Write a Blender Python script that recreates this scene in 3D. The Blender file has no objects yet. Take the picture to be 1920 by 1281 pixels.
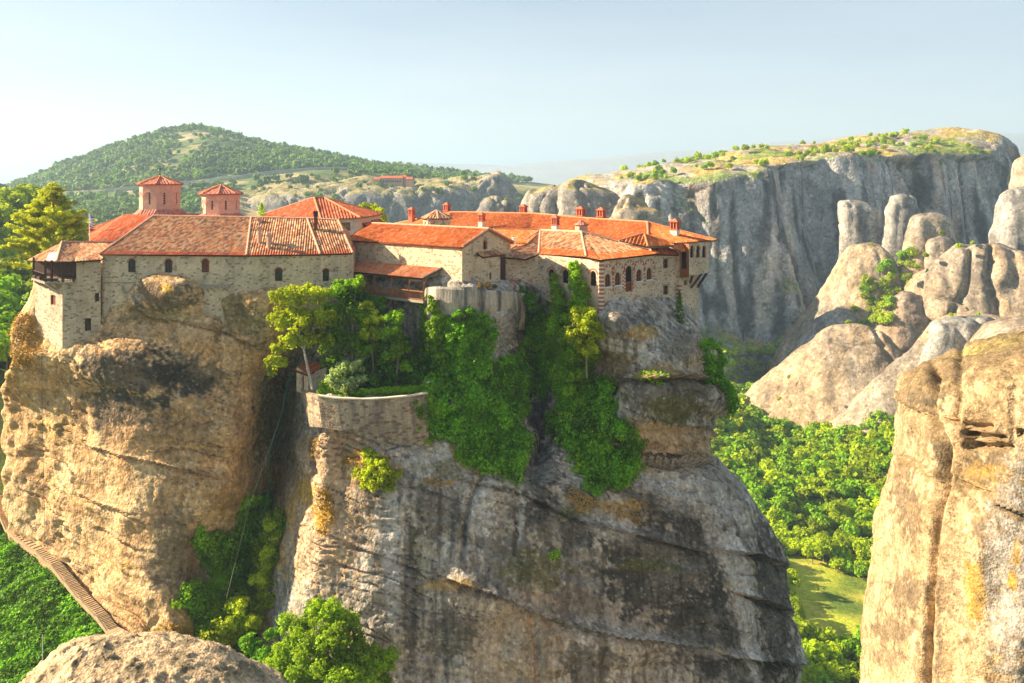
import bpy, bmesh, math, random
import numpy as np
from mathutils import Vector
from mathutils.geometry import tessellate_polygon

# ---------------------------------------------------------------- camera
F, HZ, CX = 1663.0, 335.0, 960.0
scn = bpy.context.scene
cam_d = bpy.data.cameras.new("camera")
cam_d.sensor_width = 36.0
cam_d.lens = F / 1920.0 * 36.0
cam_d.shift_y = -(640.5 - HZ) / 1920.0
cam_d.clip_start = 0.5
cam_d.clip_end = 40000.0
cam = bpy.data.objects.new("camera", cam_d)
scn.collection.objects.link(cam)
cam.location = (0, 0, 0)
cam.rotation_euler = (math.radians(90), 0, 0)
scn.camera = cam

# ---------------------------------------------------------------- light
SUN_EL = math.radians(27.0)
SUN_AZ = math.atan2(-0.985, 0.13)          # clockwise from +Y, to the sun (over the camera's left)
world = bpy.data.worlds.new("World")
scn.world = world
world.use_nodes = True
wn = world.node_tree
wn.nodes.clear()
w_out = wn.nodes.new("ShaderNodeOutputWorld")
w_bg = wn.nodes.new("ShaderNodeBackground")
w_sky = wn.nodes.new("ShaderNodeTexSky")
w_sky.sky_type = 'NISHITA'
w_sky.sun_disc = False
w_sky.sun_elevation = SUN_EL
w_sky.sun_rotation = SUN_AZ
w_sky.altitude = 300
w_sky.air_density = 0.9
w_sky.dust_density = 0.9
w_sky.ozone_density = 1.2
w_bg.inputs[1].default_value = 0.075
# thin even high haze veils the clear sky
w_tc = wn.nodes.new("ShaderNodeTexCoord")
w_mp = wn.nodes.new("ShaderNodeMapping"); w_mp.inputs['Scale'].default_value = (1.5, 1.5, 9.0)
w_ns = wn.nodes.new("ShaderNodeTexNoise"); w_ns.inputs['Scale'].default_value = 1.6; w_ns.inputs['Detail'].default_value = 5
w_rp = wn.nodes.new("ShaderNodeValToRGB")
w_rp.color_ramp.elements[0].position = 0.35; w_rp.color_ramp.elements[0].color = (0.86, 0.89, 0.92, 1)
w_rp.color_ramp.elements[1].position = 0.70; w_rp.color_ramp.elements[1].color = (1.08, 1.07, 1.06, 1)
w_mx = wn.nodes.new("ShaderNodeMix"); w_mx.data_type = 'RGBA'; w_mx.inputs[0].default_value = 0.68
wn.links.new(w_tc.outputs['Generated'], w_mp.inputs['Vector']); wn.links.new(w_mp.outputs[0], w_ns.inputs['Vector'])
w_sp = wn.nodes.new("ShaderNodeSeparateXYZ"); wn.links.new(w_tc.outputs['Generated'], w_sp.inputs[0])
w_el = wn.nodes.new("ShaderNodeValToRGB")          # haze is brightest low over the horizon
w_el.color_ramp.elements[0].position = 0.0; w_el.color_ramp.elements[0].color = (3.9, 3.7, 3.4, 1)
w_el.color_ramp.elements[1].position = 0.30; w_el.color_ramp.elements[1].color = (1.45, 1.75, 1.95, 1)
w_e2 = w_el.color_ramp.elements.new(0.10); w_e2.color = (2.8, 2.85, 2.75, 1)
wn.links.new(w_sp.outputs['Z'], w_el.inputs[0])
w_ml = wn.nodes.new("ShaderNodeMix"); w_ml.data_type = 'RGBA'; w_ml.blend_type = 'MULTIPLY'; w_ml.inputs[0].default_value = 1.0
wn.links.new(w_ns.outputs['Fac'], w_rp.inputs[0]); wn.links.new(w_rp.outputs[0], w_ml.inputs[6]); wn.links.new(w_el.outputs[0], w_ml.inputs[7])
wn.links.new(w_ml.outputs[2], w_mx.inputs[7])
wn.links.new(w_sky.outputs[0], w_mx.inputs[6]); wn.links.new(w_mx.outputs[2], w_bg.inputs[0])
wn.links.new(w_bg.outputs[0], w_out.inputs[0])

sun_d = bpy.data.lights.new("sun", 'SUN')
sun_d.energy = 5.0
sun_d.angle = math.radians(0.6)
sun_d.color = (1.0, 0.81, 0.56)
sun = bpy.data.objects.new("sun", sun_d)
scn.collection.objects.link(sun)
sv = Vector((math.sin(SUN_AZ) * math.cos(SUN_EL), math.cos(SUN_AZ) * math.cos(SUN_EL), math.sin(SUN_EL)))
sun.rotation_euler = sv.to_track_quat('Z', 'Y').to_euler()
sun.location = (0, 0, 100)

scn.view_settings.view_transform = 'Standard'
scn.view_settings.look = 'None'
scn.view_settings.exposure = 1.78
scn.view_settings.gamma = 1.0
scn.cycles.use_denoising = True
scn.cycles.max_bounces = 6
scn.cycles.diffuse_bounces = 4
scn.cycles.transmission_bounces = 3
scn.cycles.volume_bounces = 0
scn.cycles.transparent_max_bounces = 4
scn.cycles.sample_clamp_indirect = 6.0

# ---------------------------------------------------------------- helpers
COL = scn.collection
rng = np.random.default_rng(7)
R = math.radians


def P(px, py, Y):
    return np.array(((px - CX) / F * Y, Y, (HZ - py) / F * Y))


def PZ(px, py, z):
    Y = -z * F / (py - HZ)
    return P(px, py, Y)


def pxof(V):
    return CX + V[..., 0] / V[..., 1] * F, HZ - V[..., 2] / V[..., 1] * F


_p = np.random.default_rng(3).permutation(256)
_PERM = np.concatenate([_p, _p, _p])
_G = np.random.default_rng(4).normal(size=(256, 3))
_G /= np.linalg.norm(_G, axis=1)[:, None]


def perlin(V):
    V = np.asarray(V, float)
    i = np.floor(V).astype(np.int64)
    f = V - i
    i &= 255
    u = f * f * f * (f * (f * 6 - 15) + 10)
    out = 0
    for dx in (0, 1):
        for dy in (0, 1):
            for dz in (0, 1):
                h = _PERM[_PERM[_PERM[(i[..., 0] + dx) & 255] + ((i[..., 1] + dy) & 255)] + ((i[..., 2] + dz) & 255)]
                g = _G[h]
                d = g[..., 0] * (f[..., 0] - dx) + g[..., 1] * (f[..., 1] - dy) + g[..., 2] * (f[..., 2] - dz)
                wx = u[..., 0] if dx else 1 - u[..., 0]
                wy = u[..., 1] if dy else 1 - u[..., 1]
                wz = u[..., 2] if dz else 1 - u[..., 2]
                out = out + d * wx * wy * wz
    return out * 1.6


def fbm(V, octv=4, gain=0.5, lac=2.03):
    a, s, t = 1.0, 0, 0
    V = np.asarray(V, float)
    for k in range(octv):
        s = s + a * perlin(V + 17.3 * k)
        t += a
        a *= gain
        V = V * lac
    return s / t


def ridged(V, octv=4):
    a, s, t = 1.0, 0, 0
    V = np.asarray(V, float)
    for k in range(octv):
        s = s + a * (1 - np.abs(perlin(V + 9.1 * k)) * 2)
        t += a
        a *= 0.5
        V = V * 2.1
    return s / t


def sst(a, b, x):
    t = np.clip((x - a) / (b - a), 0, 1)
    return t * t * (3 - 2 * t)


def sc(V, x, y, z):
    return V * np.array((x, y, z), float)


# ---------------------------------------------------------------- objects
def link(o, parent=None):
    COL.objects.link(o)
    if parent is not None:
        o.parent = parent
    return o


def tag(o, label=None, cat=None, group=None, kind=None):
    if label: o['label'] = label
    if cat: o['category'] = cat
    if group: o['group'] = group
    if kind: o['kind'] = kind
    return o


def thing(name, label, cat, loc=(0, 0, 0), rz=0, group=None):
    o = bpy.data.objects.new(name, None)
    o.empty_display_size = 0.3
    link(o)
    o.location = [float(c) for c in loc]
    o.rotation_euler = (0, 0, rz)
    return tag(o, label, cat, group)


def npmesh(name, V, faces, mats, parent=None, uv=None, col=None, smooth=False, midx=None, origin=None, flat_after=None):
    """V (n,3); faces: (m,k) array or list of index lists; coordinates are world unless the parent is placed"""
    V = np.asarray(V, float)
    if parent is not None:
        V = V - np.array(parent.location if parent.parent is None else parent.parent.location)
    me = bpy.data.meshes.new(name)
    if isinstance(faces, np.ndarray) and faces.ndim == 2:
        k = faces.shape[1]
        me.vertices.add(len(V))
        me.vertices.foreach_set("co", V.astype(np.float32).ravel())
        me.loops.add(faces.size)
        me.loops.foreach_set("vertex_index", faces.astype(np.int32).ravel())
        me.polygons.add(len(faces))
        me.polygons.foreach_set("loop_start", (np.arange(len(faces)) * k).astype(np.int32))
        me.polygons.foreach_set("loop_total", np.full(len(faces), k, np.int32))
        me.update(calc_edges=True)
    else:
        me.from_pydata([tuple(v) for v in V], [], [tuple(f) for f in faces])
    if not isinstance(mats, (list, tuple)):
        mats = [mats]
    for m in mats:
        me.materials.append(m)
    if midx is not None:
        me.polygons.foreach_set("material_index", np.asarray(midx, np.int32))
    if uv is not None:
        lay = me.uv_layers.new(name="UVMap")
        li = np.empty(len(me.loops), np.int32)
        me.loops.foreach_get("vertex_index", li)
        uv = np.asarray(uv, float)
        if len(uv) == len(V):
            uv = uv[li]
        lay.data.foreach_set("uv", uv.astype(np.float32).ravel())
    if col is not None:
        at = me.color_attributes.new("Col", 'FLOAT_COLOR', 'POINT')
        c4 = np.ones((len(V), 4), np.float32)
        c4[:, :3] = col
        at.data.foreach_set("color", c4.ravel())
    if smooth:
        me.polygons.foreach_set("use_smooth", np.ones(len(me.polygons), bool))
    me.validate()
    o = bpy.data.objects.new(name, me)
    link(o, None)
    if parent is not None:
        # keep world placement: V was made relative to the thing's location
        o.parent = parent
    return o


class MB:
    """collects shapes, then links them as one mesh"""
    def __init__(s):
        s.V, s.Fc, s.UV, s.M = [], [], [], []

    def add(s, V, faces, uv=None, m=0):
        b = len(s.V)
        s.V += [tuple(float(c) for c in v) for v in V]
        for k, f in enumerate(faces):
            s.Fc.append([b + i for i in f])
            s.M.append(m)
            if uv is not None:
                s.UV += [tuple(uv[i]) for i in f]
            else:
                s.UV += s._auto([V[i] for i in f])
        return s

    def _auto(s, pts):
        p = np.array(pts, float)
        n = np.cross(p[1] - p[0], p[-1] - p[0])
        L = np.linalg.norm(n)
        n = n / L if L > 1e-12 else np.array((0, 0, 1.))
        if abs(n[2]) > 0.8:
            return [(q[0], q[1]) for q in p]
        u = np.array((-n[1], n[0], 0)); u /= np.linalg.norm(u)
        return [(float(q @ u), float(q[2])) for q in p]

    def box(s, c, size, rz=0.0, m=0, taper=1.0):
        hx, hy, hz = size[0] / 2, size[1] / 2, size[2] / 2
        cs, sn = math.cos(rz), math.sin(rz)
        V = []
        for z, t in ((-hz, 1), (hz, taper)):
            for x, y in ((-hx, -hy), (hx, -hy), (hx, hy), (-hx, hy)):
                x2, y2 = x * t, y * t
                V.append((c[0] + x2 * cs - y2 * sn, c[1] + x2 * sn + y2 * cs, c[2] + z))
        return s.add(V, [(3, 2, 1, 0), (4, 5, 6, 7), (0, 1, 5, 4), (1, 2, 6, 5), (2, 3, 7, 6), (3, 0, 4, 7)], None, m)

    def bar(s, a, b, w, h=None, m=0, n=4, w2=None):
        a, b = np.array(a, float), np.array(b, float)
        d = b - a; L = np.linalg.norm(d); d /= L
        up = np.array((0, 0, 1.)) if abs(d[2]) < 0.95 else np.array((0, 1., 0))
        x = np.cross(d, up); x /= np.linalg.norm(x)
        y = np.cross(x, d)
        h = h or w
        w2 = w2 if w2 is not None else 1.0
        V = []
        for q, t in ((a, 1), (b, w2)):
            for k in range(n):
                an = 2 * math.pi * (k + 0.5) / n
                f = (math.sqrt(2) if n == 4 else 1) / 2 * t
                V.append(q + x * math.cos(an) * w * f + y * math.sin(an) * h * f)
        fs = [tuple(range(n - 1, -1, -1)), tuple(range(n, 2 * n))]
        fs += [(k, (k + 1) % n, n + (k + 1) % n, n + k) for k in range(n)]
        return s.add(V, fs, None, m)

    def path(s, pts, r0, r1, n=6, m=0):
        pts = [np.array(p, float) for p in pts]
        for i in range(len(pts) - 1):
            t0 = r0 + (r1 - r0) * i / (len(pts) - 1)
            t1 = r0 + (r1 - r0) * (i + 1) / (len(pts) - 1)
            s.bar(pts[i], pts[i + 1], 2 * t0, 2 * t0, m, n, t1 / t0)
        return s

    def prism(s, ring, z0, z1, m=0, top=None):
        n = len(ring)
        top = top if top is not None else ring
        V = [(p[0], p[1], z0) for p in ring] + [(p[0], p[1], z1) for p in top]
        fs = [tuple(range(n - 1, -1, -1)), tuple(range(n, 2 * n))]
        fs += [(k, (k + 1) % n, n + (k + 1) % n, n + k) for k in range(n)]
        return s.add(V, fs, None, m)

    def build(s, name, mats, parent=None, smooth=False):
        return npmesh(name, s.V, s.Fc, mats, parent, uv=s.UV, smooth=smooth, midx=s.M)
# ---------------------------------------------------------------- materials
def nmat(name):
    m = bpy.data.materials.new(name)
    m.use_nodes = True
    nt = m.node_tree
    nt.nodes.clear()
    out = nt.nodes.new("ShaderNodeOutputMaterial")
    b = nt.nodes.new("ShaderNodeBsdfPrincipled")
    b.inputs['Roughness'].default_value = 0.9
    b.inputs['Specular IOR Level'].default_value = 0.15
    nt.links.new(b.outputs[0], out.inputs[0])
    return m, nt, b


class NT:
    def __init__(s, nt): s.t = nt
    def n(s, typ, **kw):
        nd = s.t.nodes.new("ShaderNode" + typ)
        for k, v in kw.items():
            setattr(nd, k, v)
        return nd
    def l(s, a, b): s.t.links.new(a, b)
    def math(s, op, a, b=None, clamp=False):
        nd = s.n("Math", operation=op, use_clamp=clamp)
        for i, v in enumerate((a, b)):
            if v is None: continue
            if isinstance(v, (int, float)): nd.inputs[i].default_value = v
            else: s.l(v, nd.inputs[i])
        return nd.outputs[0]
    def mix(s, f, a, b, bt='MIX'):
        nd = s.n("Mix", data_type='RGBA', blend_type=bt)
        for i, v in ((0, f), (6, a), (7, b)):
            if isinstance(v, (int, float)): nd.inputs[i].default_value = v
            elif isinstance(v, tuple): nd.inputs[i].default_value = (*v, 1)
            else: s.l(v, nd.inputs[i])
        return nd.outputs[2]
    def noise(s, vec, scale, detail=4, rough=0.55):
        nd = s.n("TexNoise")
        nd.inputs['Scale'].default_value = scale
        nd.inputs['Detail'].default_value = detail
        nd.inputs['Roughness'].default_value = rough
        if vec is not None: s.l(vec, nd.inputs['Vector'])
        return nd.outputs['Fac']
    def ramp(s, f, stops, interp='LINEAR'):
        nd = s.n("ValToRGB")
        nd.color_ramp.interpolation = interp
        el = nd.color_ramp.elements
        while len(el) < len(stops): el.new(0.5)
        for e, (p, c) in zip(el, stops):
            e.position = p
            e.color = (*c, 1) if isinstance(c, tuple) else (c, c, c, 1)
        s.l(f, nd.inputs[0])
        return nd.outputs[0]
    def mapv(s, vec, scale):
        nd = s.n("Mapping")
        nd.inputs['Scale'].default_value = scale
        s.l(vec, nd.inputs['Vector'])
        return nd.outputs[0]
    def bump(s, h, strength, dist, b):
        nd = s.n("Bump")
        nd.inputs['Strength'].default_value = strength
        nd.inputs['Distance'].default_value = dist
        s.l(h, nd.inputs['Height'])
        s.l(nd.outputs[0], b.inputs['Normal'])


def rock_mat(name, s=1.0, bump=0.5):
    """colour from the vertex attribute (lichen, streaks, strata), fine grain from noise"""
    m, nt, b = nmat(name)
    t = NT(nt)
    geo = t.n("NewGeometry").outputs['Position']
    at = t.n("VertexColor", layer_name="Col").outputs['Color']
    n1 = t.noise(geo, 1.6 * s, 6, 0.7)
    n2 = t.noise(t.mapv(geo, (s * 3.0, s * 3.0, s * 0.6)), 1.0, 4, 0.6)
    n3 = t.noise(geo, 0.35 * s, 3, 0.5)
    v = t.math('MULTIPLY', t.ramp(n1, [(0.30, 0.62), (0.5, 1.0), (0.72, 1.25)]), t.ramp(n2, [(0.3, 0.78), (0.6, 1.08)]))
    v = t.math('MULTIPLY', v, t.ramp(n3, [(0.3, 0.86), (0.7, 1.12)]))
    c = t.mix(1.0, at, v, 'MULTIPLY')
    # sharp-edged weathering, and pebbles set in the matrix
    w_ = t.noise(t.mapv(geo, (s * 0.5, s * 0.5, s * 0.28)), 1.0, 10, 0.72)
    c = t.mix(1.0, c, t.ramp(w_, [(0.50, 1.05), (0.54, 0.83)]), 'MULTIPLY')
    pv = t.n("TexVoronoi"); pv.inputs['Scale'].default_value = 3.2 * s; t.l(geo, pv.inputs['Vector'])
    ps = t.n("SeparateColor"); t.l(pv.outputs['Color'], ps.inputs[0])
    c = t.mix(1.0, c, t.ramp(ps.outputs[0], [(0.0, 0.62), (0.18, 0.95), (0.8, 1.05), (1.0, 1.45)]), 'MULTIPLY')
    # black lichen specks
    sp = t.noise(geo, 5.0 * s, 3, 0.8)
    spm = t.ramp(sp, [(0.60, 0.0), (0.68, 1.0)])
    c = t.mix(t.math('MULTIPLY', spm, 0.45), c, (0.07, 0.065, 0.055))
    t.l(c, b.inputs['Base Color'])
    vo = t.n("TexVoronoi"); vo.inputs['Scale'].default_value = 3.4 * s
    t.l(geo, vo.inputs['Vector'])
    h = t.math('ADD', n1, t.math('MULTIPLY', vo.outputs['Distance'], 0.5))
    h = t.math('ADD', h, t.math('MULTIPLY', t.noise(t.mapv(geo, (s * 0.5, s * 0.5, s * 3.5)), 1.0, 4, 0.6), 0.5))
    t.bump(h, bump, 0.35 / s, b)
    return m


def tile_mat(name, cols, band=0.0, bandcols=None, per=(0.30, 0.42)):
    m, nt, b = nmat(name)
    t = NT(nt)
    uv = t.n("UVMap", uv_map="UVMap").outputs[0]
    sep = t.n("SeparateXYZ"); t.l(uv, sep.inputs[0])
    fu = t.math('FLOOR', t.math('DIVIDE', sep.outputs[0], per[0]))
    fv = t.math('FLOOR', t.math('DIVIDE', sep.outputs[1], per[1]))
    cmb = t.n("CombineXYZ"); t.l(fu, cmb.inputs[0]); t.l(fv, cmb.inputs[1])
    wn_ = t.n("TexWhiteNoise", noise_dimensions='2D'); t.l(cmb.outputs[0], wn_.inputs['Vector'])
    r = wn_.outputs['Value']
    st = [(i / len(cols), c) for i, c in enumerate(cols)]
    c = t.ramp(r, st, 'CONSTANT')
    if band > 0:
        # the lowest courses were relaid with newer tiles
        wob = t.math('ADD', sep.outputs[1], t.math('MULTIPLY', t.noise(uv, 0.8, 2), 0.5))
        isb = t.math('LESS_THAN', wob, band + 0.25)
        st2 = [(i / len(bandcols), c2) for i, c2 in enumerate(bandcols)]
        c = t.mix(isb, c, t.ramp(r, st2, 'CONSTANT'))
    big = t.ramp(t.noise(t.mapv(uv, (1, 0.4, 1)), 0.45, 4, 0.6), [(0.3, 0.78), (0.7, 1.12)])
    c = t.mix(1.0, c, big, 'MULTIPLY')
    fine = t.ramp(t.noise(uv, 9.0, 3, 0.6), [(0.3, 0.85), (0.7, 1.1)])
    c = t.mix(1.0, c, fine, 'MULTIPLY')
    t.l(c, b.inputs['Base Color'])
    b.inputs['Roughness'].default_value = 0.8
    # overlapping courses: saw-tooth up the slope
    fr = t.math('FRACT', t.math('DIVIDE', sep.outputs[1], per[1]))
    t.bump(t.math('SUBTRACT', 1.0, fr), 0.6, 0.05, b)
    return m


def stone_mat(name, c_a, c_b, c_dark, mortar, su=2.6, sv=4.6, dark=0.2, stain=0.0):
    m, nt, b = nmat(name)
    t = NT(nt)
    uv = t.n("UVMap", uv_map="UVMap").outputs[0]
    wob = t.n("TexNoise"); wob.inputs['Scale'].default_value = 1.2; t.l(uv, wob.inputs['Vector'])
    va = t.n("VectorMath", operation='SCALE'); t.l(wob.outputs['Color'], va.inputs[0]); va.inputs['Scale'].default_value = 0.12
    vb = t.n("VectorMath", operation='ADD'); t.l(uv, vb.inputs[0]); t.l(va.outputs[0], vb.inputs[1])
    mv = t.mapv(vb.outputs[0], (su, sv, 1))
    vo = t.n("TexVoronoi", voronoi_dimensions='2D'); vo.inputs['Scale'].default_value = 1.0; vo.inputs['Randomness'].default_value = 0.8
    t.l(mv, vo.inputs['Vector'])
    ed = t.n("TexVoronoi", voronoi_dimensions='2D', feature='DISTANCE_TO_EDGE'); ed.inputs['Scale'].default_value = 1.0; ed.inputs['Randomness'].default_value = 0.8
    t.l(mv, ed.inputs['Vector'])
    sp = t.n("SeparateColor"); t.l(vo.outputs['Color'], sp.inputs[0])
    c = t.mix(sp.outputs[0], c_a, c_b)
    c = t.mix(t.math('LESS_THAN', sp.outputs[1], dark), c, c_dark)
    mm = t.ramp(ed.outputs['Distance'], [(0.03, 1.0), (0.11, 0.0)])
    c = t.mix(mm, c, mortar)
    n = t.ramp(t.noise(uv, 0.35, 5, 0.7), [(0.3, 0.66), (0.5, 0.98), (0.7, 1.2)])
    c = t.mix(1.0, c, n, 'MULTIPLY')
    n = t.ramp(t.noise(uv, 7.0, 4, 0.6), [(0.3, 0.8), (0.7, 1.15)])
    c = t.mix(1.0, c, n, 'MULTIPLY')
    if stain:
        sv_ = t.ramp(t.noise(t.mapv(uv, (1.2, 0.18, 1)), 1.0, 4, 0.6), [(0.42, 0.0), (0.62, stain)])
        c = t.mix(sv_, c, (0.10, 0.095, 0.085))
    t.l(c, b.inputs['Base Color'])
    t.bump(t.math('MINIMUM', ed.outputs['Distance'], 0.15), 0.7, 0.25, b)
    return m


def plain_mat(name, c, rough=0.8, var=0.15, scale=3.0, spec=0.2, metal=0.0):
    m, nt, b = nmat(name)
    t = NT(nt)
    geo = t.n("NewGeometry").outputs['Position']
    n = t.ramp(t.noise(geo, scale, 4, 0.6), [(0.3, 1 - var), (0.7, 1 + var)])
    t.l(t.mix(1.0, c, n, 'MULTIPLY'), b.inputs['Base Color'])
    b.inputs['Roughness'].default_value = rough
    b.inputs['Specular IOR Level'].default_value = spec
    b.inputs['Metallic'].default_value = metal
    return m


def brick_mat(name, c1, c2, mortar, w=0.42, h=0.16):
    m, nt, b = nmat(name)
    t = NT(nt)
    uv = t.n("UVMap", uv_map="UVMap").outputs[0]
    br = t.n("TexBrick")
    br.inputs['Scale'].default_value = 1.0
    br.inputs['Brick Width'].default_value = w
    br.inputs['Row Height'].default_value = h
    br.inputs['Mortar Size'].default_value = 0.02
    br.inputs['Color1'].default_value = (*c1, 1)
    br.inputs['Color2'].default_value = (*c2, 1)
    br.inputs['Mortar'].default_value = (*mortar, 1)
    t.l(uv, br.inputs['Vector'])
    n = t.ramp(t.noise(uv, 2.0, 4, 0.6), [(0.3, 0.85), (0.7, 1.12)])
    t.l(t.mix(1.0, br.outputs['Color'], n, 'MULTIPLY'), b.inputs['Base Color'])
    t.bump(br.outputs['Fac'], -0.3, 0.03, b)
    return m


def leaf_mat(name, ca, cb, trans=0.35, scale=0.25):
    m = bpy.data.materials.new(name)
    m.use_nodes = True
    nt = m.node_tree
    nt.nodes.clear()
    t = NT(nt)
    out = t.n("OutputMaterial")
    g = t.n("NewGeometry")
    c = t.mix(g.outputs['Random Per Island'], ca, cb)
    n = t.ramp(t.noise(g.outputs['Position'], scale, 3, 0.6), [(0.3, 0.5), (0.7, 1.45)])
    c = t.mix(1.0, c, n, 'MULTIPLY')
    d = t.n("BsdfPrincipled")
    d.inputs['Roughness'].default_value = 0.6
    d.inputs['Specular IOR Level'].default_value = 0.2
    tr = t.n("BsdfTranslucent")
    mx = t.n("MixShader")
    mx.inputs[0].default_value = trans
    t.l(c, d.inputs['Base Color'])
    t.l(t.mix(1.0, c, (1.3, 1.15, 0.45), 'MULTIPLY'), tr.inputs[0])
    t.l(d.outputs[0], mx.inputs[1]); t.l(tr.outputs[0], mx.inputs[2])
    t.l(mx.outputs[0], out.inputs[0])
    return m


OLD = [(0.60, 0.22, 0.09), (0.66, 0.36, 0.18), (0.50, 0.18, 0.08), (0.70, 0.42, 0.23), (0.24, 0.12, 0.07), (0.64, 0.28, 0.12), (0.56, 0.36, 0.21), (0.38, 0.18, 0.10)]
NEW = [(0.62, 0.155, 0.035), (0.66, 0.18, 0.045), (0.56, 0.13, 0.03), (0.64, 0.17, 0.05), (0.68, 0.22, 0.07), (0.50, 0.11, 0.03), (0.66, 0.26, 0.11), (0.60, 0.15, 0.04)]
RED = [(0.50, 0.10, 0.035), (0.56, 0.13, 0.045), (0.42, 0.085, 0.035), (0.60, 0.17, 0.08), (0.54, 0.12, 0.04), (0.62, 0.22, 0.11)]
M = {}
M['tile_old'] = tile_mat("weathered roof tiles", OLD, 0.75, RED)
M['tile_old2'] = tile_mat("weathered roof tiles plain", OLD)
M['tile_mix'] = tile_mat("mixed roof tiles", OLD, 1.5, NEW)
M['tile_new'] = tile_mat("orange roof tiles", NEW)
M['tile_red'] = tile_mat("red roof tiles", RED)
M['tile_pink'] = tile_mat("pink roof tiles", [(0.60, 0.22, 0.15), (0.55, 0.17, 0.11), (0.64, 0.28, 0.20)])
M['ridge'] = plain_mat("ridge tiles in mortar", (0.62, 0.36, 0.24), 0.85, 0.3, 4)
M['ridge_red'] = plain_mat("red ridge tiles", (0.62, 0.24, 0.12), 0.85, 0.25, 4)
M['stone'] = stone_mat("rubble stone wall", (0.57, 0.45, 0.29), (0.70, 0.57, 0.40), (0.34, 0.25, 0.16), (0.60, 0.51, 0.37), dark=0.16, stain=0.2)
M['stone_light'] = stone_mat("ashlar pale stone wall", (0.56, 0.43, 0.27), (0.66, 0.53, 0.37), (0.38, 0.27, 0.17), (0.70, 0.59, 0.43), 2.2, 4.4, dark=0.2)
M['stone_warm'] = stone_mat("warm stone wall", (0.60, 0.45, 0.31), (0.69, 0.55, 0.41), (0.44, 0.26, 0.17), (0.68, 0.56, 0.42), 3.0, 5.2, dark=0.2)
M['stone_grey'] = stone_mat("grey garden stone wall", (0.36, 0.27, 0.17), (0.52, 0.41, 0.28), (0.26, 0.15, 0.10), (0.40, 0.33, 0.23), 1.8, 3.6, dark=0.25, stain=0.6)
M['brick_pink'] = brick_mat("pink tower brick", (0.62, 0.30, 0.22), (0.66, 0.36, 0.27), (0.68, 0.48, 0.38))
M['brick'] = plain_mat("red brick", (0.45, 0.14, 0.09), 0.85, 0.2, 6)
M['plaster'] = plain_mat("pale plaster", (0.68, 0.62, 0.52), 0.9, 0.1, 2)
M['cream'] = plain_mat("cream stone blocks", (0.66, 0.58, 0.46), 0.9, 0.12, 4)
M['wood'] = plain_mat("brown wood", (0.30, 0.115, 0.05), 0.6, 0.25, 6)
M['wood_dark'] = plain_mat("dark wood", (0.07, 0.035, 0.025), 0.7, 0.3, 6)
M['wood_grey'] = plain_mat("weathered timber", (0.32, 0.27, 0.21), 0.8, 0.3, 5)
M['glass'] = plain_mat("dark window glass", (0.02, 0.022, 0.025), 0.15, 0.1, 2, 0.5)
M['shutter'] = plain_mat("red brown shutter", (0.20, 0.06, 0.035), 0.6, 0.2, 5)
M['dark'] = plain_mat("dark interior", (0.02, 0.018, 0.015), 0.9, 0.1, 2)
M['iron'] = plain_mat("dark iron", (0.04, 0.04, 0.045), 0.5, 0.2, 5)
M['concrete'] = plain_mat("pale concrete", (0.52, 0.48, 0.42), 0.9, 0.2, 1.5)
M['white'] = plain_mat("white paint", (0.78, 0.78, 0.76), 0.6, 0.05, 2)
M['blue'] = plain_mat("blue cloth", (0.04, 0.12, 0.42), 0.7, 0.1, 2)
M['orange'] = plain_mat("orange plastic", (0.75, 0.12, 0.02), 0.5, 0.1, 2)
M['hose'] = plain_mat("green plastic pipe", (0.03, 0.17, 0.11), 0.6, 0.1, 2)
M['bark'] = plain_mat("grey bark", (0.24, 0.20, 0.15), 0.9, 0.3, 5)
M['bark_pale'] = plain_mat("pale bark", (0.42, 0.38, 0.32), 0.9, 0.25, 5)
M['asphalt'] = plain_mat("asphalt", (0.11, 0.11, 0.11), 0.9, 0.15, 0.5)
M['leaf_bright'] = leaf_mat("bright leaves", (0.34, 0.46, 0.010), (0.52, 0.60, 0.02), 0.42)
M['leaf_mid'] = leaf_mat('leafy green', (0.20, 0.38, 0.012), (0.40, 0.56, 0.02), 0.42)
M['leaf_green'] = leaf_mat("green leaves", (0.16, 0.35, 0.010), (0.33, 0.54, 0.018), 0.42)
M['leaf_dark'] = leaf_mat("dark leaves", (0.05, 0.15, 0.012), (0.12, 0.25, 0.018), 0.3)
M['leaf_ivy'] = leaf_mat("ivy leaves", (0.085, 0.27, 0.010), (0.25, 0.51, 0.015), 0.35, 0.35)
M['leaf_olive'] = leaf_mat("silvery leaves", (0.24, 0.35, 0.13), (0.38, 0.47, 0.20), 0.35)
M['leaf_pine'] = leaf_mat("pine needles", (0.38, 0.50, 0.04), (0.62, 0.66, 0.06), 0.5)
M['leaf_far'] = leaf_mat("forest leaves", (0.27, 0.41, 0.010), (0.47, 0.58, 0.016), 0.42, 0.05)
M['leaf_hill'] = leaf_mat("hill scrub leaves", (0.10, 0.21, 0.03), (0.19, 0.31, 0.04), 0.3, 0.02)
M['leaf_dry'] = leaf_mat("dry grass", (0.42, 0.27, 0.08), (0.52, 0.36, 0.12), 0.3)
M['leaf_gold'] = leaf_mat("golden scrub", (0.34, 0.20, 0.02), (0.42, 0.27, 0.04), 0.3)
M['rock'] = rock_mat("conglomerate rock", 1.0, 0.55)
M['rock_near'] = rock_mat("near conglomerate rock", 2.4, 0.6)
M['rock_far'] = rock_mat("far rock", 0.22, 0.5)
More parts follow.
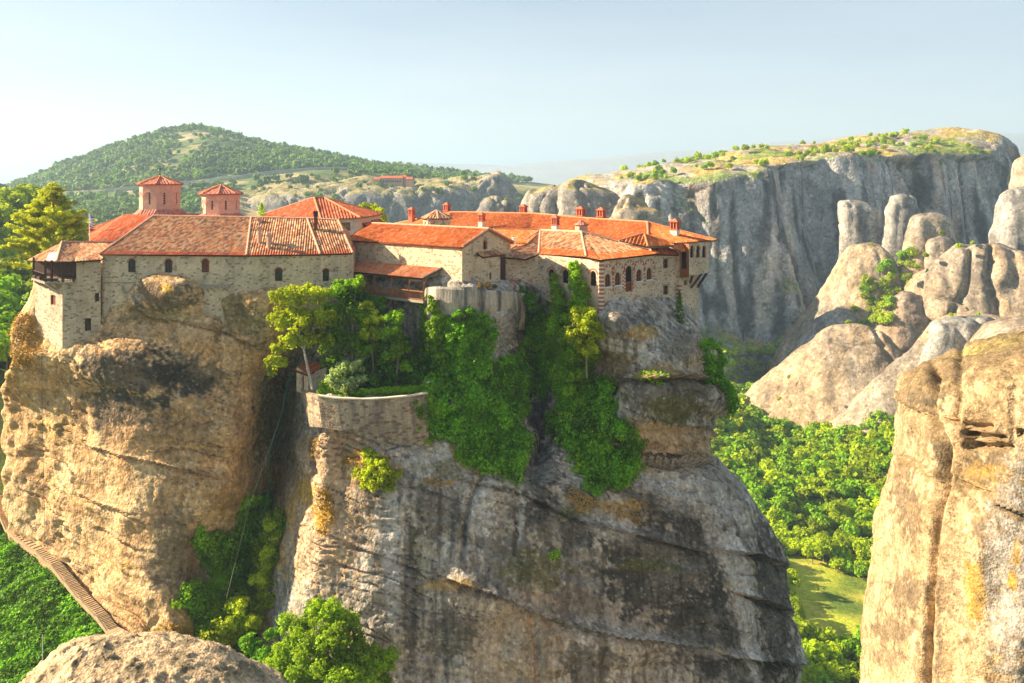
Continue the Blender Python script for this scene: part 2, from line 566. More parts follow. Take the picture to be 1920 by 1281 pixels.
# ---------------------------------------------------------------- rock surfaces from control cages
def cr_eval(A, t, closed):
    """Catmull-Rom along axis 0 of A at parameters t"""
    n = len(A)
    i = np.floor(t).astype(int)
    if not closed:
        i = np.clip(i, 0, n - 2)
    f = (t - i).reshape((-1,) + (1,) * (A.ndim - 1))
    g = (lambda k: A[(i + k) % n]) if closed else (lambda k: A[np.clip(i + k, 0, n - 1)])
    p0, p1, p2, p3 = g(-1), g(0), g(1), g(2)
    return 0.5 * ((2 * p1) + (-p0 + p2) * f + (2 * p0 - 5 * p1 + 4 * p2 - p3) * f ** 2 + (-p0 + 3 * p1 - 3 * p2 + p3) * f ** 3)


def tvals(seglen, res, closed, kmax=60):
    t = []
    for i, L in enumerate(seglen):
        k = int(np.clip(math.ceil(L / res[i]), 1, kmax))
        t += [i + j / k for j in range(k)]
    if not closed:
        t.append(len(seglen))
    return np.array(t, float)


def grid_normals(G, closed):
    if closed:
        du = np.roll(G, -1, 1) - np.roll(G, 1, 1)
    else:
        du = np.gradient(G, axis=1)
    dv = np.gradient(G, axis=0)
    N = np.cross(dv, du)
    L = np.linalg.norm(N, axis=2, keepdims=True)
    N = N / np.maximum(L, 1e-9)
    return N


def resample(lst, n):
    a = np.array(lst, float)
    d = np.abs(np.diff(a[:, 0])) + 1e-3
    s = np.concatenate([[0], np.cumsum(d)]); s /= s[-1]
    t = np.linspace(0, 1, n)
    return np.stack([np.interp(t, s, a[:, k]) for k in range(a.shape[1])], 1)


class Surf:
    pass


def cage(name, ctrl, res, closed, nfront=None, disp=None, color=None, mat=None, back_res=6.0, parent=None, seam=True, flip=False):
    """ctrl (rows, cols, 3). First nfront columns face the camera and get the fine resolution."""
    Rn, Cn = ctrl.shape[:2]
    nfront = nfront or Cn
    if closed:
        seg = np.linalg.norm(np.roll(ctrl, -1, 1) - ctrl, axis=2).mean(0)
        rs = [res if i < nfront - 1 else res * back_res for i in range(Cn)]
    else:
        seg = np.linalg.norm(ctrl[:, 1:] - ctrl[:, :-1], axis=2).mean(0)
        rs = [res] * (Cn - 1)
    tu = tvals(seg, rs, closed)
    segv = np.linalg.norm(ctrl[1:, :nfront] - ctrl[:-1, :nfront], axis=2).mean(1)
    tv = tvals(segv, [res] * (Rn - 1), False)
    A = cr_eval(ctrl, tv, False)
    G = cr_eval(A.swapaxes(0, 1), tu, closed).swapaxes(0, 1)
    N = grid_normals(G, closed)
    if flip:
        N = -N
    px, py = pxof(np.where(G[..., 1:2] > 0.5, G, 1.0))
    S = Surf()
    S.base, S.px, S.py, S.front = G, px, py, np.broadcast_to((tu < nfront - 0.5)[None, :], px.shape)
    if disp is not None:
        d = disp(G, N, px, py)
        G = G + (N * d[..., None] if d.ndim == 2 else d)
    S.G = G
    S.N = grid_normals(G, closed) * (-1 if flip else 1)
    nv, nu = G.shape[:2]
    idx = np.arange(nv * nu).reshape(nv, nu)
    if closed:
        a, b = idx, np.roll(idx, -1, 1)
    else:
        a, b = idx[:, :-1], idx[:, 1:]
    Q = np.stack([a[:-1], a[1:], b[1:], b[:-1]], -1).reshape(-1, 4)
    if flip:
        Q = Q[:, ::-1]
    col = color(S) if color is not None else np.full(G.shape, 0.35)
    S.obj = npmesh(name, G.reshape(-1, 3), Q, mat, parent, col=np.clip(col, 0, 1).reshape(-1, 3), smooth=True)
    return S


def close_rows(rows, depth, nback=7, cap=None, drop=False):
    """rows: (R, C, 3) front points left to right -> adds the back half of the ring, and a cap above"""
    out = []
    for r in rows:
        L, Rr = r[0], r[-1]
        c, h = (L + Rr) / 2, (Rr - L) / 2
        th = np.linspace(0, math.pi, nback + 2)[1:-1]
        bk = [c + h * math.cos(a) * (1 + 0.15 * math.sin(a)) + np.array((0, depth, 0)) * math.sin(a) ** 0.7 for a in th]
        # keep the hidden half inside the outline given for the front
        kl, kr = L[0] / L[1], Rr[0] / Rr[1]
        for b_ in bk:
            mg = 0.02 * (kr - kl)
            b_[0] = min(max(b_[0], (kl + mg) * b_[1]), (kr - mg) * b_[1])
            if drop:
                e_ = L if b_[0] < (L[0] + Rr[0]) / 2 else Rr
                b_[2] = min(b_[2], e_[2] / e_[1] * b_[1])
        out.append(np.vstack([r, bk]))
    out = np.array(out)
    if cap is not None:
        ring = out[0]
        cen = ring.mean(0)
        caps = []
        for s, dz in cap:
            caps.append(ring * (1 - s) + cen * s + np.array((0, 0, dz)))
        out = np.concatenate([np.array(caps[::-1]), out], 0)
    return out


def ledge(px, py, pts, amp, w, fade=25):
    """overhanging ledge along a line given left to right: out above it, in below it"""
    a = np.array(pts, float)
    y = np.interp(px, a[:, 0], a[:, 1])
    d = py - y
    m = sst(a[0, 0] - fade, a[0, 0] + fade, px) * (1 - sst(a[-1, 0] - fade, a[-1, 0] + fade, px))
    return m * amp * np.where(d < 0, np.exp(d / w), -np.exp(-d / w) * 1.2)


def crack(px, py, pts, amp, w):
    a = np.array(pts, float)
    dm = np.full(px.shape, 1e9)
    for p, q in zip(a[:-1], a[1:]):
        e = q - p
        t = np.clip(((px - p[0]) * e[0] + (py - p[1]) * e[1]) / (e @ e), 0, 1)
        dm = np.minimum(dm, np.hypot(px - p[0] - t * e[0], py - p[1] - t * e[1]))
    return -amp * np.exp(-(dm / w) ** 2)


def blob(px, py, cx, cy, rx, ry, rot=0, nz=0):
    c, s = math.cos(R(rot)), math.sin(R(rot))
    x, y = (px - cx) * c + (py - cy) * s, -(px - cx) * s + (py - cy) * c
    d = np.sqrt((x / rx) ** 2 + (y / ry) ** 2)
    return sst(0.0, 0.2, 1 - d + nz)


def lerp(c, col, m):
    return c * (1 - m[..., None]) + np.array(col, float) * m[..., None]


def inpoly(px, py, poly):
    a = np.array(poly, float)
    ins = np.zeros(px.shape, bool)
    j = len(a) - 1
    for i in range(len(a)):
        xi, yi, xj, yj = a[i, 0], a[i, 1], a[j, 0], a[j, 1]
        c = ((yi > py) != (yj > py)) & (px < (xj - xi) * (py - yi) / (yj - yi + 1e-12) + xi)
        ins ^= c
        j = i
    return ins


# ---------------------------------------------------------------- the monastery rock
ROWS = [
 (516, [(75,112),(130,111),(190,110),(250,106.5),(315,104.0),(370,106),(440,107.5),(520,108.5),(600,112)],
       [(603,113),(630,113),(700,112),(800,108),(835,104),(866,105),(900,107.5),(950,110),(1000,114),(1060,113),(1130,109),(1180,112),(1240,115),(1290,122)]),
 (545, [(60,111),(130,108.5),(190,107),(250,104.6),(310,102.4),(370,103.2),(400,105.5),(440,104.2),(510,104.2),(560,105.5),(600,111)],
       [(603,112),(630,111),(700,110),(795,106.5),(815,102.6),(845,101.4),(900,102.2),(940,104.5),(985,109),(1030,111),(1100,108),(1140,106.5),(1190,110),(1240,114),(1290,121)]),
 (590, [(42,109),(100,107.5),(190,106.2),(250,104.8),(330,103),(370,104),(400,105),(440,103.4),(500,103.8),(560,105.5),(598,111)],
       [(601,112),(630,110),(700,109),(790,106.5),(815,101.8),(850,100.8),(900,101.4),(950,103.5),(1000,109),(1060,108.5),(1120,104.0),(1150,101.6),(1190,103.5),(1240,108.0),(1270,113),(1300,118)]),
 (630, [(30,107.5),(85,106),(160,105),(240,103.2),(300,102.8),(400,103.2),(490,103.8),(550,106),(590,112)],
       [(594,112.5),(620,110),(700,108.5),(795,106),(820,102),(860,101),(930,102),(990,108),(1050,107.5),(1100,105),(1130,102.4),(1170,101.0),(1220,102),(1270,107),(1315,114)]),
 (665, [(22,106.5),(80,104),(130,103.0),(170,102.4),(240,101.8),(310,102),(400,103),(488,104.2),(540,107),(568,112)],
       [(573,112.5),(600,110),(700,108),(800,105.5),(860,101.5),(930,102),(995,108),(1060,107.5),(1108,106.5),(1140,102.6),(1200,100.8),(1260,102.5),(1300,106),(1326,112)]),
 (705, [(10,105.5),(80,103),(160,101.3),(240,100.8),(300,101.6),(400,102.8),(480,105),(535,113)],
       [(545,113),(572,110.5),(590,107.0),(700,107.5),(800,104),(870,101),(950,103),(1005,107.5),(1060,107),(1110,106.8),(1152,104.4),(1185,100.2),(1230,99.4),(1285,102.5),(1345,111)]),
 (742, [(5,104.5),(70,102.5),(170,101),(260,101.0),(350,101.8),(450,103.5),(500,107),(530,113)],
       [(543,113),(566,104),(596,99.2),(700,98.4),(775,99.4),(880,100),(960,102),(1010,106.5),(1060,105.5),(1120,105.5),(1162,102.4),(1205,98.2),(1275,100.6),(1352,110)]),
 (800, [(0,104),(70,102),(170,100.6),(280,100.8),(380,101.3),(460,103.2),(500,107.5),(525,113)],
       [(539,113),(562,104),(596,98.7),(700,97.8),(790,99),(880,99),(960,100.5),(1020,103.5),(1080,102.8),(1130,102.6),(1168,101.6),(1220,100),(1290,102.5),(1342,109)]),
 (850, [(3,103.5),(80,101.5),(180,100.2),(300,100.3),(400,101.3),(465,103.6),(500,108.5),(518,113)],
       [(533,113),(556,105),(588,98.3),(700,96.5),(800,97.5),(900,97.8),(980,98.6),(1040,100),(1100,100.6),(1160,101),(1220,102.2),(1280,104),(1326,109.5)]),
 (885, [(6,103),(85,101),(190,100),(310,100),(405,101.3),(462,103.8),(495,108.8),(514,112.5)],
       [(530,112.5),(552,104),(588,97.8),(700,95.9),(800,96.8),(900,96.8),(980,97.3),(1050,98.5),(1130,99.3),(1210,99.9),(1290,101.5),(1352,108)]),
 (930, [(8,102.5),(90,100.6),(200,99.6),(320,99.8),(410,101),(455,103.6),(488,108.5),(508,112)],
       [(524,109.5),(546,102),(588,97.2),(700,95.2),(800,95.9),(900,95.8),(980,96.1),(1060,96.8),(1140,97.5),(1230,98.5),(1310,100.5),(1360,103),(1400,108.5)]),
 (1020,[(25,101.5),(100,100),(210,98.8),(310,98.8),(370,101.2),(415,104.5),(455,107),(488,110)],
       [(512,105.5),(532,99),(576,96.4),(700,94.4),(800,94.8),(900,94.6),(1000,94.9),(1100,95.6),(1200,96.8),(1300,98.4),(1375,100.2),(1425,102.5),(1465,108)]),
 (1110,[(120,99.5),(165,98),(225,97.6),(300,96.8),(345,99.4),(395,103),(435,104),(475,107)],
       [(505,102),(522,97.5),(575,95.4),(700,93.4),(800,93.6),(900,93.4),(1000,93.6),(1100,94.6),(1200,95.8),(1300,97.2),(1395,99.2),(1450,101.6),(1483,107)]),
 (1200,[(225,96.5),(265,95.3),(310,94.8),(350,94.6),(385,96.5),(420,99),(445,101.5),(470,104)],
       [(492,99.5),(512,96),(570,94.2),(700,92.4),(800,92.6),(900,92.8),(1000,93.2),(1100,93.8),(1200,94.8),(1300,96),(1400,98),(1465,100.8),(1503,107)]),
 (1290,[(300,94),(330,92.6),(365,92),(395,92.5),(415,94),(430,96),(445,98.5),(460,101)],
       [(478,101),(500,96.5),(565,93),(700,91.4),(800,91.6),(900,91.8),(1000,92.2),(1100,92.9),(1200,93.8),(1300,95),(1405,97),(1470,100),(1509,107)]),
 (1420,[(320,90),(345,89),(375,88),(400,88.5),(420,90),(430,92),(440,94),(450,96)],
       [(470,97),(495,94),(560,91.5),(700,90),(800,90),(900,90.3),(1000,90.8),(1100,91.5),(1200,92.5),(1300,93.8),(1410,96),(1480,99),(1518,107)]),
 (1900,[(250,88),(290,87),(330,86),(360,86),(390,87),(410,88),(430,90),(450,92)],
       [(470,92),(500,90),(560,88),(700,87),(800,87),(900,87),(1000,88),(1100,88),(1200,89),(1300,90),(1420,93),(1500,97),(1560,107)]),
 (3000,[(150,85),(200,84),(260,83),(330,83),(390,84),(410,85),(430,86),(450,88)],
       [(470,88),(500,86),(560,85),(700,84),(800,84),(900,84),(1000,84),(1100,84),(1200,85),(1300,87),(1420,90),(1530,97),(1600,107)]),
]
NL, NR = 9, 15
front = []
for py, la, lb in ROWS:
    a = np.vstack([resample(la, NL), resample(lb, NR)])
    wl = sst(660, 780, py)
    a[:NL, 1] += wl * 9.0 * np.clip((290 - a[:NL, 0]) / 270, 0, 1.3) ** 1.25
    front.append([P(x, py, y) for x, y in a])
front = np.array(front)
ctrl_main = close_rows(front, 26.0, 7, cap=[(0.06, 0.5), (0.35, 1.0), (0.75, 0.6), (0.98, 0.4)])

CRACKS = [
 ([(243,569),(282,596),(332,602),(409,617),(498,655)], 0.45, 3.0, 'l'),
 ([(130,760),(160,834),(228,854),(407,897)], 0.45, 3.5, 'l'),
 ([(281,850),(340,840),(427,862)], 0.3, 3, 'l'),
 ([(145,925),(242,965),(300,990)], 0.4, 3, 'l'),
 ([(184,990),(257,1028)], 0.5, 4, 'l'),
 ([(170,940),(210,950),(250,962)], 0.3, 3, 'l'),
 ([(560,980),(640,1010),(760,1060),(850,1085)], 0.25, 4, 'l'),
 ([(850,1085),(930,1110),(1000,1142),(1060,1165),(1180,1190),(1330,1215)], 1.3, 9, 'l'),
 ([(860,895),(980,925),(1080,975),(1200,1003),(1330,1040)], 0.6, 6, 'l'),
 ([(1190,760),(1260,790),(1345,800)], 0.8, 6, 'l'),
 ([(1165,815),(1240,825),(1340,812)], 0.9, 4, 'l'),
 ([(1150,835),(1240,846),(1340,838)], 0.9, 4, 'l'),
 ([(1180,858),(1260,872),(1340,862)], 0.9, 4, 'l'),
 ([(1170,705),(1220,712),(1290,705),(1335,716)], 1.0, 8, 'l'),
 ([(1350,1030),(1410,1040),(1475,1060)], 0.7, 8, 'l'),
 ([(1380,1110),(1430,1125),(1490,1150)], 0.8, 10, 'l'),
 ([(1370,1230),(1430,1238),(1505,1245)], 0.9, 9, 'l'),
 ([(700,900),(790,915),(870,945)], 0.35, 4, 'l'),
 ([(540,690),(600,800),(640,830)], 0.3, 5, 'c'),
 ([(905,890),(880,940),(870,1000),(868,1045)], 0.9, 5, 'c'),
 ([(968,900),(972,950),(965,1040)], 0.5, 4, 'c'),
 ([(1000,580),(996,660),(1000,740),(1030,800),(1010,880)], 2.0, 16, 'c'),
 ([(1120,1130),(1140,1180),(1130,1281)], 0.4, 6, 'c'),
 ([(1000,1170),(1010,1281)], 0.6, 8, 'c'),
 ([(407,560),(414,600),(405,640)], 0.7, 5, 'c'),
 ([(1180,590),(1200,640),(1195,700)], 0.5, 8, 'c'),
]


def disp_main(G, N, px, py):
    d = 0.9 * fbm(G * 0.11, 3) + 0.42 * fbm(G * 0.33 + 5, 3)
    # horizontal strata dipping to the right, wavier than a plane
    s = G[..., 2] + 0.22 * G[..., 0] + 1.2 * fbm(G * 0.12 + 30, 2)
    st = perlin(np.stack([s * 0.55, G[..., 0] * 0.02, G[..., 0] * 0], -1))
    st2 = perlin(np.stack([s * 1.7 + 9, G[..., 0] * 0.04, G[..., 1] * 0.04], -1))
    low = sst(560, 700, py)
    d += low * (0.45 * st + 0.16 * st2) * (0.6 + 0.6 * sst(0.0, 0.4, fbm(G * 0.08 + 80, 2)))
    gr = 1 - np.abs(perlin(np.stack([s * 0.9 + 40, G[..., 0] * 0.05, G[..., 1] * 0.05], -1)))
    d -= low * 0.55 * sst(0.955, 1.0, gr) * sst(-0.1, 0.25, perlin(G * 0.09 + 3))
    d += 0.13 * fbm(G * 1.3 + 12, 3) + 0.06 * fbm(G * 4.0, 2)
    d -= 0.28 * sst(0.86, 1.0, ridged(sc(G, 0.30, 0.30, 0.62) + 4, 2)) * sst(-0.05, 0.2, fbm(G * 0.1 + 14, 2))
    for pts, amp, w, k in CRACKS:
        amp = amp * 1.25
        d += ledge(px, py, pts, amp, w) if k == 'l' else crack(px, py, pts, amp, w)
    # the rock profile at the right: brow, cheek, hollow, chin
    for cx_, cy_, rx, ry, rt, am in ((1200, 640, 120, 42, 16, 1.0), (1248, 742, 105, 60, 6, 0.9), (1138, 700, 46, 46, 0, -1.0), (1335, 750, 40, 34, 0, 1.1), (1305, 672, 40, 26, 30, 1.0), (1180, 790, 50, 30, 0, 0.7),
                                     (1150, 1215, 90, 40, 8, 0.8), (1010, 1230, 70, 50, 0, 0.7), (300, 556, 70, 44, 0, 0.4), (455, 600, 60, 60, 0, 0.4), (230, 690, 100, 50, 8, 0.5)):
        c_, s_ = math.cos(R(rt)), math.sin(R(rt))
        q2 = (((px - cx_) * c_ + (py - cy_) * s_) / rx) ** 2 + ((-(px - cx_) * s_ + (py - cy_) * c_) / ry) ** 2
        d += am * sst(0, 1, np.clip(1.25 - q2, 0, 1))
    # bumpy lobes in the left ridge and small pits
    lm = 1 - sst(60, 260, px)
    d += lm * sst(540, 640, py) * (1.0 * np.abs(fbm(G * 0.17 + 60, 3)) * 1.6 - 0.4)
    pit = sst(0.42, 0.6, perlin(G * 0.9 + 33))
    d -= 0.35 * pit * sst(0.0, 0.3, fbm(G * 0.15 + 44, 2))
    # vertical water flutes on the central face
    cf = sst(520, 700, px) * sst(850, 950, py)
    d += cf * 0.35 * perlin(np.stack([G[..., 0] * 0.35, G[..., 1] * 0.2, G[..., 2] * 0.03], -1))
    return d


TAN, TAN2, GREY, GREY2 = (0.54, 0.325, 0.15), (0.64, 0.44, 0.235), (0.41, 0.355, 0.285), (0.53, 0.475, 0.40)
DARK, PALE, OCH, MOSS = (0.045, 0.045, 0.042), (0.56, 0.53, 0.48), (0.50, 0.30, 0.06), (0.13, 0.13, 0.035)


def col_main(S):
    G, px, py = S.G, S.px, S.py
    n1, n2 = fbm(G * 0.25 + 2, 4), fbm(G * 0.8 + 7, 4)
    n3 = fbm(G * 2.2 + 1, 3)
    n4 = fbm(sc(G, 0.5, 0.3, 0.06) + 20, 4)      # vertical streaks
    n5 = perlin(sc(G, 1.6, 1.0, 0.09) + 40) + 0.4 * n2
    bound = np.interp(py, [500, 700, 900, 1100, 1300], [548, 540, 525, 500, 480])
    right = sst(-15, 25, px - bound + 30 * n2)
    c = np.ones(G.shape) * np.array(TAN)
    c = lerp(c, TAN2, sst(-0.2, 0.4, n1))
    c = lerp(c, (0.36, 0.28, 0.17), sst(0.1, 0.5, n4) * 0.5)
    sL = G[..., 2] + 0.22 * G[..., 0] + 1.2 * fbm(G * 0.12 + 30, 2)
    band = perlin(np.stack([sL * 1.1, G[..., 0] * 0.03, G[..., 2] * 0], -1))
    c = c * (1 + 0.22 * band[..., None] + 0.12 * perlin(np.stack([sL * 3.1 + 20, G[..., 0] * 0.05, G[..., 1] * 0.05], -1))[..., None])
    cg = lerp(np.ones(G.shape) * np.array(GREY), GREY2, sst(-0.1, 0.35, n4))
    cg = lerp(cg, PALE, sst(0.28, 0.5, n5) * 0.55)
    cg = lerp(cg, (0.13, 0.12, 0.11), sst(0.12, 0.4, -n5 + 0.3 * n1) * 0.75)
    cg = lerp(cg, (0.42, 0.31, 0.2), sst(0.1, 0.4, fbm(G * 0.13 + 70, 2)) * 0.28)
    band2 = perlin(np.stack([sL * 2.7 + 50, G[..., 0] * 0.05, G[..., 1] * 0.05], -1))
    cg = cg * (1 + 0.15 * band[..., None] + 0.20 * band2[..., None])
    c = c * (1 - right[..., None]) + cg * right[..., None]
    nz = 0.75 * n2 + 0.5 * n3
    # warmth of the sunlight painted into the colour of the central rock's flank
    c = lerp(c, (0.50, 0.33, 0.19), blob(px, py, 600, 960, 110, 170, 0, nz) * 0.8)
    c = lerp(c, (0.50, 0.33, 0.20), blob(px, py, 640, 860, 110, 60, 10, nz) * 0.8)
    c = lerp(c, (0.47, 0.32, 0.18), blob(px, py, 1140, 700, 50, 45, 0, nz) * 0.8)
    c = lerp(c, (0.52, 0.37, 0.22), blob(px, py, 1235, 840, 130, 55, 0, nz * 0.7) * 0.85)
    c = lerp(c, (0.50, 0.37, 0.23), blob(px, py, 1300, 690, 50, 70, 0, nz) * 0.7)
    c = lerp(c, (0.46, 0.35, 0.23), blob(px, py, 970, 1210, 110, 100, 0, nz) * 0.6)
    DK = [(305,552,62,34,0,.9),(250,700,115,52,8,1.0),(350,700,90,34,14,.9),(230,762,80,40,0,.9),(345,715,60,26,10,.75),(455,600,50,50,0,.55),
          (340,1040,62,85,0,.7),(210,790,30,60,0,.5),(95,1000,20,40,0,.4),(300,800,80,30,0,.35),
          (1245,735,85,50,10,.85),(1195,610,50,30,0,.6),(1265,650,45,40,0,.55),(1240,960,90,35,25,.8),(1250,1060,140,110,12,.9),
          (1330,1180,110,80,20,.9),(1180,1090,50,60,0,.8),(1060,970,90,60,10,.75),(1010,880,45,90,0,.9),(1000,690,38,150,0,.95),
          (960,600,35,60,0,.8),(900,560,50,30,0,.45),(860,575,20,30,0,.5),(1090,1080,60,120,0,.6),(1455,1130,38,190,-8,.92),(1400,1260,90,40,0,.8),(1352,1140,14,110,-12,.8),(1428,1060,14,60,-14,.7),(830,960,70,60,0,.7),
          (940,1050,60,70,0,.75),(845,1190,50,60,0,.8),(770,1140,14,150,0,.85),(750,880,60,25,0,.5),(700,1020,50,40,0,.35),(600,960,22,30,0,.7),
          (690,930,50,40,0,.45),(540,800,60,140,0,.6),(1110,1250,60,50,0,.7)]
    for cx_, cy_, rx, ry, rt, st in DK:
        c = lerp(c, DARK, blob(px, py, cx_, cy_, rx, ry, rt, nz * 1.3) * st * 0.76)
    PL = [(735,1040,16,170,0,.8),(800,860,90,40,15,.6),(900,950,35,60,0,.55),(1140,985,60,25,20,.5),(1020,880,20,30,0,.4),(925,600,40,50,0,.35),
          (940,560,14,40,0,.4),(1090,880,25,40,0,.5),(1385,1080,24,110,-12,.85),(1405,1190,18,90,-8,.8),(1345,1010,20,60,-20,.5),(1255,910,90,20,10,.4),(1300,930,80,40,20,.45),(1220,1205,200,18,8,.4),(250,560,30,12,0,.3)]
    for cx_, cy_, rx, ry, rt, st in PL:
        c = lerp(c, PALE, blob(px, py, cx_, cy_, rx, ry, rt, nz * 0.8) * st)
    for cx_, cy_, rx, ry, st in [(603,965,18,40,.9),(570,920,18,30,.8),(545,960,12,40,.7),(530,1040,10,40,.6),(505,900,18,40,.7),(700,880,60,30,.5),
                                 (60,640,30,50,.5),(20,690,15,40,.5),(1205,625,35,14,.6),(1230,700,40,14,.5),(1160,950,40,14,.5),(310,540,14,8,.9),(330,1180,60,20,.8),(100,800,40,30,.3),(240,1060,14,10,.6),(850,1095,60,14,.6),(640,1180,30,30,.4)]:
        c = lerp(c, OCH, blob(px, py, cx_, cy_, rx, ry, 0, nz * 1.2) * st)
    for cx_, cy_, rx, ry, st in [(450,590,50,40,.5),(1255,760,50,30,.7),(1215,1060,60,12,.7),(1000,1070,60,40,.6),(520,780,40,80,.6),(830,880,40,20,.6),(1080,960,40,10,.6),(300,590,80,20,.4),(790,1040,20,60,.4)]:
        c = lerp(c, MOSS, blob(px, py, cx_, cy_, rx, ry, 0, nz * 1.2) * st)
    spk = sst(0.30, 0.42, fbm(G * 1.6 + 50, 3)) * 0.55
    c = lerp(c, (0.10, 0.09, 0.075), spk)
    spk = sst(0.34, 0.46, fbm(G * 2.6 + 90, 3)) * 0.4
    c = lerp(c, (0.62, 0.58, 0.5), spk)
    return c


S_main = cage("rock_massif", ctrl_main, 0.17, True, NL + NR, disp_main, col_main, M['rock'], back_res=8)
tag(S_main.obj, kind='structure')


# ---------------------------------------------------------------- domes and pillars
def cracked(base, cracks):
    def f(G, N, px, py):
        d = base(G, N, px, py)
        for pts, amp, w in cracks:
            d = d + crack(px, py, pts, amp, w)
        return d
    return f


def std_disp(a1, s1, a2, s2, flute=0.0, strata=0.0, pits=0.0):
    def f(G, N, px, py):
        d = a1 * fbm(G * s1 + 3, 3) + a2 * fbm(G * s2 + 8, 4)
        if flute:
            q = sc(G, s1 * 2.2, s1 * 2.2, s1 * 0.12)
            d = d - flute * sst(0.55, 1.0, ridged(q + 5, 2)) + 0.5 * flute * fbm(q * 0.5 + 9, 2)
        if strata:
            s = G[..., 2] + 0.25 * G[..., 0] + fbm(G * s1 * 0.7, 2) * 4
            d = d + strata * perlin(np.stack([s * s2 * 1.5, G[..., 0] * 0.01, G[..., 2] * 0], -1))
        if pits:
            d = d - pits * sst(0.35, 0.6, perlin(G * s2 * 2 + 33))
        return d
    return f


def std_col(base, base2, darkc, s, streak=0.6, grass=None, topdark=0.0, bandk=0.12):
    def f(S):
        G = S.G
        n1, n2 = fbm(G * s + 2, 4), fbm(G * s * 4 + 7, 4)
        q = sc(G, s * 5, s * 3.5, s * 0.35)
        n4 = fbm(q + 20, 4)
        n5 = fbm(q * 2.3 + 61, 3)
        c = np.ones(G.shape) * np.array(base)
        c = lerp(c, base2, sst(-0.15, 0.35, n1))
        c = lerp(c, darkc, sst(0.02, 0.38, n4 + 0.25 * n1) * streak)
        c = lerp(c, (0.55, 0.50, 0.42), sst(0.12, 0.4, n5) * 0.5 * streak)
        if bandk:
            b_ = perlin(np.stack([(G[..., 2] + 0.2 * G[..., 0]) * s * 9, G[..., 0] * s * 0.2, G[..., 2] * 0], -1))
            c = c * (1 + bandk * b_[..., None])
        c = lerp(c, darkc, sst(0.2, 0.45, n2) * 0.45)
        if topdark:
            c = lerp(c, darkc, sst(0.5, 0.85, S.N[..., 2] + 0.4 * n2) * topdark)
        if grass is not None:
            c = lerp(c, grass, sst(0.62, 0.82, S.N[..., 2] + 0.35 * n2))
        return c
    return f


def dome_ctrl(rows, Y, ratio=0.9, nf=12, sq=2.3, lean=0.0, shear=0.0):
    """rows: (py, px_left, px_right) of the outline at depth Y; sections are rounded, the back is as round as the front"""
    out = []
    top = None
    for k, (py, xl, xr) in enumerate(rows):
        z = (HZ - py) / F * Y
        c = ((xl + xr) / 2 - CX) / F * Y
        a = (xr - xl) / 2 / F * Y
        cy = Y + lean * (z - (HZ - rows[-1][0]) / F * Y)
        if top is None: top = (c, cy, z)
        ring = []
        n = 2 * nf
        for i in range(n):
            th = math.pi + 2 * math.pi * i / n
            cx_, sy_ = math.cos(th), math.sin(th)
            r = (abs(cx_) ** sq + abs(sy_) ** sq) ** (-1 / sq)
            ring.append((c + a * r * cx_, cy + ratio * a * r * sy_ - shear * a * r * cx_, z))
        out.append(ring)
    out = np.array(out)
    z0 = out[0, 0, 2]
    h = abs(out[0, 0, 2] - out[1, 0, 2])
    cen = out[0].mean(0)
    caps = [out[0] * 0.62 + cen * 0.38 + np.array((0, 0, h * 0.22)), out[0] * 0.02 + cen * 0.98 + np.array((0, 0, h * 0.3))]
    return np.concatenate([np.array(caps[::-1]), out], 0), nf + 1


def dome(name, rows, Y, res, disp, color, mat, label=None, ratio=0.9, sq=2.3, lean=0.0, cat='rock', group=None, kind=None, shear=0.0):
    ctrl, nf = dome_ctrl(rows, Y, ratio, 12, sq, lean, shear)
    S = cage(name, ctrl, res, True, nf, disp, color, mat, back_res=4)
    if kind: tag(S.obj, kind=kind)
    else: tag(S.obj, label, cat, group)
    return S


WARM = std_col((0.41, 0.30, 0.19), (0.31, 0.26, 0.20), (0.12, 0.105, 0.09), 0.02, 0.6, None, 0.3, 0.32)
WARMG = std_col((0.44, 0.35, 0.25), (0.36, 0.31, 0.25), (0.13, 0.11, 0.09), 0.03, 0.5, (0.30, 0.22, 0.09), 0.3, 0.2)
DARKC = std_col((0.21, 0.19, 0.17), (0.28, 0.25, 0.22), (0.08, 0.08, 0.08), 0.02, 0.6, (0.26, 0.22, 0.09), 0.1, 0.15)
GREYC = std_col((0.26, 0.25, 0.235), (0.34, 0.315, 0.28), (0.10, 0.10, 0.10), 0.02, 0.7, None, 0.2, 0.1)
# ---------------------------------------------------------------- ground: one sheet through surveyed heights
GP = [(1480,1060,290),(1600,1060,290),(1500,1150,255),(1600,1230,235),(1500,1290,222),(1400,1200,240),
      (1350,795,400),(1500,880,370),(1650,880,345),(1400,900,345),(1600,950,330),(1450,1035,300),(1620,1085,288),(1750,1000,310),(1800,880,350),
      (1380,730,500),(1300,700,520),(1480,715,490),(1420,760,440),(1200,720,520),
      (1650,590,474),(1560,640,476),(1700,540,492),(1600,560,515),(1455,862,392),(1500,856,392),(1560,822,394),(1620,788,396),(1660,772,396),(1545,895,356),(1620,870,356),(1690,850,354),(1760,850,352),(1600,735,445),(1700,740,440),(1500,740,440),(1800,700,430),(1500,690,475),
      (1900,700,340),(2100,760,320),(2050,560,430),(1900,560,430),(2300,900,330),
      (1100,620,500),(900,600,520),(700,560,500),(500,520,520),
      (-40,402,340),(60,405,330),(190,520,330),(260,700,360),(30,470,235),(30,540,190),(60,610,165),(0,650,152),(170,640,200),(250,760,220),(-150,520,200),(-150,640,150),
      (0,700,135),(-100,760,125)]
gp = [P(*g) for g in GP]
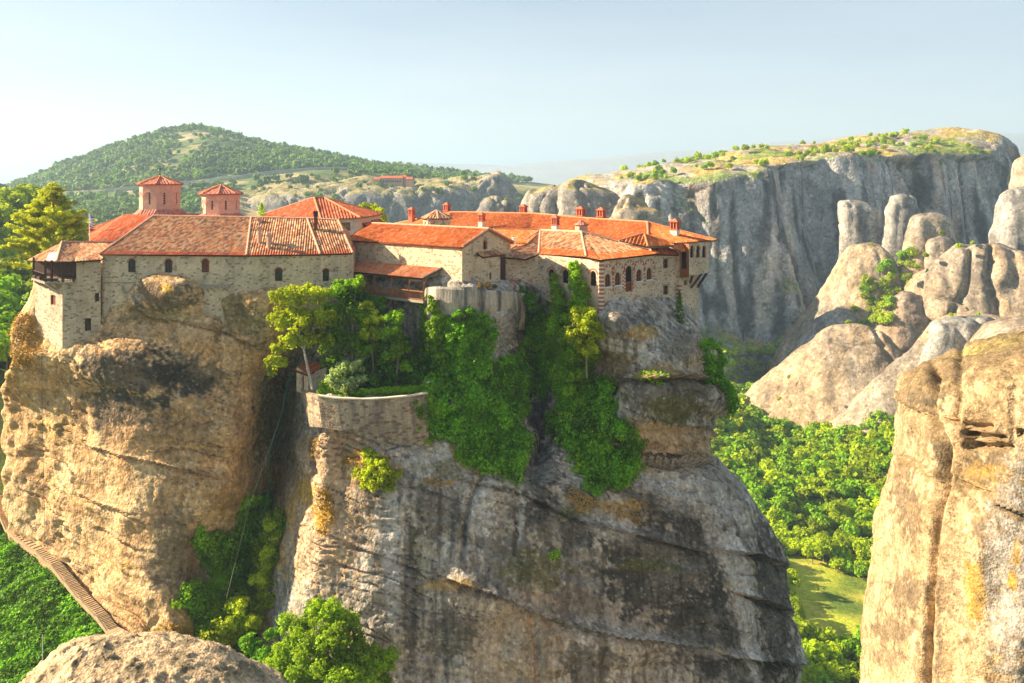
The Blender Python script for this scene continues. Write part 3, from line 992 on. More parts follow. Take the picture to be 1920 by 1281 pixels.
gp += [np.array(q, float) for q in [
    (-40,90,-52),(-75,115,-43),(-55,82,-55),(-80,95,-55),(-50,75,-62),(-100,110,-50),
    (-10,84,-58),(-20,84,-57),(5,84,-64),(30,90,-75),(50,110,-95),(70,130,-115),(25,60,-85),(-20,60,-72),(-60,60,-68),(-30,40,-80),(60,60,-115),
    (-30,110,-55),(0,120,-70),(30,130,-90),(-40,140,-62),(0,180,-100),(-40,220,-90),(60,200,-125),(60,240,-128),(100,220,-128),(100,160,-128),
    (-60,190,-62),(-30,320,-105),(40,320,-118),(0,0,-90),(100,50,-125),(-100,30,-80),(0,-100,-100),(150,100,-128),(-200,150,-50),(-200,50,-80)]]
gp += [np.array((x, y, -130.0)) for x, y in [(600,-200),(600,200),(700,600),(0,900),(400,900),(900,1200),(-600,900),(-400,-400),(300,-400),(-700,200),(0,1500),(-900,2000),(1500,2000),(2500,500),(-2500,500),(0,3000),(3500,3500),(-3500,3500)]]
# the stepped path along the cliff foot, and the bank falling away below it
path = [(-6,930,104.5),(8,960,103.2),(22,990,102.0),(45,1010,101.0),(75,1030,100.2),(105,1055,99.4),(130,1085,98.4),(158,1118,97.4),(190,1150,96.4),(212,1178,95.6),(240,1192,95.0)]
pth = [P(a, b_, y + 9.0 * (max(0, 290 - a) / 270) ** 1.25 - 0.6) for a, b_, y in path]
gp += [p + np.array((0.5, 0.5, -1.0)) for p in pth] + [p + np.array((-3.5, -4.0, -3.2)) for p in pth[::2]]
gp = np.array(gp)
_r = lambda d: np.where(d > 1e-9, d * d * np.log(d + 1e-12), 0)
gs = gp[:, :2] / 300.0
_D = np.linalg.norm(gs[:, None] - gs[None], axis=2)
_n = len(gs)
_A = np.zeros((_n + 3, _n + 3))
_A[:_n, :_n] = _r(_D) + np.eye(_n) * 2e-3
_A[:_n, _n] = 1; _A[:_n, _n + 1:] = gs; _A[_n, :_n] = 1; _A[_n + 1:, :_n] = gs.T
_w = np.linalg.solve(_A, np.concatenate([gp[:, 2], np.zeros(3)]))


def ground_z(x, y):
    q = np.stack([x, y], -1) / 300.0
    sh = q.shape[:-1]
    q = q.reshape(-1, 2)
    z = np.full(len(q), _w[_n]) + q @ _w[_n + 1:]
    for k in range(_n):
        z += _w[k] * _r(np.linalg.norm(q - gs[k], axis=1))
    z = z.reshape(sh)
    far = sst(650, 1400, np.hypot(x, np.maximum(y - 200, -y)))
    z = z * (1 - far) - 130.0 * far
    return np.clip(z, -135, -3)


def ground_full(x, y):
    z = ground_z(x, y)
    G = np.stack([x, y, z * 0], -1)
    return z + 1.6 * fbm(G * 0.02, 3) * sst(60, 200, y) + 0.3 * fbm(G * 0.15, 2)


xs = np.concatenate([-np.geomspace(9000, 420, 26), np.linspace(-400, 460, 216), np.geomspace(480, 9000, 26)])
ys = np.concatenate([-np.geomspace(1500, 40, 14), np.linspace(-30, 560, 150), np.geomspace(570, 12000, 40)])
gx, gy = np.meshgrid(xs, ys[::-1])
gz = ground_full(gx, gy)
GG = np.stack([gx, gy, gz], -1)


def col_ground(G):
    n = fbm(G * 0.03, 4)
    n2 = fbm(G * 0.25, 3)
    c = np.ones(G.shape) * np.array((0.085, 0.12, 0.03))
    c = lerp(c, (0.16, 0.17, 0.04), sst(-0.1, 0.3, n))
    px, py = pxof(np.where(G[..., 1:2] > 1, G, 1.0))
    # meadow on the valley floor
    md = blob(px, py, 1530, 1140, 130, 105, 12, 0.3 * n2) * (G[..., 1] > 150) * (G[..., 1] < 330)
    gcol = np.ones(G.shape) * np.array((0.48, 0.52, 0.05))
    gcol = lerp(gcol, (0.60, 0.50, 0.10), sst(0.0, 0.35, n + 0.5 * n2))
    gcol = lerp(gcol, (0.13, 0.20, 0.03), sst(0.1, 0.4, fbm(G * 0.06 + 9, 3)))
    c = c * (1 - md[..., None]) + gcol * md[..., None]
    # bare earth scars in the wood
    for a, b_, rx, ry in ((1440, 955, 30, 16), (1532, 905, 14, 24), (1540, 700, 30, 20)):
        c = lerp(c, (0.42, 0.27, 0.12), blob(px, py, a, b_, rx, ry, 10, 0.4 * n2) * (G[..., 1] > 150) * (G[..., 1] < 480))
    # open plain far behind
    fr = sst(900, 2500, G[..., 1])
    plain = lerp(np.ones(G.shape) * np.array((0.17, 0.19, 0.09)), (0.30, 0.27, 0.16), sst(-0.1, 0.3, fbm(G * 0.002, 4)))
    return c * (1 - fr[..., None]) + plain * fr[..., None]


def soil_mat():
    m, nt, b = nmat("grass and soil")
    t = NT(nt)
    geo = t.n("NewGeometry").outputs['Position']
    at = t.n("VertexColor", layer_name="Col").outputs['Color']
    n = t.ramp(t.noise(geo, 0.8, 6, 0.7), [(0.3, 0.6), (0.7, 1.3)])
    t.l(t.mix(1.0, at, n, 'MULTIPLY'), b.inputs['Base Color'])
    t.bump(t.noise(geo, 0.6, 6, 0.7), 0.6, 1.0, b)
    return m


M['soil'] = soil_mat()
nvy, nux = GG.shape[:2]
_i = np.arange(nvy * nux).reshape(nvy, nux)
GQ = np.stack([_i[:-1, :-1], _i[1:, :-1], _i[1:, 1:], _i[:-1, 1:]], -1).reshape(-1, 4)
g_o = npmesh("ground", GG.reshape(-1, 3), GQ, M['soil'], col=col_ground(GG).reshape(-1, 3), smooth=True)
tag(g_o, kind='structure')


# ---------------------------------------------------------------- far hill
def land(name, rows, res, disp, color, mat, kind='structure'):
    """open relief: rows from the far crest down to the near foot, each a list of (px, py, Y)"""
    n = max(len(r) for r in rows)
    C = []
    for r in rows:
        C.append([P(a, b_, y) for a, b_, y in resample(r, n)])
    C = np.array(C)
    # the far side falls away behind the crest
    top = C[0]
    b1 = top + np.array((0, 1, 0)) * (0.16 * top[:, 1:2]) + np.array((0, 0, -1.0)) * 0.03 * top[:, 1:2]
    b2 = top + np.array((0, 1, 0)) * (0.45 * top[:, 1:2]); b2[:, 2] = -135
    foot = C[-1].copy(); foot[:, 1] -= 0.02 * foot[:, 1]; foot[:, 2] = -138
    C = np.concatenate([[b2, b1], C, [foot]], 0)
    S = cage(name, C, res, False, None, disp, color, mat)
    tag(S.obj, kind=kind)
    return S


def hill_col(S):
    G = S.G
    n = fbm(sc(G, .006, .006, .006), 4)
    n2 = fbm(G * 0.03, 4)
    c = np.ones(G.shape) * np.array((0.10, 0.15, 0.04))
    c = lerp(c, (0.44, 0.34, 0.15), sst(-0.05, 0.2, n + 0.4 * n2 - 0.06 + 0.25 * sst(300, 250, S.py)))
    c = lerp(c, (0.36, 0.31, 0.24), sst(0.15, 0.35, n2) * 0.5)
    return c


S_hill = land("hill", [
    [(-500,420,1450),(-200,395,1450),(-40,375,1400),(40,352,1350),(110,322,1300),(200,286,1280),(290,259,1260),(370,244,1250),(440,262,1250),(520,281,1250),(600,295,1250),(660,309,1260),(760,322,1300),(860,332,1350),(1000,345,1400),(1150,360,1450)],
    [(-500,440,1250),(-200,405,1250),(-40,380,1200),(40,357,1180),(110,333,1140),(200,304,1120),(290,278,1100),(370,262,1090),(440,274,1090),(520,290,1090),(600,301,1100),(660,313,1120),(760,326,1180),(860,336,1200),(1000,350,1250),(1150,365,1300)],
    [(-500,450,1100),(-200,415,1080),(-40,385,1050),(60,361,1010),(130,352,990),(220,338,970),(300,325,960),(370,313,955),(440,310,955),(520,312,960),(600,315,980),(680,321,1000),(760,331,1040),(860,341,1080),(1000,355,1100),(1150,370,1150)],
    [(-500,460,980),(-200,420,960),(-40,392,940),(60,369,925),(130,362,915),(220,357,905),(300,350,900),(370,343,900),(440,335,900),(520,325,910),(600,321,925),(680,326,940),(760,337,960),(860,346,980),(1000,360,1000),(1150,375,1050)],
    [(-500,480,900),(-200,430,880),(-40,400,860),(60,382,850),(130,378,840),(220,374,835),(300,366,830),(370,360,830),(440,356,830),(520,341,840),(600,332,850),(680,331,870),(760,343,880),(860,352,900),(1000,365,900),(1150,380,950)],
    [(-500,520,760),(-200,460,740),(-40,430,720),(60,410,710),(130,410,700),(220,415,690),(300,420,680),(370,425,680),(440,460,690),(520,470,700),(600,470,720),(680,470,740),(760,470,760),(860,470,780),(1000,470,800),(1150,480,850)],
    [(-500,600,600),(-200,520,600),(-40,480,600),(60,460,600),(130,460,600),(220,470,600),(300,480,600),(370,490,600),(440,560,600),(520,590,600),(600,600,620),(680,600,640),(760,600,660),(860,600,680),(1000,600,700),(1150,600,700)],
], 7.0, lambda G, N, px, py: 5.0 * fbm(G * 0.008, 4) * sst(245, 300, py) + 1.2 * fbm(G * 0.05, 3), hill_col, M['rock_far'])

# road along the foot of the hill
rd = [(-60,384),(60,371),(100,367),(160,364),(230,358),(300,351),(370,344),(440,336),(500,328),(560,322),(620,319),(665,319)]
rp = []
hb = S_hill.G.reshape(-1, 3); hpx, hpy = pxof(hb)
msk = (hb[:, 1] < 1120)
for a, b_ in resample(rd, 60):
    k = np.argmin(np.where(msk, (hpx - a) ** 2 + ((hpy - b_) * 3) ** 2, 1e9))
    rp.append(hb[k])
rp = np.array(rp)
for _ in range(6):
    rp[1:-1] = 0.5 * rp[1:-1] + 0.25 * (rp[2:] + rp[:-2])
rv = []
for p in rp:
    rv += [p + np.array((0, 7, 2.2)), p + np.array((0, -3, 2.2)), p + np.array((0, -3.5, -4))]
rf = []
for i in range(len(rp) - 1):
    a = 3 * i
    rf += [(a, a + 1, a + 4, a + 3), (a + 1, a + 2, a + 5, a + 4)]
o = npmesh("road", rv, rf, plain_mat("road surface", (0.40, 0.36, 0.30), 0.9, 0.15, 0.1))
tag(o, kind='structure')
gr = MB()
for i in range(0, len(rp) - 1):
    gr.bar(rp[i] + np.array((0, -2.5, 3.0)), rp[i + 1] + np.array((0, -2.5, 3.0)), 0.4, 0.9)
    gr.bar(rp[i] + np.array((0, -2.5, 2.0)), rp[i] + np.array((0, -2.5, 3.2)), 0.4)
o = gr.build("guard_rail", M['concrete'])
tag(o, "long pale guard rail beside the road below the hill", "guard rail")

# ---------------------------------------------------------------- cliffs
FARC = std_col((0.22, 0.21, 0.20), (0.30, 0.28, 0.25), (0.11, 0.11, 0.11), 0.012, 0.6, (0.30, 0.26, 0.11), 0.0, 0.1)


def far_disp(a, s, fl):
    def f(G, N, px, py):
        q = sc(G, s, s, s * 0.22)
        d = a * fbm(q, 4) - fl * sst(0.6, 1.0, ridged(sc(G, s * 1.8, s * 1.8, s * 0.1) + 5, 2))
        return d + a * 0.3 * fbm(G * s * 3, 3)
    return f


S_mid = land("cliff", [
    [(380,385,900),(450,366,880),(500,352,870),(560,346,870),(620,342,870),(680,338,870),(740,333,870),(800,337,860),(860,336,850),(905,331,840),(940,329,820),(958,335,815),(968,352,810),(990,390,800)],
    [(380,395,830),(450,374,810),(500,361,800),(560,356,795),(620,350,790),(680,347,790),(740,347,790),(800,347,790),(860,345,790),(905,338,790),(940,332,790),(958,341,790),(968,362,790),(985,400,790)],
    [(380,410,800),(450,392,785),(500,376,778),(560,371,770),(620,364,772),(680,362,766),(740,360,768),(800,360,770),(860,358,772),(905,350,775),(940,343,778),(958,352,780),(967,372,780),(985,410,785)],
    [(380,440,790),(450,425,775),(500,415,768),(560,410,760),(620,405,760),(680,405,758),(740,400,760),(800,400,760),(860,400,765),(905,395,768),(940,390,770),(960,395,775),(972,410,778),(990,440,780)],
    [(380,560,770),(450,560,760),(500,560,755),(560,560,750),(620,560,750),(680,560,748),(740,560,750),(800,560,750),(860,560,755),(905,560,758),(940,560,760),(960,560,765),(972,560,768),(990,560,770)],
], 3.2, far_disp(6, 0.03, 6), FARC, M['rock_far'])

BIG = std_col((0.35, 0.35, 0.35), (0.47, 0.46, 0.44), (0.09, 0.09, 0.09), 0.013, 0.95, (0.40, 0.30, 0.10), 0.0, 0.1)


def big_disp(G, N, px, py):
    x = G[..., 0] + 0.3 * G[..., 1]
    q = np.stack([x * 0.018, G[..., 1] * 0.016, G[..., 2] * 0.0035], -1)
    steep = 1 - sst(0.45, 0.8, N[..., 2])
    bil = np.abs(perlin(np.stack([x * 0.021 + 3.3, G[..., 1] * 0.012, G[..., 2] * 0.0045], -1)))
    d = (30 * bil - 9 + 14 * fbm(q * 0.8 + 2, 3) - 8 * sst(0.6, 1.0, ridged(q * 1.1 + 5, 2)) - 4 * sst(0.7, 1.0, ridged(q * 3.1 + 15, 2))) * (0.2 + 0.8 * steep)
    d += 3.5 * fbm(G * sc(np.ones(3), 0.05, 0.05, 0.02) + 12, 4) * (0.3 + 0.7 * steep)
    d += 1.0 * fbm(G * 0.16, 3)
    d -= steep * 4.5 * sst(0.8, 1.0, ridged(np.stack([x * 0.045, G[..., 1] * 0.03, G[..., 2] * 0.006], -1) + 30, 2))
    s = G[..., 2] + 0.1 * x
    d += steep * 1.2 * perlin(np.stack([s * 0.09, x * 0.004, x * 0], -1))
    return d


def big_col(S):
    c = BIG(S)
    G = S.G
    up = sst(0.4, 0.7, S.N[..., 2])
    c = lerp(c, (0.33, 0.29, 0.24), up * sst(0.0, 0.25, fbm(G * 0.035 + 5, 4) + 0.25 * sst(1500, 1250, S.px)))
    c = lerp(c, (0.16, 0.24, 0.04), up * sst(0.02, 0.2, fbm(G * 0.03 + 25, 4)) * 0.8)
    st = sst(0.15, 0.45, perlin(sc(G, 0.10, 0.07, 0.004) + 3) + 0.2 * fbm(G * 0.02, 3))
    steep = 1 - sst(0.35, 0.7, S.N[..., 2])
    c = lerp(c, (0.60, 0.55, 0.47), st * steep * 0.75)
    st = sst(0.12, 0.3, perlin(sc(G, 0.16, 0.1, 0.005) + 31) + 0.2 * fbm(G * 0.03, 3))
    c = lerp(c, (0.05, 0.05, 0.055), st * steep * 0.8)
    st = sst(0.25, 0.5, perlin(sc(G, 0.06, 0.05, 0.008) + 71))
    c = lerp(c, (0.42, 0.27, 0.17), st * steep * 0.5 * sst(420, 320, S.py))
    return c


S_big = land("cliff", [
    [(1040,350,640),(1100,331,630),(1170,323,620),(1260,308,620),(1330,296,620),(1400,287,630),(1470,281,640),(1540,272,650),(1600,261,660),(1650,251,670),(1700,247,680),(1760,250,680),(1830,249,680),(1865,258,670),(1890,275,660),(1906,292,650),(1925,330,640),(1950,400,640)],
    [(1040,358,600),(1100,337,585),(1170,330,570),(1260,318,560),(1330,307,560),(1400,300,565),(1470,291,575),(1540,283,590),(1600,274,600),(1650,266,610),(1700,262,620),(1760,263,625),(1830,262,625),(1865,268,620),(1890,285,620),(1906,300,620),(1925,340,620),(1945,400,620)],
    [(1040,370,575),(1100,343,555),(1170,336,540),(1260,330,525),(1330,323,522),(1400,318,525),(1470,300,540),(1540,292,552),(1600,287,560),(1650,284,568),(1700,280,576),(1760,280,584),(1830,281,590),(1865,285,596),(1890,298,600),(1906,312,604),(1922,350,608),(1940,400,612)],
    [(1040,390,565),(1100,356,545),(1170,346,528),(1260,345,514),(1330,340,508),(1400,336,512),(1470,318,530),(1540,312,543),(1600,308,550),(1650,306,557),(1700,302,565),(1760,302,574),(1830,303,582),(1865,306,590),(1890,320,595),(1905,335,600),(1918,370,604),(1935,410,608)],
    [(1040,420,560),(1100,400,540),(1170,390,522),(1260,392,507),(1330,395,500),(1400,395,505),(1470,392,528),(1540,392,541),(1600,392,546),(1650,390,551),(1700,388,558),(1760,388,566),(1830,388,574),(1865,390,583),(1888,395,590),(1900,400,596),(1915,410,602),(1930,430,606)],
    [(1040,480,550),(1100,475,532),(1170,470,515),(1260,470,500),(1330,475,493),(1400,480,498),(1470,480,520),(1540,480,535),(1600,480,540),(1650,480,545),(1700,480,550),(1760,480,558),(1830,480,566),(1865,480,575),(1885,480,583),(1898,480,590),(1912,480,596),(1925,480,600)],
    [(1040,600,540),(1100,600,520),(1170,600,503),(1260,600,488),(1330,605,482),(1400,608,486),(1470,605,505),(1540,600,520),(1600,600,530),(1650,600,535),(1700,600,540),(1760,600,548),(1830,600,556),(1865,600,565),(1885,600,570),(1898,600,576),(1912,600,580),(1925,600,590)],
    [(1040,720,520),(1100,720,500),(1170,715,484),(1260,705,470),(1330,700,462),(1400,695,465),(1470,690,480),(1540,700,500),(1600,700,520),(1650,700,530),(1700,700,535),(1760,700,540),(1830,700,550),(1865,700,555),(1885,700,560),(1898,700,570),(1912,700,575),(1925,700,580)],
], 1.7, big_disp, big_col, M['rock_far'])

M['rock_dome'] = rock_mat('smooth dome rock', 0.3, 0.28)
# rocks between the monastery and the big cliff
dd = std_disp(5.0, 0.035, 2.0, 0.10, 3.0, 1.0)
dome("small_rock", [(371,925,940),(375,915,952),(382,905,962),(395,890,968),(420,860,975),(470,820,985),(560,800,990)], 600, 1.5, dd, DARKC, M['rock_dome'], "low rounded rock with a green grassy crest just above the red monastery roof", 1.0)
dome("small_rock", [(350,1040,1070),(354,1015,1090),(361,990,1100),(380,975,1105),(420,965,1110),(520,960,1115)], 510, 1.5, dd, DARKC, M['rock_dome'], "grey rounded rock left of the gap where the pale plain shows", 0.8)
dome("small_rock", [(344,1080,1100),(350,1060,1125),(358,1048,1150),(372,1045,1165),(400,1040,1185),(520,1030,1190)], 495, 1.5, dd, DARKC, M['rock_dome'], "grey lumpy rock rising behind the two tall chimneys", 0.8)
dome("rock_spur", [(372,1170,1195),(378,1160,1210),(390,1148,1230),(410,1140,1250),(440,1135,1265),(540,1120,1280)], 462, 1.4, dd, WARMG, M['rock_dome'], "sunlit tan spur of rock beside the chimneys at the foot of the big cliff", 0.8)

dp = std_disp(3.0, 0.03, 1.1, 0.11, 1.2, 0.8, 0.6)
D_ = []
D_.append(dome("rock_pillar", [(361,1680,1702),(366,1669,1712),(385,1661,1720),(420,1657,1726),(480,1648,1734),(560,1636,1745),(700,1620,1750)], 490, 1.2, dp, GREYC, M['rock_dome'], "tall rounded rock pillar with a dark cap in front of the cliff wall", 0.9))
D_.append(dome("rock_pillar", [(377,1578,1612),(381,1574,1630),(390,1573,1643),(402,1574,1652),(420,1576,1656),(470,1576,1662),(560,1570,1670),(700,1560,1690)], 500, 1.2, dp, GREYC, M['rock_dome'], "flat topped rock block standing left of the tall pillar", 0.8, 3.0))
D_.append(dome("rock_dome", [(458,1610,1640),(463,1597,1652),(475,1590,1663),(500,1577,1672),(540,1556,1685),(580,1526,1697),(640,1488,1705),(720,1450,1705),(790,1420,1700)], 466, 1.2, dp, WARM, M['rock_dome'], "leaning rounded rock with a sunlit left flank above the shaded gully", 0.7, shear=0.4))
D_.append(dome("rock_dome", [(398,1738,1762),(403,1722,1778),(414,1710,1786),(440,1702,1789),(475,1694,1790),(510,1689,1780),(560,1688,1770),(700,1680,1760)], 456, 1.2, dp, WARM, M['rock_dome'], "arched rock with a bush in its hollow beside the largest grey dome", 0.7))
D_.append(dome("small_rock", [(445,1752,1775),(450,1742,1785),(462,1737,1792),(480,1736,1800),(520,1735,1810),(600,1730,1820)], 445, 1.2, dp, WARM, M['rock_dome'], "small rock knob topped by a green bush before the arched rock", 0.8))
D_.append(dome("rock_dome", [(452,1815,1850),(457,1800,1872),(468,1786,1900),(485,1772,1955),(505,1755,2010),(530,1740,2040),(560,1725,2060),(600,1712,2080),(640,1705,2090),(760,1690,2100)], 430, 1.1, cracked(std_disp(4.0, 0.025, 1.6, 0.08, 2.5, 1.2, 0.8), [([(1858,462),(1850,520),(1872,575),(1866,630)], 4, 4), ([(1818,470),(1815,530),(1790,580),(1775,640)], 4.5, 5), ([(1760,560),(1800,566),(1812,580)], 3, 3), ([(1740,600),(1790,612),(1850,600)], 2, 3)]), WARM, M['rock_dome'], "largest grey rock dome with deep rounded clefts at the side of the valley", 0.5, shear=0.35))
D_.append(dome("rock_dome", [(548,1690,1712),(553,1680,1725),(570,1668,1738),(600,1648,1745),(630,1622,1748),(660,1600,1752),(700,1590,1760),(760,1580,1770)], 440, 1.1, dp, std_col((0.34,0.24,0.16),(0.28,0.21,0.16),(0.12,0.10,0.08),0.03,0.5,None,0.3,0.2), M['rock_dome'], "dark brown rounded rock wedged between the pale slabs", 0.9))
dl = std_disp(3.0, 0.022, 1.0, 0.10, 0.5, 1.0, 0.4)
D_.append(dome("rock_dome", [(606,1582,1622),(611,1568,1640),(622,1552,1655),(640,1536,1668),(670,1505,1685),(705,1467,1700),(745,1420,1702),(785,1388,1700),(850,1360,1710),(960,1330,1720)], 420, 0.9, cracked(dl, [([(1560,640),(1600,650),(1650,645)], 1.5, 4), ([(1640,615),(1660,660),(1690,700)], 2.0, 4)]), WARM, M['rock_dome'], "broad sunlit rock dome with a smooth apron sloping down to the wood", 0.5, 2.2, 0.0, shear=0.45))
D_.append(dome("rock_slab", [(590,1795,1848),(595,1780,1868),(605,1765,1876),(630,1742,1882),(665,1715,1884),(705,1680,1880),(760,1635,1875),(810,1590,1868),(860,1545,1866),(950,1470,1880),(1040,1420,1890)], 385, 0.9, dl, WARM, M['rock_dome'], "long slanting rock slab running down to the wood below the domes", 0.45, 2.2, 0.0, shear=0.45))
D_.append(dome("rock_block", [(596,1775,1848),(600,1758,1866),(612,1746,1877),(635,1738,1882),(670,1730,1886),(740,1715,1890)], 366, 0.9, std_disp(2.5, 0.03, 1.0, 0.1, 2.0, 0.8, 0.4), GREYC, M['rock_dome'], "grey rock block split by a dark cleft at the top of the slanting slab", 0.5, 3.0))
D_.append(dome("rock_dome", [(600,1905,1960),(606,1880,2000),(618,1860,2040),(640,1840,2060),(700,1800,2100),(800,1760,2150),(950,1700,2200)], 350, 0.9, dl, WARM, M['rock_dome'], "low sunlit dome just above the crest of the near cliff", 0.7))
D_.append(dome("rock_pillar", [(348,1900,1940),(356,1885,1965),(375,1874,1985),(410,1866,2000),(450,1862,2010),(490,1862,2020),(600,1860,2030)], 460, 1.3, dp, GREYC, M['rock_dome'], "bluish shaded rock shoulder at the end of the cliff", 0.7))
D_.append(dome("rock_pillar", [(288,1925,1960),(296,1912,1985),(315,1903,2005),(345,1900,2020),(400,1898,2030),(520,1890,2040)], 520, 1.4, dp, WARMG, M['rock_dome'], "sunlit tip of rock rising above the bluish shoulder", 0.7))
D_.append(dome("rock_slab", [(585,1560,1590),(592,1545,1605),(615,1520,1620),(650,1490,1625),(690,1465,1600),(730,1445,1570),(790,1420,1540)], 455, 1.2, dp, GREYC, M['rock_dome'], "pointed shaded slab at the foot of the cliff above the green gully", 0.5))
dome("small_rock", [(348,-40,0),(355,-60,18),(370,-90,38),(388,-110,52),(420,-130,60),(520,-150,70)], 480, 2.0, dp, GREYC, M['rock_dome'], "dark bluish rock hump far behind the pine tree", 0.8)
dome("boulder", [(386,28,50),(389,22,58),(396,18,62),(405,16,64),(425,14,66)], 360, 1.2, std_disp(1.2, 0.08, 0.4, 0.3), GREYC, M['rock_dome'], "small pale boulder on the slope beyond the pine tree", 1.0)
dome("rock_wall", [(640,-60,5),(655,-90,22),(690,-120,30),(740,-150,40),(800,-160,50),(900,-170,60)], 150, 0.8, std_disp(1.5, 0.08, 0.6, 0.3, 0.8, 0.4), GREYC, M['rock'], "dark shaded cliff behind the orange ridge of the monastery rock", 0.8)

# ---------------------------------------------------------------- near cliff on the right
NEAR_ROWS = [
 (628, [(1905,62),(1960,60),(2050,58),(2200,58),(2500,60)]),
 (640, [(1828,62),(1870,58),(1930,55),(2050,53),(2500,56)]),
 (662, [(1768,62),(1805,58),(1860,54),(1920,51),(2050,49),(2500,54)]),
 (700, [(1704,61),(1740,57),(1800,53),(1860,50),(1920,48.5),(2050,47.5),(2500,53)]),
 (735, [(1686,60),(1712,56),(1770,52.5),(1850,49.5),(1920,48),(2050,47),(2500,52)]),
 (780, [(1684,60),(1706,56),(1750,52.8),(1775,52.6),(1850,49.2),(1920,47.6),(2050,46.8),(2500,52)]),
 (840, [(1677,60),(1704,56),(1750,52.6),(1790,51.6),(1850,49),(1920,47.4),(2050,46.6),(2500,52)]),
 (900, [(1661,60),(1690,55.5),(1745,52.6),(1780,51.6),(1850,49),(1920,47.4),(2050,46.6),(2500,52)]),
 (975, [(1640,60),(1672,55.5),(1720,52.2),(1770,50.6),(1850,48.6),(1920,47.2),(2050,46.6),(2500,52)]),
 (1060,[(1637,60),(1668,55.5),(1715,52),(1760,50.2),(1850,48.2),(1915,46.6),(2050,46.4),(2500,52)]),
 (1140,[(1618,60),(1652,55),(1705,51.5),(1755,49.8),(1850,47.8),(1900,46.4),(2050,46.4),(2500,52)]),
 (1190,[(1614,60),(1648,55),(1700,51.2),(1755,49.5),(1850,47.4),(1890,46.2),(2050,46.4),(2500,52)]),
 (1290,[(1616,60),(1650,54.5),(1700,50.8),(1755,49),(1850,47),(1880,46),(2050,46.2),(2500,52)]),
 (1500,[(1610,60),(1645,54),(1700,50),(1755,48.5),(1850,46.6),(1900,45.8),(2050,46),(2500,52)]),
 (2600,[(1560,60),(1600,54),(1660,49),(1750,47),(1850,45),(1900,44.5),(2050,45),(2500,52)]),
 (4200,[(1540,60),(1600,54),(1660,49),(1750,47),(1850,45),(1900,44.5),(2050,45),(2500,52)]),
]
nf = 12
fr = np.array([[P(a, py, y) for a, y in resample(l, nf)] for py, l in NEAR_ROWS])
ctrl_near = close_rows(fr, 14.0, 6, cap=[(0.10, 0.05), (0.45, 0.15), (0.98, 0.2)], drop=True)


def disp_near(G, N, px, py):
    d = 0.5 * fbm(G * 0.22, 3) + 0.22 * fbm(G * 0.8 + 5, 3) + 0.08 * fbm(G * 3.2, 3)
    q = sc(G, 0.7, 0.5, 0.03)
    d += 0.22 * perlin(q + 3)
    d += crack(px, py, [(1755,690),(1745,760),(1765,830),(1768,900),(1752,1000),(1742,1120),(1735,1281)], 0.75, 9)
    d += crack(px, py, [(1800,640),(1796,720),(1795,790)], 0.35, 6)
    d += crack(px, py, [(1900,730),(1895,840)], 0.2, 6)
    d += ledge(px, py, [(1684,852),(1730,880),(1765,905)], 0.5, 7)
    d += ledge(px, py, [(1780,888),(1820,905),(1860,920)], 0.4, 6)
    d += ledge(px, py, [(1870,945),(1920,968),(1990,980)], 0.5, 7)
    d += ledge(px, py, [(1690,748),(1740,775),(1760,790)], 0.4, 9)
    for cx_, cy_, rx, ry in ((1830,797,32,9),(1832,816,36,7),(1860,818,22,6),(1838,835,26,9),(1872,838,24,8),(1815,836,14,12),(1912,812,12,7),(1780,787,12,5),(1812,812,12,6)):
        d -= 0.6 * blob(px, py, cx_, cy_, rx, ry, 6, 0.25 * fbm(G * 1.5, 2))
    return d


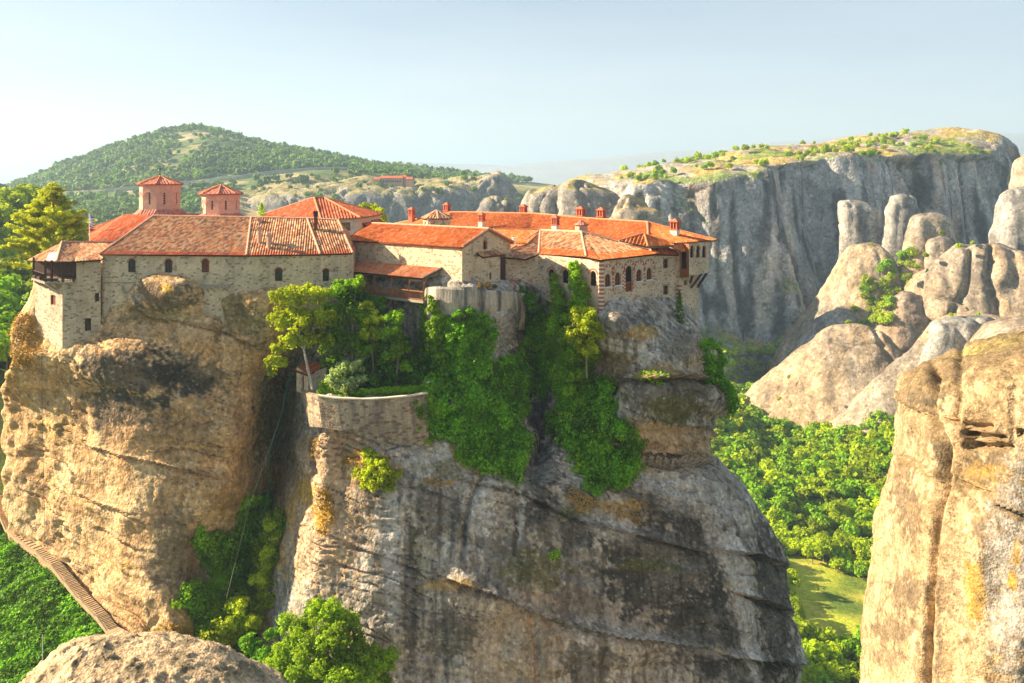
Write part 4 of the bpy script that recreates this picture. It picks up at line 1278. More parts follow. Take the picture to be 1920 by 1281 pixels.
def col_near(S):
    G, px, py = S.G, S.px, S.py
    n1, n2, n3 = fbm(G * 0.5 + 2, 4), fbm(G * 1.7 + 7, 4), fbm(G * 5 + 1, 3)
    n4 = fbm(sc(G, 1.3, 0.9, 0.10) + 20, 4)
    c = np.ones(G.shape) * np.array((0.40, 0.275, 0.15))
    c = lerp(c, (0.50, 0.36, 0.21), sst(-0.15, 0.3, n4))
    c = lerp(c, (0.42, 0.29, 0.17), sst(0.1, 0.45, fbm(sc(G, 0.9, 0.6, 0.12) + 60, 4)) * 0.6)
    nz = 0.8 * n2 + 0.5 * n3
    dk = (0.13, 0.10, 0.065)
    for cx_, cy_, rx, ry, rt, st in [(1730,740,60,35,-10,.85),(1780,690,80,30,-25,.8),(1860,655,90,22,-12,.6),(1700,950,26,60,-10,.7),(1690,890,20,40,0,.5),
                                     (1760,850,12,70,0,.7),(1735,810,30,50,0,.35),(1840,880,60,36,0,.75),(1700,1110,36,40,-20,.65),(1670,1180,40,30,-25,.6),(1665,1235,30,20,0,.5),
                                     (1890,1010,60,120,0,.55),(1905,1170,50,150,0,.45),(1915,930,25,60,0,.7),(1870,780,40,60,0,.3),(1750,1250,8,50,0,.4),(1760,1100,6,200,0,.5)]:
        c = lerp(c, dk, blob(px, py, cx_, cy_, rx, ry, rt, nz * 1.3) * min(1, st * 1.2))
    vs = sst(0.12, 0.3, perlin(sc(G, 1.1, 0.8, 0.05) + 77) + 0.3 * n2)
    c = lerp(c, (0.27, 0.18, 0.10), vs * 0.5)
    c = lerp(c, (0.40, 0.38, 0.35), blob(px, py, 1900, 1080, 60, 220, 0, nz) * 0.6)
    for cx_, cy_, rx, ry, st in [(1828,1110,20,70,.8),(1897,1090,12,20,.9),(1905,1040,10,30,.7),(1845,890,45,24,.5)]:
        c = lerp(c, (0.42, 0.24, 0.04), blob(px, py, cx_, cy_, rx, ry, 0, nz) * st)
    c = lerp(c, (0.40, 0.38, 0.06), blob(px, py, 1850, 650, 80, 12, -12, nz) * 0.8)
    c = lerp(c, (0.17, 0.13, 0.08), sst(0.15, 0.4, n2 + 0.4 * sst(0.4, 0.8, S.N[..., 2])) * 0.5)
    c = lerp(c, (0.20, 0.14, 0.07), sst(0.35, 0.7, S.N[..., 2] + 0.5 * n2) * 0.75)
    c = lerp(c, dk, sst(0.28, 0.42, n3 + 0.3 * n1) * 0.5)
    return c


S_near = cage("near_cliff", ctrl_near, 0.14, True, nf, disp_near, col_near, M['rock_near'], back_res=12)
tag(S_near.obj, "tall sunlit tan cliff pillar with wind hollows and a long vertical crack", "cliff")

# boulder below the viewpoint
S_fg = dome("near_boulder", [(1208,175,222),(1211,145,270),(1218,120,335),(1230,98,395),(1247,76,438),(1266,54,474),(1290,26,510),(1340,-20,560),(1450,-100,640),(1800,-220,760)], 17, 0.035,
            lambda G, N, px, py: 0.12 * fbm(G * 0.9, 4) + 0.035 * fbm(G * 5, 3) + 0.05 * sst(0.35, 0.6, perlin(G * 4.5)) + 0.03 * sst(0.3, 0.5, perlin(G * 9 + 5)),
            lambda S: lerp(lerp(np.ones(S.G.shape) * np.array((0.56, 0.40, 0.24)), (0.24, 0.19, 0.12), sst(0.05, 0.35, fbm(S.G * 1.6, 4))), (0.08, 0.07, 0.05), sst(0.15, 0.4, fbm(S.G * 4 + 3, 4) + 0.5 * (1 - S.N[..., 2]) - 0.15) * 0.8),
            rock_mat("pebbly rock", 6.0, 0.6), "sunlit pebbly boulder at the bottom edge below the cliff path", 0.55, 2.2)


# faint mountains beyond the plain
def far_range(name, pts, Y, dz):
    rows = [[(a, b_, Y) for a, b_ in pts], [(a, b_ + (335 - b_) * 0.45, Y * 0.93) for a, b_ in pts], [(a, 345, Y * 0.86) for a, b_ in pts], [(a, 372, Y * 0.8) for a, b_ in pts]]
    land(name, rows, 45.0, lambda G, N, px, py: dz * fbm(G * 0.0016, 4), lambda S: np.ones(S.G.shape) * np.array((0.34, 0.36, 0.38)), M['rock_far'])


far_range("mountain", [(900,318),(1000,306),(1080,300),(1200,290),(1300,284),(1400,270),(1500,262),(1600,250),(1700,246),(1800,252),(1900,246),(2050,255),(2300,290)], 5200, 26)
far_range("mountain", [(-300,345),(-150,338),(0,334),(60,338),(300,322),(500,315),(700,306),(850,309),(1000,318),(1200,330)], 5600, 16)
# ---------------------------------------------------------------- building kit
class Roof(MB):
    """tiled planes; material 0 tiles, 1 timber underside, further ones by index"""
    def plane(s, e0, e1, top, m=0, per=0.30, amp=0.055, thick=0.14, v0=0.0, rows=None):
        """e0 -> e1 the eave left to right seen from outside, top: the other corners from right to left"""
        poly = [np.array(e0, float), np.array(e1, float)] + [np.array(t, float) for t in top]
        U = poly[1] - poly[0]; U /= np.linalg.norm(U)
        mt = np.mean(poly[2:], 0)
        N = np.cross(U, mt - poly[0]); N /= np.linalg.norm(N)
        if N[2] < 0: N = -N
        Vd = np.cross(N, U)
        q = [((p - poly[0]) @ U, (p - poly[0]) @ Vd) for p in poly]
        us = [a[0] for a in q]
        u0, u1 = min(us), max(us)
        n = max(2, int((u1 - u0) / per * 4))
        us_ = np.linspace(u0 + 1e-4, u1 - 1e-4, n)
        vmax = max(a[1] for a in q)
        nr = rows or max(1, int(vmax / 0.84))
        base = len(s.V)
        cols = []
        for u in us_:
            hits = []
            for i in range(len(q)):
                a, b = q[i], q[(i + 1) % len(q)]
                if (a[0] - u) * (b[0] - u) <= 0 and abs(a[0] - b[0]) > 1e-9:
                    t = (u - a[0]) / (b[0] - a[0])
                    hits.append((a[1] + t * (b[1] - a[1]), poly[i] + t * (poly[(i + 1) % len(q)] - poly[i])))
            if len(hits) < 2:
                continue
            hits.sort(key=lambda h: h[0])
            cols.append((u, hits[0], hits[-1]))
        k = 0
        for u, lo, hi in cols:
            h = amp * math.cos(2 * math.pi * u / per)
            for j in range(nr + 1):
                t = j / nr
                v = lo[0] + (hi[0] - lo[0]) * t
                w = 0.035 * math.sin(u * 0.7 + v * 0.9) + 0.02 * math.sin(u * 2.3 - v * 1.7)
                p = lo[1] * (1 - t) + hi[1] * t + N * (h + amp + (w if 0 < j < nr else 0))
                s.V.append((float(p[0]), float(p[1]), float(p[2])))
            k += 1
        for c in range(k - 1):
            for j in range(nr):
                f = [base + c * (nr + 1) + j, base + (c + 1) * (nr + 1) + j, base + (c + 1) * (nr + 1) + j + 1, base + c * (nr + 1) + j + 1]
                s.Fc.append(f)
                s.M.append(m)
                for (cc, jj) in ((c, j), (c + 1, j), (c + 1, j + 1), (c, j + 1)):
                    u, lo, hi = cols[cc]
                    s.UV.append((u + 50, lo[0] + (hi[0] - lo[0]) * jj / nr + v0 + 0.001))
        # underside
        nq = len(poly)
        dn = [p - N * 0.005 for p in poly]
        lo = [p - N * thick for p in poly]
        s.add(dn + lo, [tuple(range(nq, 2 * nq))[::-1]] + [(i, nq + i, nq + (i + 1) % nq, (i + 1) % nq) for i in range(nq)], None, 1)
        return s


def ridge(parent, lines, mat, w=0.30):
    mb = MB()
    for a, b in lines:
        a, b = np.array(a, float), np.array(b, float)
        L = np.linalg.norm(b - a)
        n = max(1, int(L / 0.45))
        for i in range(n):
            p, q = a + (b - a) * i / n, a + (b - a) * (i + 1) / n
            p = p + np.array((0, 0, 0.10)); q = q + np.array((0, 0, 0.13))
            mb.bar(p, q, w * 1.1, w * 1.1, 0, 7, 0.82)
    return mb.build("ridge", mat, parent, smooth=False)


class Wall:
    def __init__(s, p0, p1):
        s.p0, s.p1 = np.array(p0[:2], float), np.array(p1[:2], float)
        d = s.p1 - s.p0
        s.L = np.linalg.norm(d)
        s.d = d / s.L
        s.n = np.array((s.d[1], -s.d[0]))
    def pt(s, u, z, off=0.0):
        q = s.p0 + s.d * u + s.n * off
        return np.array((q[0], q[1], z))
    def uz(s, px, py):
        k = (px - CX) / F
        # p0x + u dx = k (p0y + u dy)
        u = (k * s.p0[1] - s.p0[0]) / (s.d[0] - k * s.d[1])
        Y = s.p0[1] + u * s.d[1]
        return u, (HZ - py) / F * Y
    def uzr(s, px, py, wpx, hpx):
        """opening (u0, z0, w, h) for a rectangle centred on a pixel"""
        ua, za = s.uz(px - wpx / 2, py + hpx / 2)
        ub, _ = s.uz(px + wpx / 2, py)
        _, zb = s.uz(px, py - hpx / 2)
        return ua, za, ub - ua, zb - za


_uoff = [0.0]


def arch_pts(u0, z0, w, h, arch, n=10):
    if not arch:
        return [(u0, z0), (u0 + w, z0), (u0 + w, z0 + h), (u0, z0 + h)]
    r = w / 2
    zc = z0 + h - r
    pts = [(u0, z0), (u0 + w, z0)]
    for i in range(n + 1):
        a = math.pi * i / n
        pts.append((u0 + r + r * math.cos(a), zc + r * math.sin(a)))
    return pts


def build_wall(W, outline, ops, mat, parent, name="wall", depth=0.32, mb=None):
    """outline: (u, z) counter-clockwise from outside; ops: (u0, z0, w, h, arch)"""
    own = mb is None
    mb = mb or MB()
    _uoff[0] += 13.7
    uo = _uoff[0]
    loops = [outline] + [arch_pts(*o[:5])[::-1] for o in ops]
    vl = [[Vector((u, z, 0)) for u, z in lp] for lp in loops]
    flat = [p for lp in loops for p in lp]
    V = [W.pt(u, z) for u, z in flat]
    tris = tessellate_polygon(vl)
    fs = []
    for t in tris:
        a, b, c = [flat[i] for i in t]
        ar = (b[0] - a[0]) * (c[1] - a[1]) - (b[1] - a[1]) * (c[0] - a[0])
        fs.append(tuple(t) if ar > 0 else tuple(t)[::-1])
    mb.add(V, fs, [(u + uo, z) for u, z in flat])
    for lp in loops[1:]:
        n = len(lp)
        V = [W.pt(u, z) for u, z in lp] + [W.pt(u, z, -depth) for u, z in lp]
        uv = [(u + uo + 3, z) for u, z in lp] + [(u + uo + 3 + depth, z + depth) for u, z in lp]
        mb.add(V, [(i, (i + 1) % n, n + (i + 1) % n, n + i) for i in range(n)], uv)
    if own:
        return mb.build(name, mat, parent)
    return mb


def window(W, o, parent, pane='glass', frame='wood', depth=0.24, bars=(1, 1), fw=0.07):
    """a window part (frame) with its pane as a sub-part"""
    u0, z0, w, h, arch = o[:5]
    mb = MB()
    pts = arch_pts(u0, z0, w, h, arch)
    cu, cz = u0 + w / 2, z0 + h / 2
    inn = [(cu + (u - cu) * (1 - 2 * fw / w), cz + (z - cz) * (1 - 2 * fw / h)) for u, z in pts]
    n = len(pts)
    V = [W.pt(u, z, -depth + 0.05) for u, z in pts] + [W.pt(u, z, -depth + 0.05) for u, z in inn] + [W.pt(u, z, -depth - 0.03) for u, z in inn]
    mb.add(V, [(i, (i + 1) % n, n + (i + 1) % n, n + i) for i in range(n)] + [(n + i, n + (i + 1) % n, 2 * n + (i + 1) % n, 2 * n + i) for i in range(n)])
    for k in range(bars[0]):
        u = u0 + w * (k + 1) / (bars[0] + 1)
        mb.bar(W.pt(u, z0 + 0.03, -depth + 0.02), W.pt(u, z0 + h - 0.04, -depth + 0.02), 0.045)
    for k in range(bars[1]):
        z = z0 + h * (k + 1) / (bars[1] + 1)
        mb.bar(W.pt(u0 + 0.03, z, -depth + 0.018), W.pt(u0 + w - 0.03, z, -depth + 0.018), 0.04)
    f = mb.build("window", M[frame], parent)
    pb = MB()
    pb.add([W.pt(u, z, -depth - 0.02) for u, z in pts], [tuple(range(n))])
    pb.build("pane", M[pane], f)
    return f


def sill(W, o, parent, mat='cream', out=0.10):
    u0, z0, w = o[:3]
    mb = MB()
    c = W.pt(u0 + w / 2, z0 - 0.06, out / 2 - 0.02)
    mb.box(c, (w + 0.24, out + 0.08, 0.12), math.atan2(W.d[1], W.d[0]))
    return mb.build("sill", M[mat], parent)


def arch_ring(W, o, parent, mats, t=0.22, proud=0.05, n=9, legs=0.0, lw=None):
    """voussoirs round an arched opening; mats alternate"""
    u0, z0, w, h = o[:4]
    r = w / 2
    cu, zc = u0 + r, z0 + h - r
    mb = MB()
    for i in range(n):
        a0, a1 = math.pi * i / n, math.pi * (i + 1) / n
        g = 0.0
        pts = [(cu + rr * math.cos(a), zc + rr * math.sin(a)) for rr, a in ((r, a0), (r + t, a0), (r + t, (a0 + a1) / 2), (r + t, a1), (r, a1), (r, (a0 + a1) / 2))]
        V = [W.pt(u, z, proud) for u, z in pts] + [W.pt(u, z, -0.03) for u, z in pts]
        m = len(pts)
        mb.add(V, [tuple(range(m))] + [(k, m + k, m + (k + 1) % m, (k + 1) % m) for k in range(m)], None, i % len(mats))
    if legs > 0:
        lw = lw or t
        k = max(1, int(legs / 0.2))
        for sgn in (-1, 1):
            for i in range(k):
                za, zb = zc - legs * i / k, zc - legs * (i + 1) / k
                ua, ub = (cu + r, cu + r + lw) if sgn > 0 else (cu - r - lw, cu - r)
                pts = [(ua, zb), (ub, zb), (ub, za), (ua, za)]
                V = [W.pt(u, z, proud) for u, z in pts] + [W.pt(u, z, -0.03) for u, z in pts]
                mb.add(V, [(0, 1, 2, 3)] + [(q, 4 + q, 4 + (q + 1) % 4, (q + 1) % 4) for q in range(4)], None, i % len(mats))
    return mb.build("arch_surround", [M[x] for x in mats], parent)


def chimney(parent, px, pt, pb, Y, wpx, style='red'):
    """chimney with slotted head and tiled cap"""
    top, bot = P(px, pt, Y), P(px, pb + 6, Y)
    w = wpx / F * Y
    H = top[2] - bot[2]
    x, y = top[0], top[1]
    mb = MB()
    rz = R(-35) if style in ('red', 'redp') else R(-15)
    if style in ('red', 'redp', 'darkc'):
        hh = min(1.15, H * 0.5)
        zs = top[2] - hh - 0.35
        bw = w * 0.72
        ms = 1 if style == 'redp' else 0
        mb.box((x, y, (bot[2] + zs) / 2), (bw, bw, zs - bot[2]), rz, ms)
        mb.box((x, y, zs + 0.05), (bw * 1.25, bw * 1.25, 0.10), rz, 0)
        # slotted head: corner and middle posts round a dark core
        mb.box((x, y, zs + hh * 0.5), (bw * 0.7, bw * 0.7, hh * 0.8), rz, 2)
        cs, sn = math.cos(rz), math.sin(rz)
        for a in (-1, 0, 1):
            for b in (-1, 0, 1):
                if a == 0 and b == 0: continue
                ox, oy = a * bw * 0.43, b * bw * 0.43
                mb.box((x + ox * cs - oy * sn, y + ox * sn + oy * cs, zs + hh * 0.45), (bw * 0.17, bw * 0.17, hh * 0.72), rz, 0)
        mb.box((x, y, zs + hh * 0.86), (bw * 1.25, bw * 1.25, 0.12), rz, 0)
        mb.box((x, y, zs + hh * 0.86 + 0.06 + 0.2), (bw * 1.4, bw * 1.4, 0.40), rz, 0, taper=0.12)
        return mb.build("chimney", [M['brick_ch'], M['plaster'], M['dark']], parent)
    if style == 'pot':
        mb.prism([(x + w / 2 * math.cos(a), y + w / 2 * math.sin(a)) for a in np.arange(8) * math.pi / 4], bot[2], top[2] - 0.35)
        mb.box((x, y, top[2] - 0.28), (w * 1.3, w * 1.3, 0.14), 0.3)
        mb.box((x, y, top[2] - 0.10), (w * 1.1, w * 1.1, 0.22), 0.3, 0, 0.6)
        return mb.build("chimney", M['pinkish'], parent)
    if style == 'pipe':
        mb.prism([(x + w / 2 * math.cos(a), y + w / 2 * math.sin(a)) for a in np.arange(8) * math.pi / 4], bot[2], top[2])
        mb.box((x, y, top[2] + 0.05), (w * 1.5, w * 1.5, 0.1), 0.3)
        return mb.build("chimney", M['white'], parent)
    if style == 'dark':
        mb.box((x, y, (bot[2] + top[2]) / 2 - 0.3), (w * 0.8, w * 0.8, top[2] - bot[2] - 0.6), 0.2, 0)
        mb.box((x, y, top[2] - 0.35), (w, w, 0.5), 0.2, 1)
        mb.box((x, y, top[2] - 0.03), (w * 1.2, w * 1.2, 0.12), 0.2, 1, 0.6)
        return mb.build("chimney", [M['shutter'], M['iron']], parent)


M['brick_ch'] = plain_mat("red chimney brick", (0.55, 0.16, 0.09), 0.85, 0.2, 5)
M['pinkish'] = plain_mat("salmon render", (0.58, 0.36, 0.25), 0.9, 0.15, 4)
# ---------------------------------------------------------------- long stone range at the left
t = thing("long_range", "long stone building with weathered tile roof standing above the tan cliff", "building", P(430, 478, 105))
ZE = -9.03
A1, A2, A3 = PZ(187, 477.5, ZE), PZ(462, 479.5, ZE), PZ(661, 475.5, ZE)
Am = PZ(600, 477.5, ZE)
B1, B2, Bm, B3 = P(288, 406, 115), P(471, 409, 114), P(576, 411, 113), P(634, 414, 112.5)
rf = Roof()
rf.plane(A1, A2, [B2, B1], 0)
rf.plane(A2, Am, [Bm, B2], 0)
rf.plane(Am, A3, [B3, Bm], 0)
back = lambda p, d=9, dz=-3.6: p + np.array((1.0, d, dz))
rf.plane(back(B3), back(B1), [B1, B2, Bm, B3], 0)
rf.plane(A3, back(B3), [B3], 0)
roofA = rf.build("roof", [M['tile_old'], M['wood_dark']], t, True)
ridge(roofA, [(B1, B2), (B2, Bm), (Bm, B3), (A2, B2), (Am, Bm), (A1, B1), (A3, B3)], M['ridge'], 0.26)
for px_, pt, pb, Y_, w_ in ((486, 425, 459, 107.2, 9), (504, 437, 467, 106, 8.5), (486, 408, 420, 112.5, 8)):
    chimney(roofA, px_, pt, pb, Y_, w_, 'pot')
chimney(roofA, 592, 396, 424, 110.6, 8.5, 'dark')
ins = 0.35
W1 = Wall(A1 + np.array((0.15, ins, 0)), A2 + np.array((0, ins, 0)))
ops = [(*W1.uzr(247, 498, 14.5, 25), True), (*W1.uzr(316, 498.5, 14.5, 25), True), (*W1.uzr(385, 498.5, 14, 25), True), (*W1.uzr(182 + 6, 558, 1, 1), False)][:3]
build_wall(W1, [(0, -22.5), (W1.L, -16.5), (W1.L, ZE + 0.05), (0, ZE + 0.05)], ops, M['stone'], t)
for i, o in enumerate(ops):
    arch_ring(W1, o, t, ['brick'], 0.12, 0.03, 8)
    window(W1, o, t, 'shutter' if i == 2 else 'glass', 'wood_dark', bars=(1, 0 if i else 1))
W2 = Wall(A2 + np.array((0, ins, 0)), Am + np.array((0, ins, 0)))
o = (*W2.uzr(522.5, 515, 14, 25), True)
build_wall(W2, [(0, -16.5), (W2.L, -15.5), (W2.L, ZE + 0.05), (0, ZE + 0.05)], [o], M['stone'], t)
arch_ring(W2, o, t, ['brick'], 0.12, 0.03, 8); window(W2, o, t, 'glass', 'wood_dark')
W3 = Wall(Am + np.array((0, ins, 0)), A3 + np.array((0, ins, 0)))
o = (*W3.uzr(611, 516, 12, 24), True)
build_wall(W3, [(0, -15.5), (W3.L, -15), (W3.L, ZE + 0.05), (0, ZE + 0.05)], [o], M['stone'], t)
arch_ring(W3, o, t, ['brick'], 0.12, 0.03, 8); window(W3, o, t, 'glass', 'wood_dark')
# dark course at half height, timber lintel over the hollow with its struts
mb = MB()
c0, c1 = W1.pt(0.0, 0, 0.02), W1.pt(W1.L, 0, 0.02)
_, zc = W1.uz(300, 531)
mb.bar(W1.pt(0.2, zc, 0.02), W1.pt(8, zc + 0.05, 0.02), 0.10, 0.10)
mb.bar(W1.pt(8, zc + 0.05, 0.02), W1.pt(10.0, zc, 0.02), 0.10, 0.10)
mb.build("string_course", M['wood_grey'], t)
mb = MB()
ua, za = W1.uz(362, 537); ub, zb = W1.uz(431, 537)
mb.bar(W1.pt(ua, za, 0.1), W1.pt(ub, zb, 0.1), 0.35, 0.35)
uc, zc2 = W1.uz(409, 558); ud, zd = W1.uz(395, 539)
mb.bar(W1.pt(uc, zc2, -0.3), W1.pt(ub - 0.5, zb, 0.1), 0.16)
mb.bar(W1.pt(uc, zc2, -0.3), W1.pt(ud, zd, 0.1), 0.16)
mb.build("timber_lintel", M['wood_grey'], t)
# side return at the right end and back wall
Wr = Wall(A3 + np.array((0, ins, 0)), back(B3) + np.array((0, 0, 0)))
build_wall(Wr, [(0, -17), (Wr.L, -17), (Wr.L, ZE + 0.05), (0, ZE + 0.05)], [], M['stone'], t)
Wl = Wall(back(B1), A1 + np.array((0.15, ins, 0)))
build_wall(Wl, [(0, -20), (Wl.L, -20), (Wl.L, ZE + 0.05), (0, ZE + 0.05)], [], M['stone'], t)

# ---------------------------------------------------------------- corner tower with timber balcony
t = thing("corner_tower", "stone corner tower with an open timber balcony under patched tiles", "tower", P(130, 600, 104))
c0, c1, c2, c3 = P(66, 500, 107.4)[:2], P(117, 500, 103.8)[:2], P(143, 500, 104.0)[:2], P(189, 500, 105.2)[:2]
zt = -9.75
zfl = -12.05
Wa, Wb, Wc = Wall(c0, c1), Wall(c1, c2), Wall(c2, c3)
oa = (*Wa.uzr(99.5, 562.5, 9.5, 18), False)
build_wall(Wa, [(0, -18.2), (Wa.L, -21.5), (Wa.L, zfl), (0, zfl)], [oa], M['stone_warm'], t)
window(Wa, oa, t, 'shutter', 'wood', 0.15, (0, 0))
build_wall(Wb, [(0, -21.5), (Wb.L, -21.6), (Wb.L, zfl), (0, zfl)], [], M['stone'], t)
ops = [(*Wc.uzr(165, 609, 11.5, 24), False), (*Wc.uzr(182, 557.5, 7.5, 16), False)]
build_wall(Wc, [(0, -21.6), (Wc.L, -21.8), (Wc.L, zt), (0, zt)], ops, M['stone'], t)
for o in ops: window(Wc, o, t, 'glass', 'wood_dark', 0.2, (1, 2))
# return wall of the closed room beside the balcony
Wd = Wall(P(143, 500, 107.5)[:2], c2)
build_wall(Wd, [(0, zfl), (Wd.L, zfl), (Wd.L, zt), (0, zt)], [], M['stone'], t)
We = Wall(P(64, 500, 110)[:2], P(146, 500, 107.5)[:2])
build_wall(We, [(0, zfl), (We.L, zfl), (We.L, zt), (0, zt)], [], M['wood_dark'], t, "room_wall")
mb = MB()
fl = [P(59, 520, 107.6)[:2], P(84, 520, 103.0)[:2], P(139, 520, 103.2)[:2], P(145, 520, 108)[:2], P(70, 520, 110)[:2]]
mb.prism(fl, zfl - 0.22, zfl + 0.02)
mb.build("balcony_floor", M['wood_grey'], t)
posts = [(63, 107.2), (85, 103.3), (97, 103.2), (118, 103.2), (138, 103.4)]
for a, y in posts:
    q = P(a, 500, y)
    MB().bar((q[0], q[1], zfl), (q[0], q[1], zt + 0.25), 0.17).build("post", M['wood_dark'], t)
mb = MB()
for (a, y), (b_, y2) in zip(posts[:-1], posts[1:]):
    p_, q = P(a, 500, y), P(b_, 500, y2)
    for dz, w_ in ((0.95, 0.10), (0.12, 0.08)):
        mb.bar((p_[0], p_[1], zfl + dz), (q[0], q[1], zfl + dz), w_)
    L = math.hypot(q[0] - p_[0], q[1] - p_[1])
    for k in range(1, int(L / 0.16)):
        f = k / int(L / 0.16)
        x, y_ = p_[0] + (q[0] - p_[0]) * f, p_[1] + (q[1] - p_[1]) * f
        mb.bar((x, y_, zfl + 0.12), (x, y_, zfl + 0.95), 0.045)
mb.build("railing", M['wood_dark'], t)
# planters hung along the rail
for a, y in ((68, 106.4), (76, 104.9), (90, 102.9), (104, 102.9)):
    q = P(a, 500, y)
    MB().box((q[0] - 0.1, q[1] - 0.1, zfl + 0.35), (0.75, 0.3, 0.28), R(-40) if a < 80 else 0).build("planter", M['wood_dark'], t)
# corbels under the balcony
for a, y in ((70, 106.6), (80, 105), (95, 103.9), (108, 103.9), (130, 103.9)):
    q = P(a, 500, y)
    MB().bar((q[0] + 0.3, q[1] + 0.6, zfl - 1.0), (q[0] - 0.1, q[1] - 0.5, zfl - 0.2), 0.15).build("corbel", M['wood_grey'], t)
rf = Roof()
e = [P(52, 489, 108.6), P(106, 491.5, 102.6), P(139, 491, 102.8), P(189, 488, 104.8)]
r0_, r1_ = P(116, 455, 109), P(222, 456, 112)
rf.plane(e[0], e[1], [r0_], 0, 0.34)
rf.plane(e[1], e[2], [P(150, 455, 110), r0_], 0, 0.34)
rf.plane(e[2], e[3], [r1_, P(150, 455, 110)], 0, 0.34)
rf.plane(P(150, 470, 118), P(52, 489, 108.6), [r0_], 0, 0.34)
roofC = rf.build("roof", [M['tile_old2'], M['wood_dark']], t, True)
ridge(roofC, [(r0_, r1_), (e[1], r0_)], M['ridge'], 0.26)
# slate patch near the eave
mb = MB()
nrm = np.array((-0.25, -0.35, 1.0)) * 0.12
pt_ = [e[0] * 0.35 + e[1] * 0.65, e[1] * 0.98 + e[2] * 0.02, e[1] * 0.55 + r0_ * 0.45, e[0] * 0.3 + e[1] * 0.32 + r0_ * 0.38]
mb.add([p + nrm * 1.2 for p in pt_], [(0, 1, 2, 3)])
mb.build("roof_patch", plain_mat("pink slate", (0.50, 0.38, 0.35), 0.8, 0.2, 3), roofC)

# ---------------------------------------------------------------- church
t = thing("church", "pink brick church with two octagonal tiled domes above the long roof", "church", P(360, 440, 125))
rf = Roof()
rf.plane(P(170, 453, 117), P(250, 462, 112.5), [P(292, 405, 116.5), P(237, 402, 123)], 0, 0.28)
rf.plane(P(163, 430, 127), P(170, 453, 117), [P(237, 402, 123), P(200, 418, 126)], 0, 0.28)
rf.plane(P(162, 430, 124), P(192, 432, 122), [P(240, 403, 123.5)], 0, 0.28)
rf.plane(P(250, 440, 119), P(470, 445, 119), [P(468, 408, 121), P(285, 405, 121)], 0, 0.28)
rf.build("roof", [M['tile_red'], M['wood_dark']], t, True)
Wx = Wall(P(170, 470, 118)[:2], P(250, 470, 113)[:2])
build_wall(Wx, [(0, -16), (Wx.L, -16), (Wx.L, -9), (0, -8.6)], [], M['brick_pink'], t)


def octo(c, r, rot=22.5):
    return [np.array((c[0] + r * math.cos(R(rot + 45 * k)), c[1] + r * math.sin(R(rot + 45 * k)))) for k in range(8)]


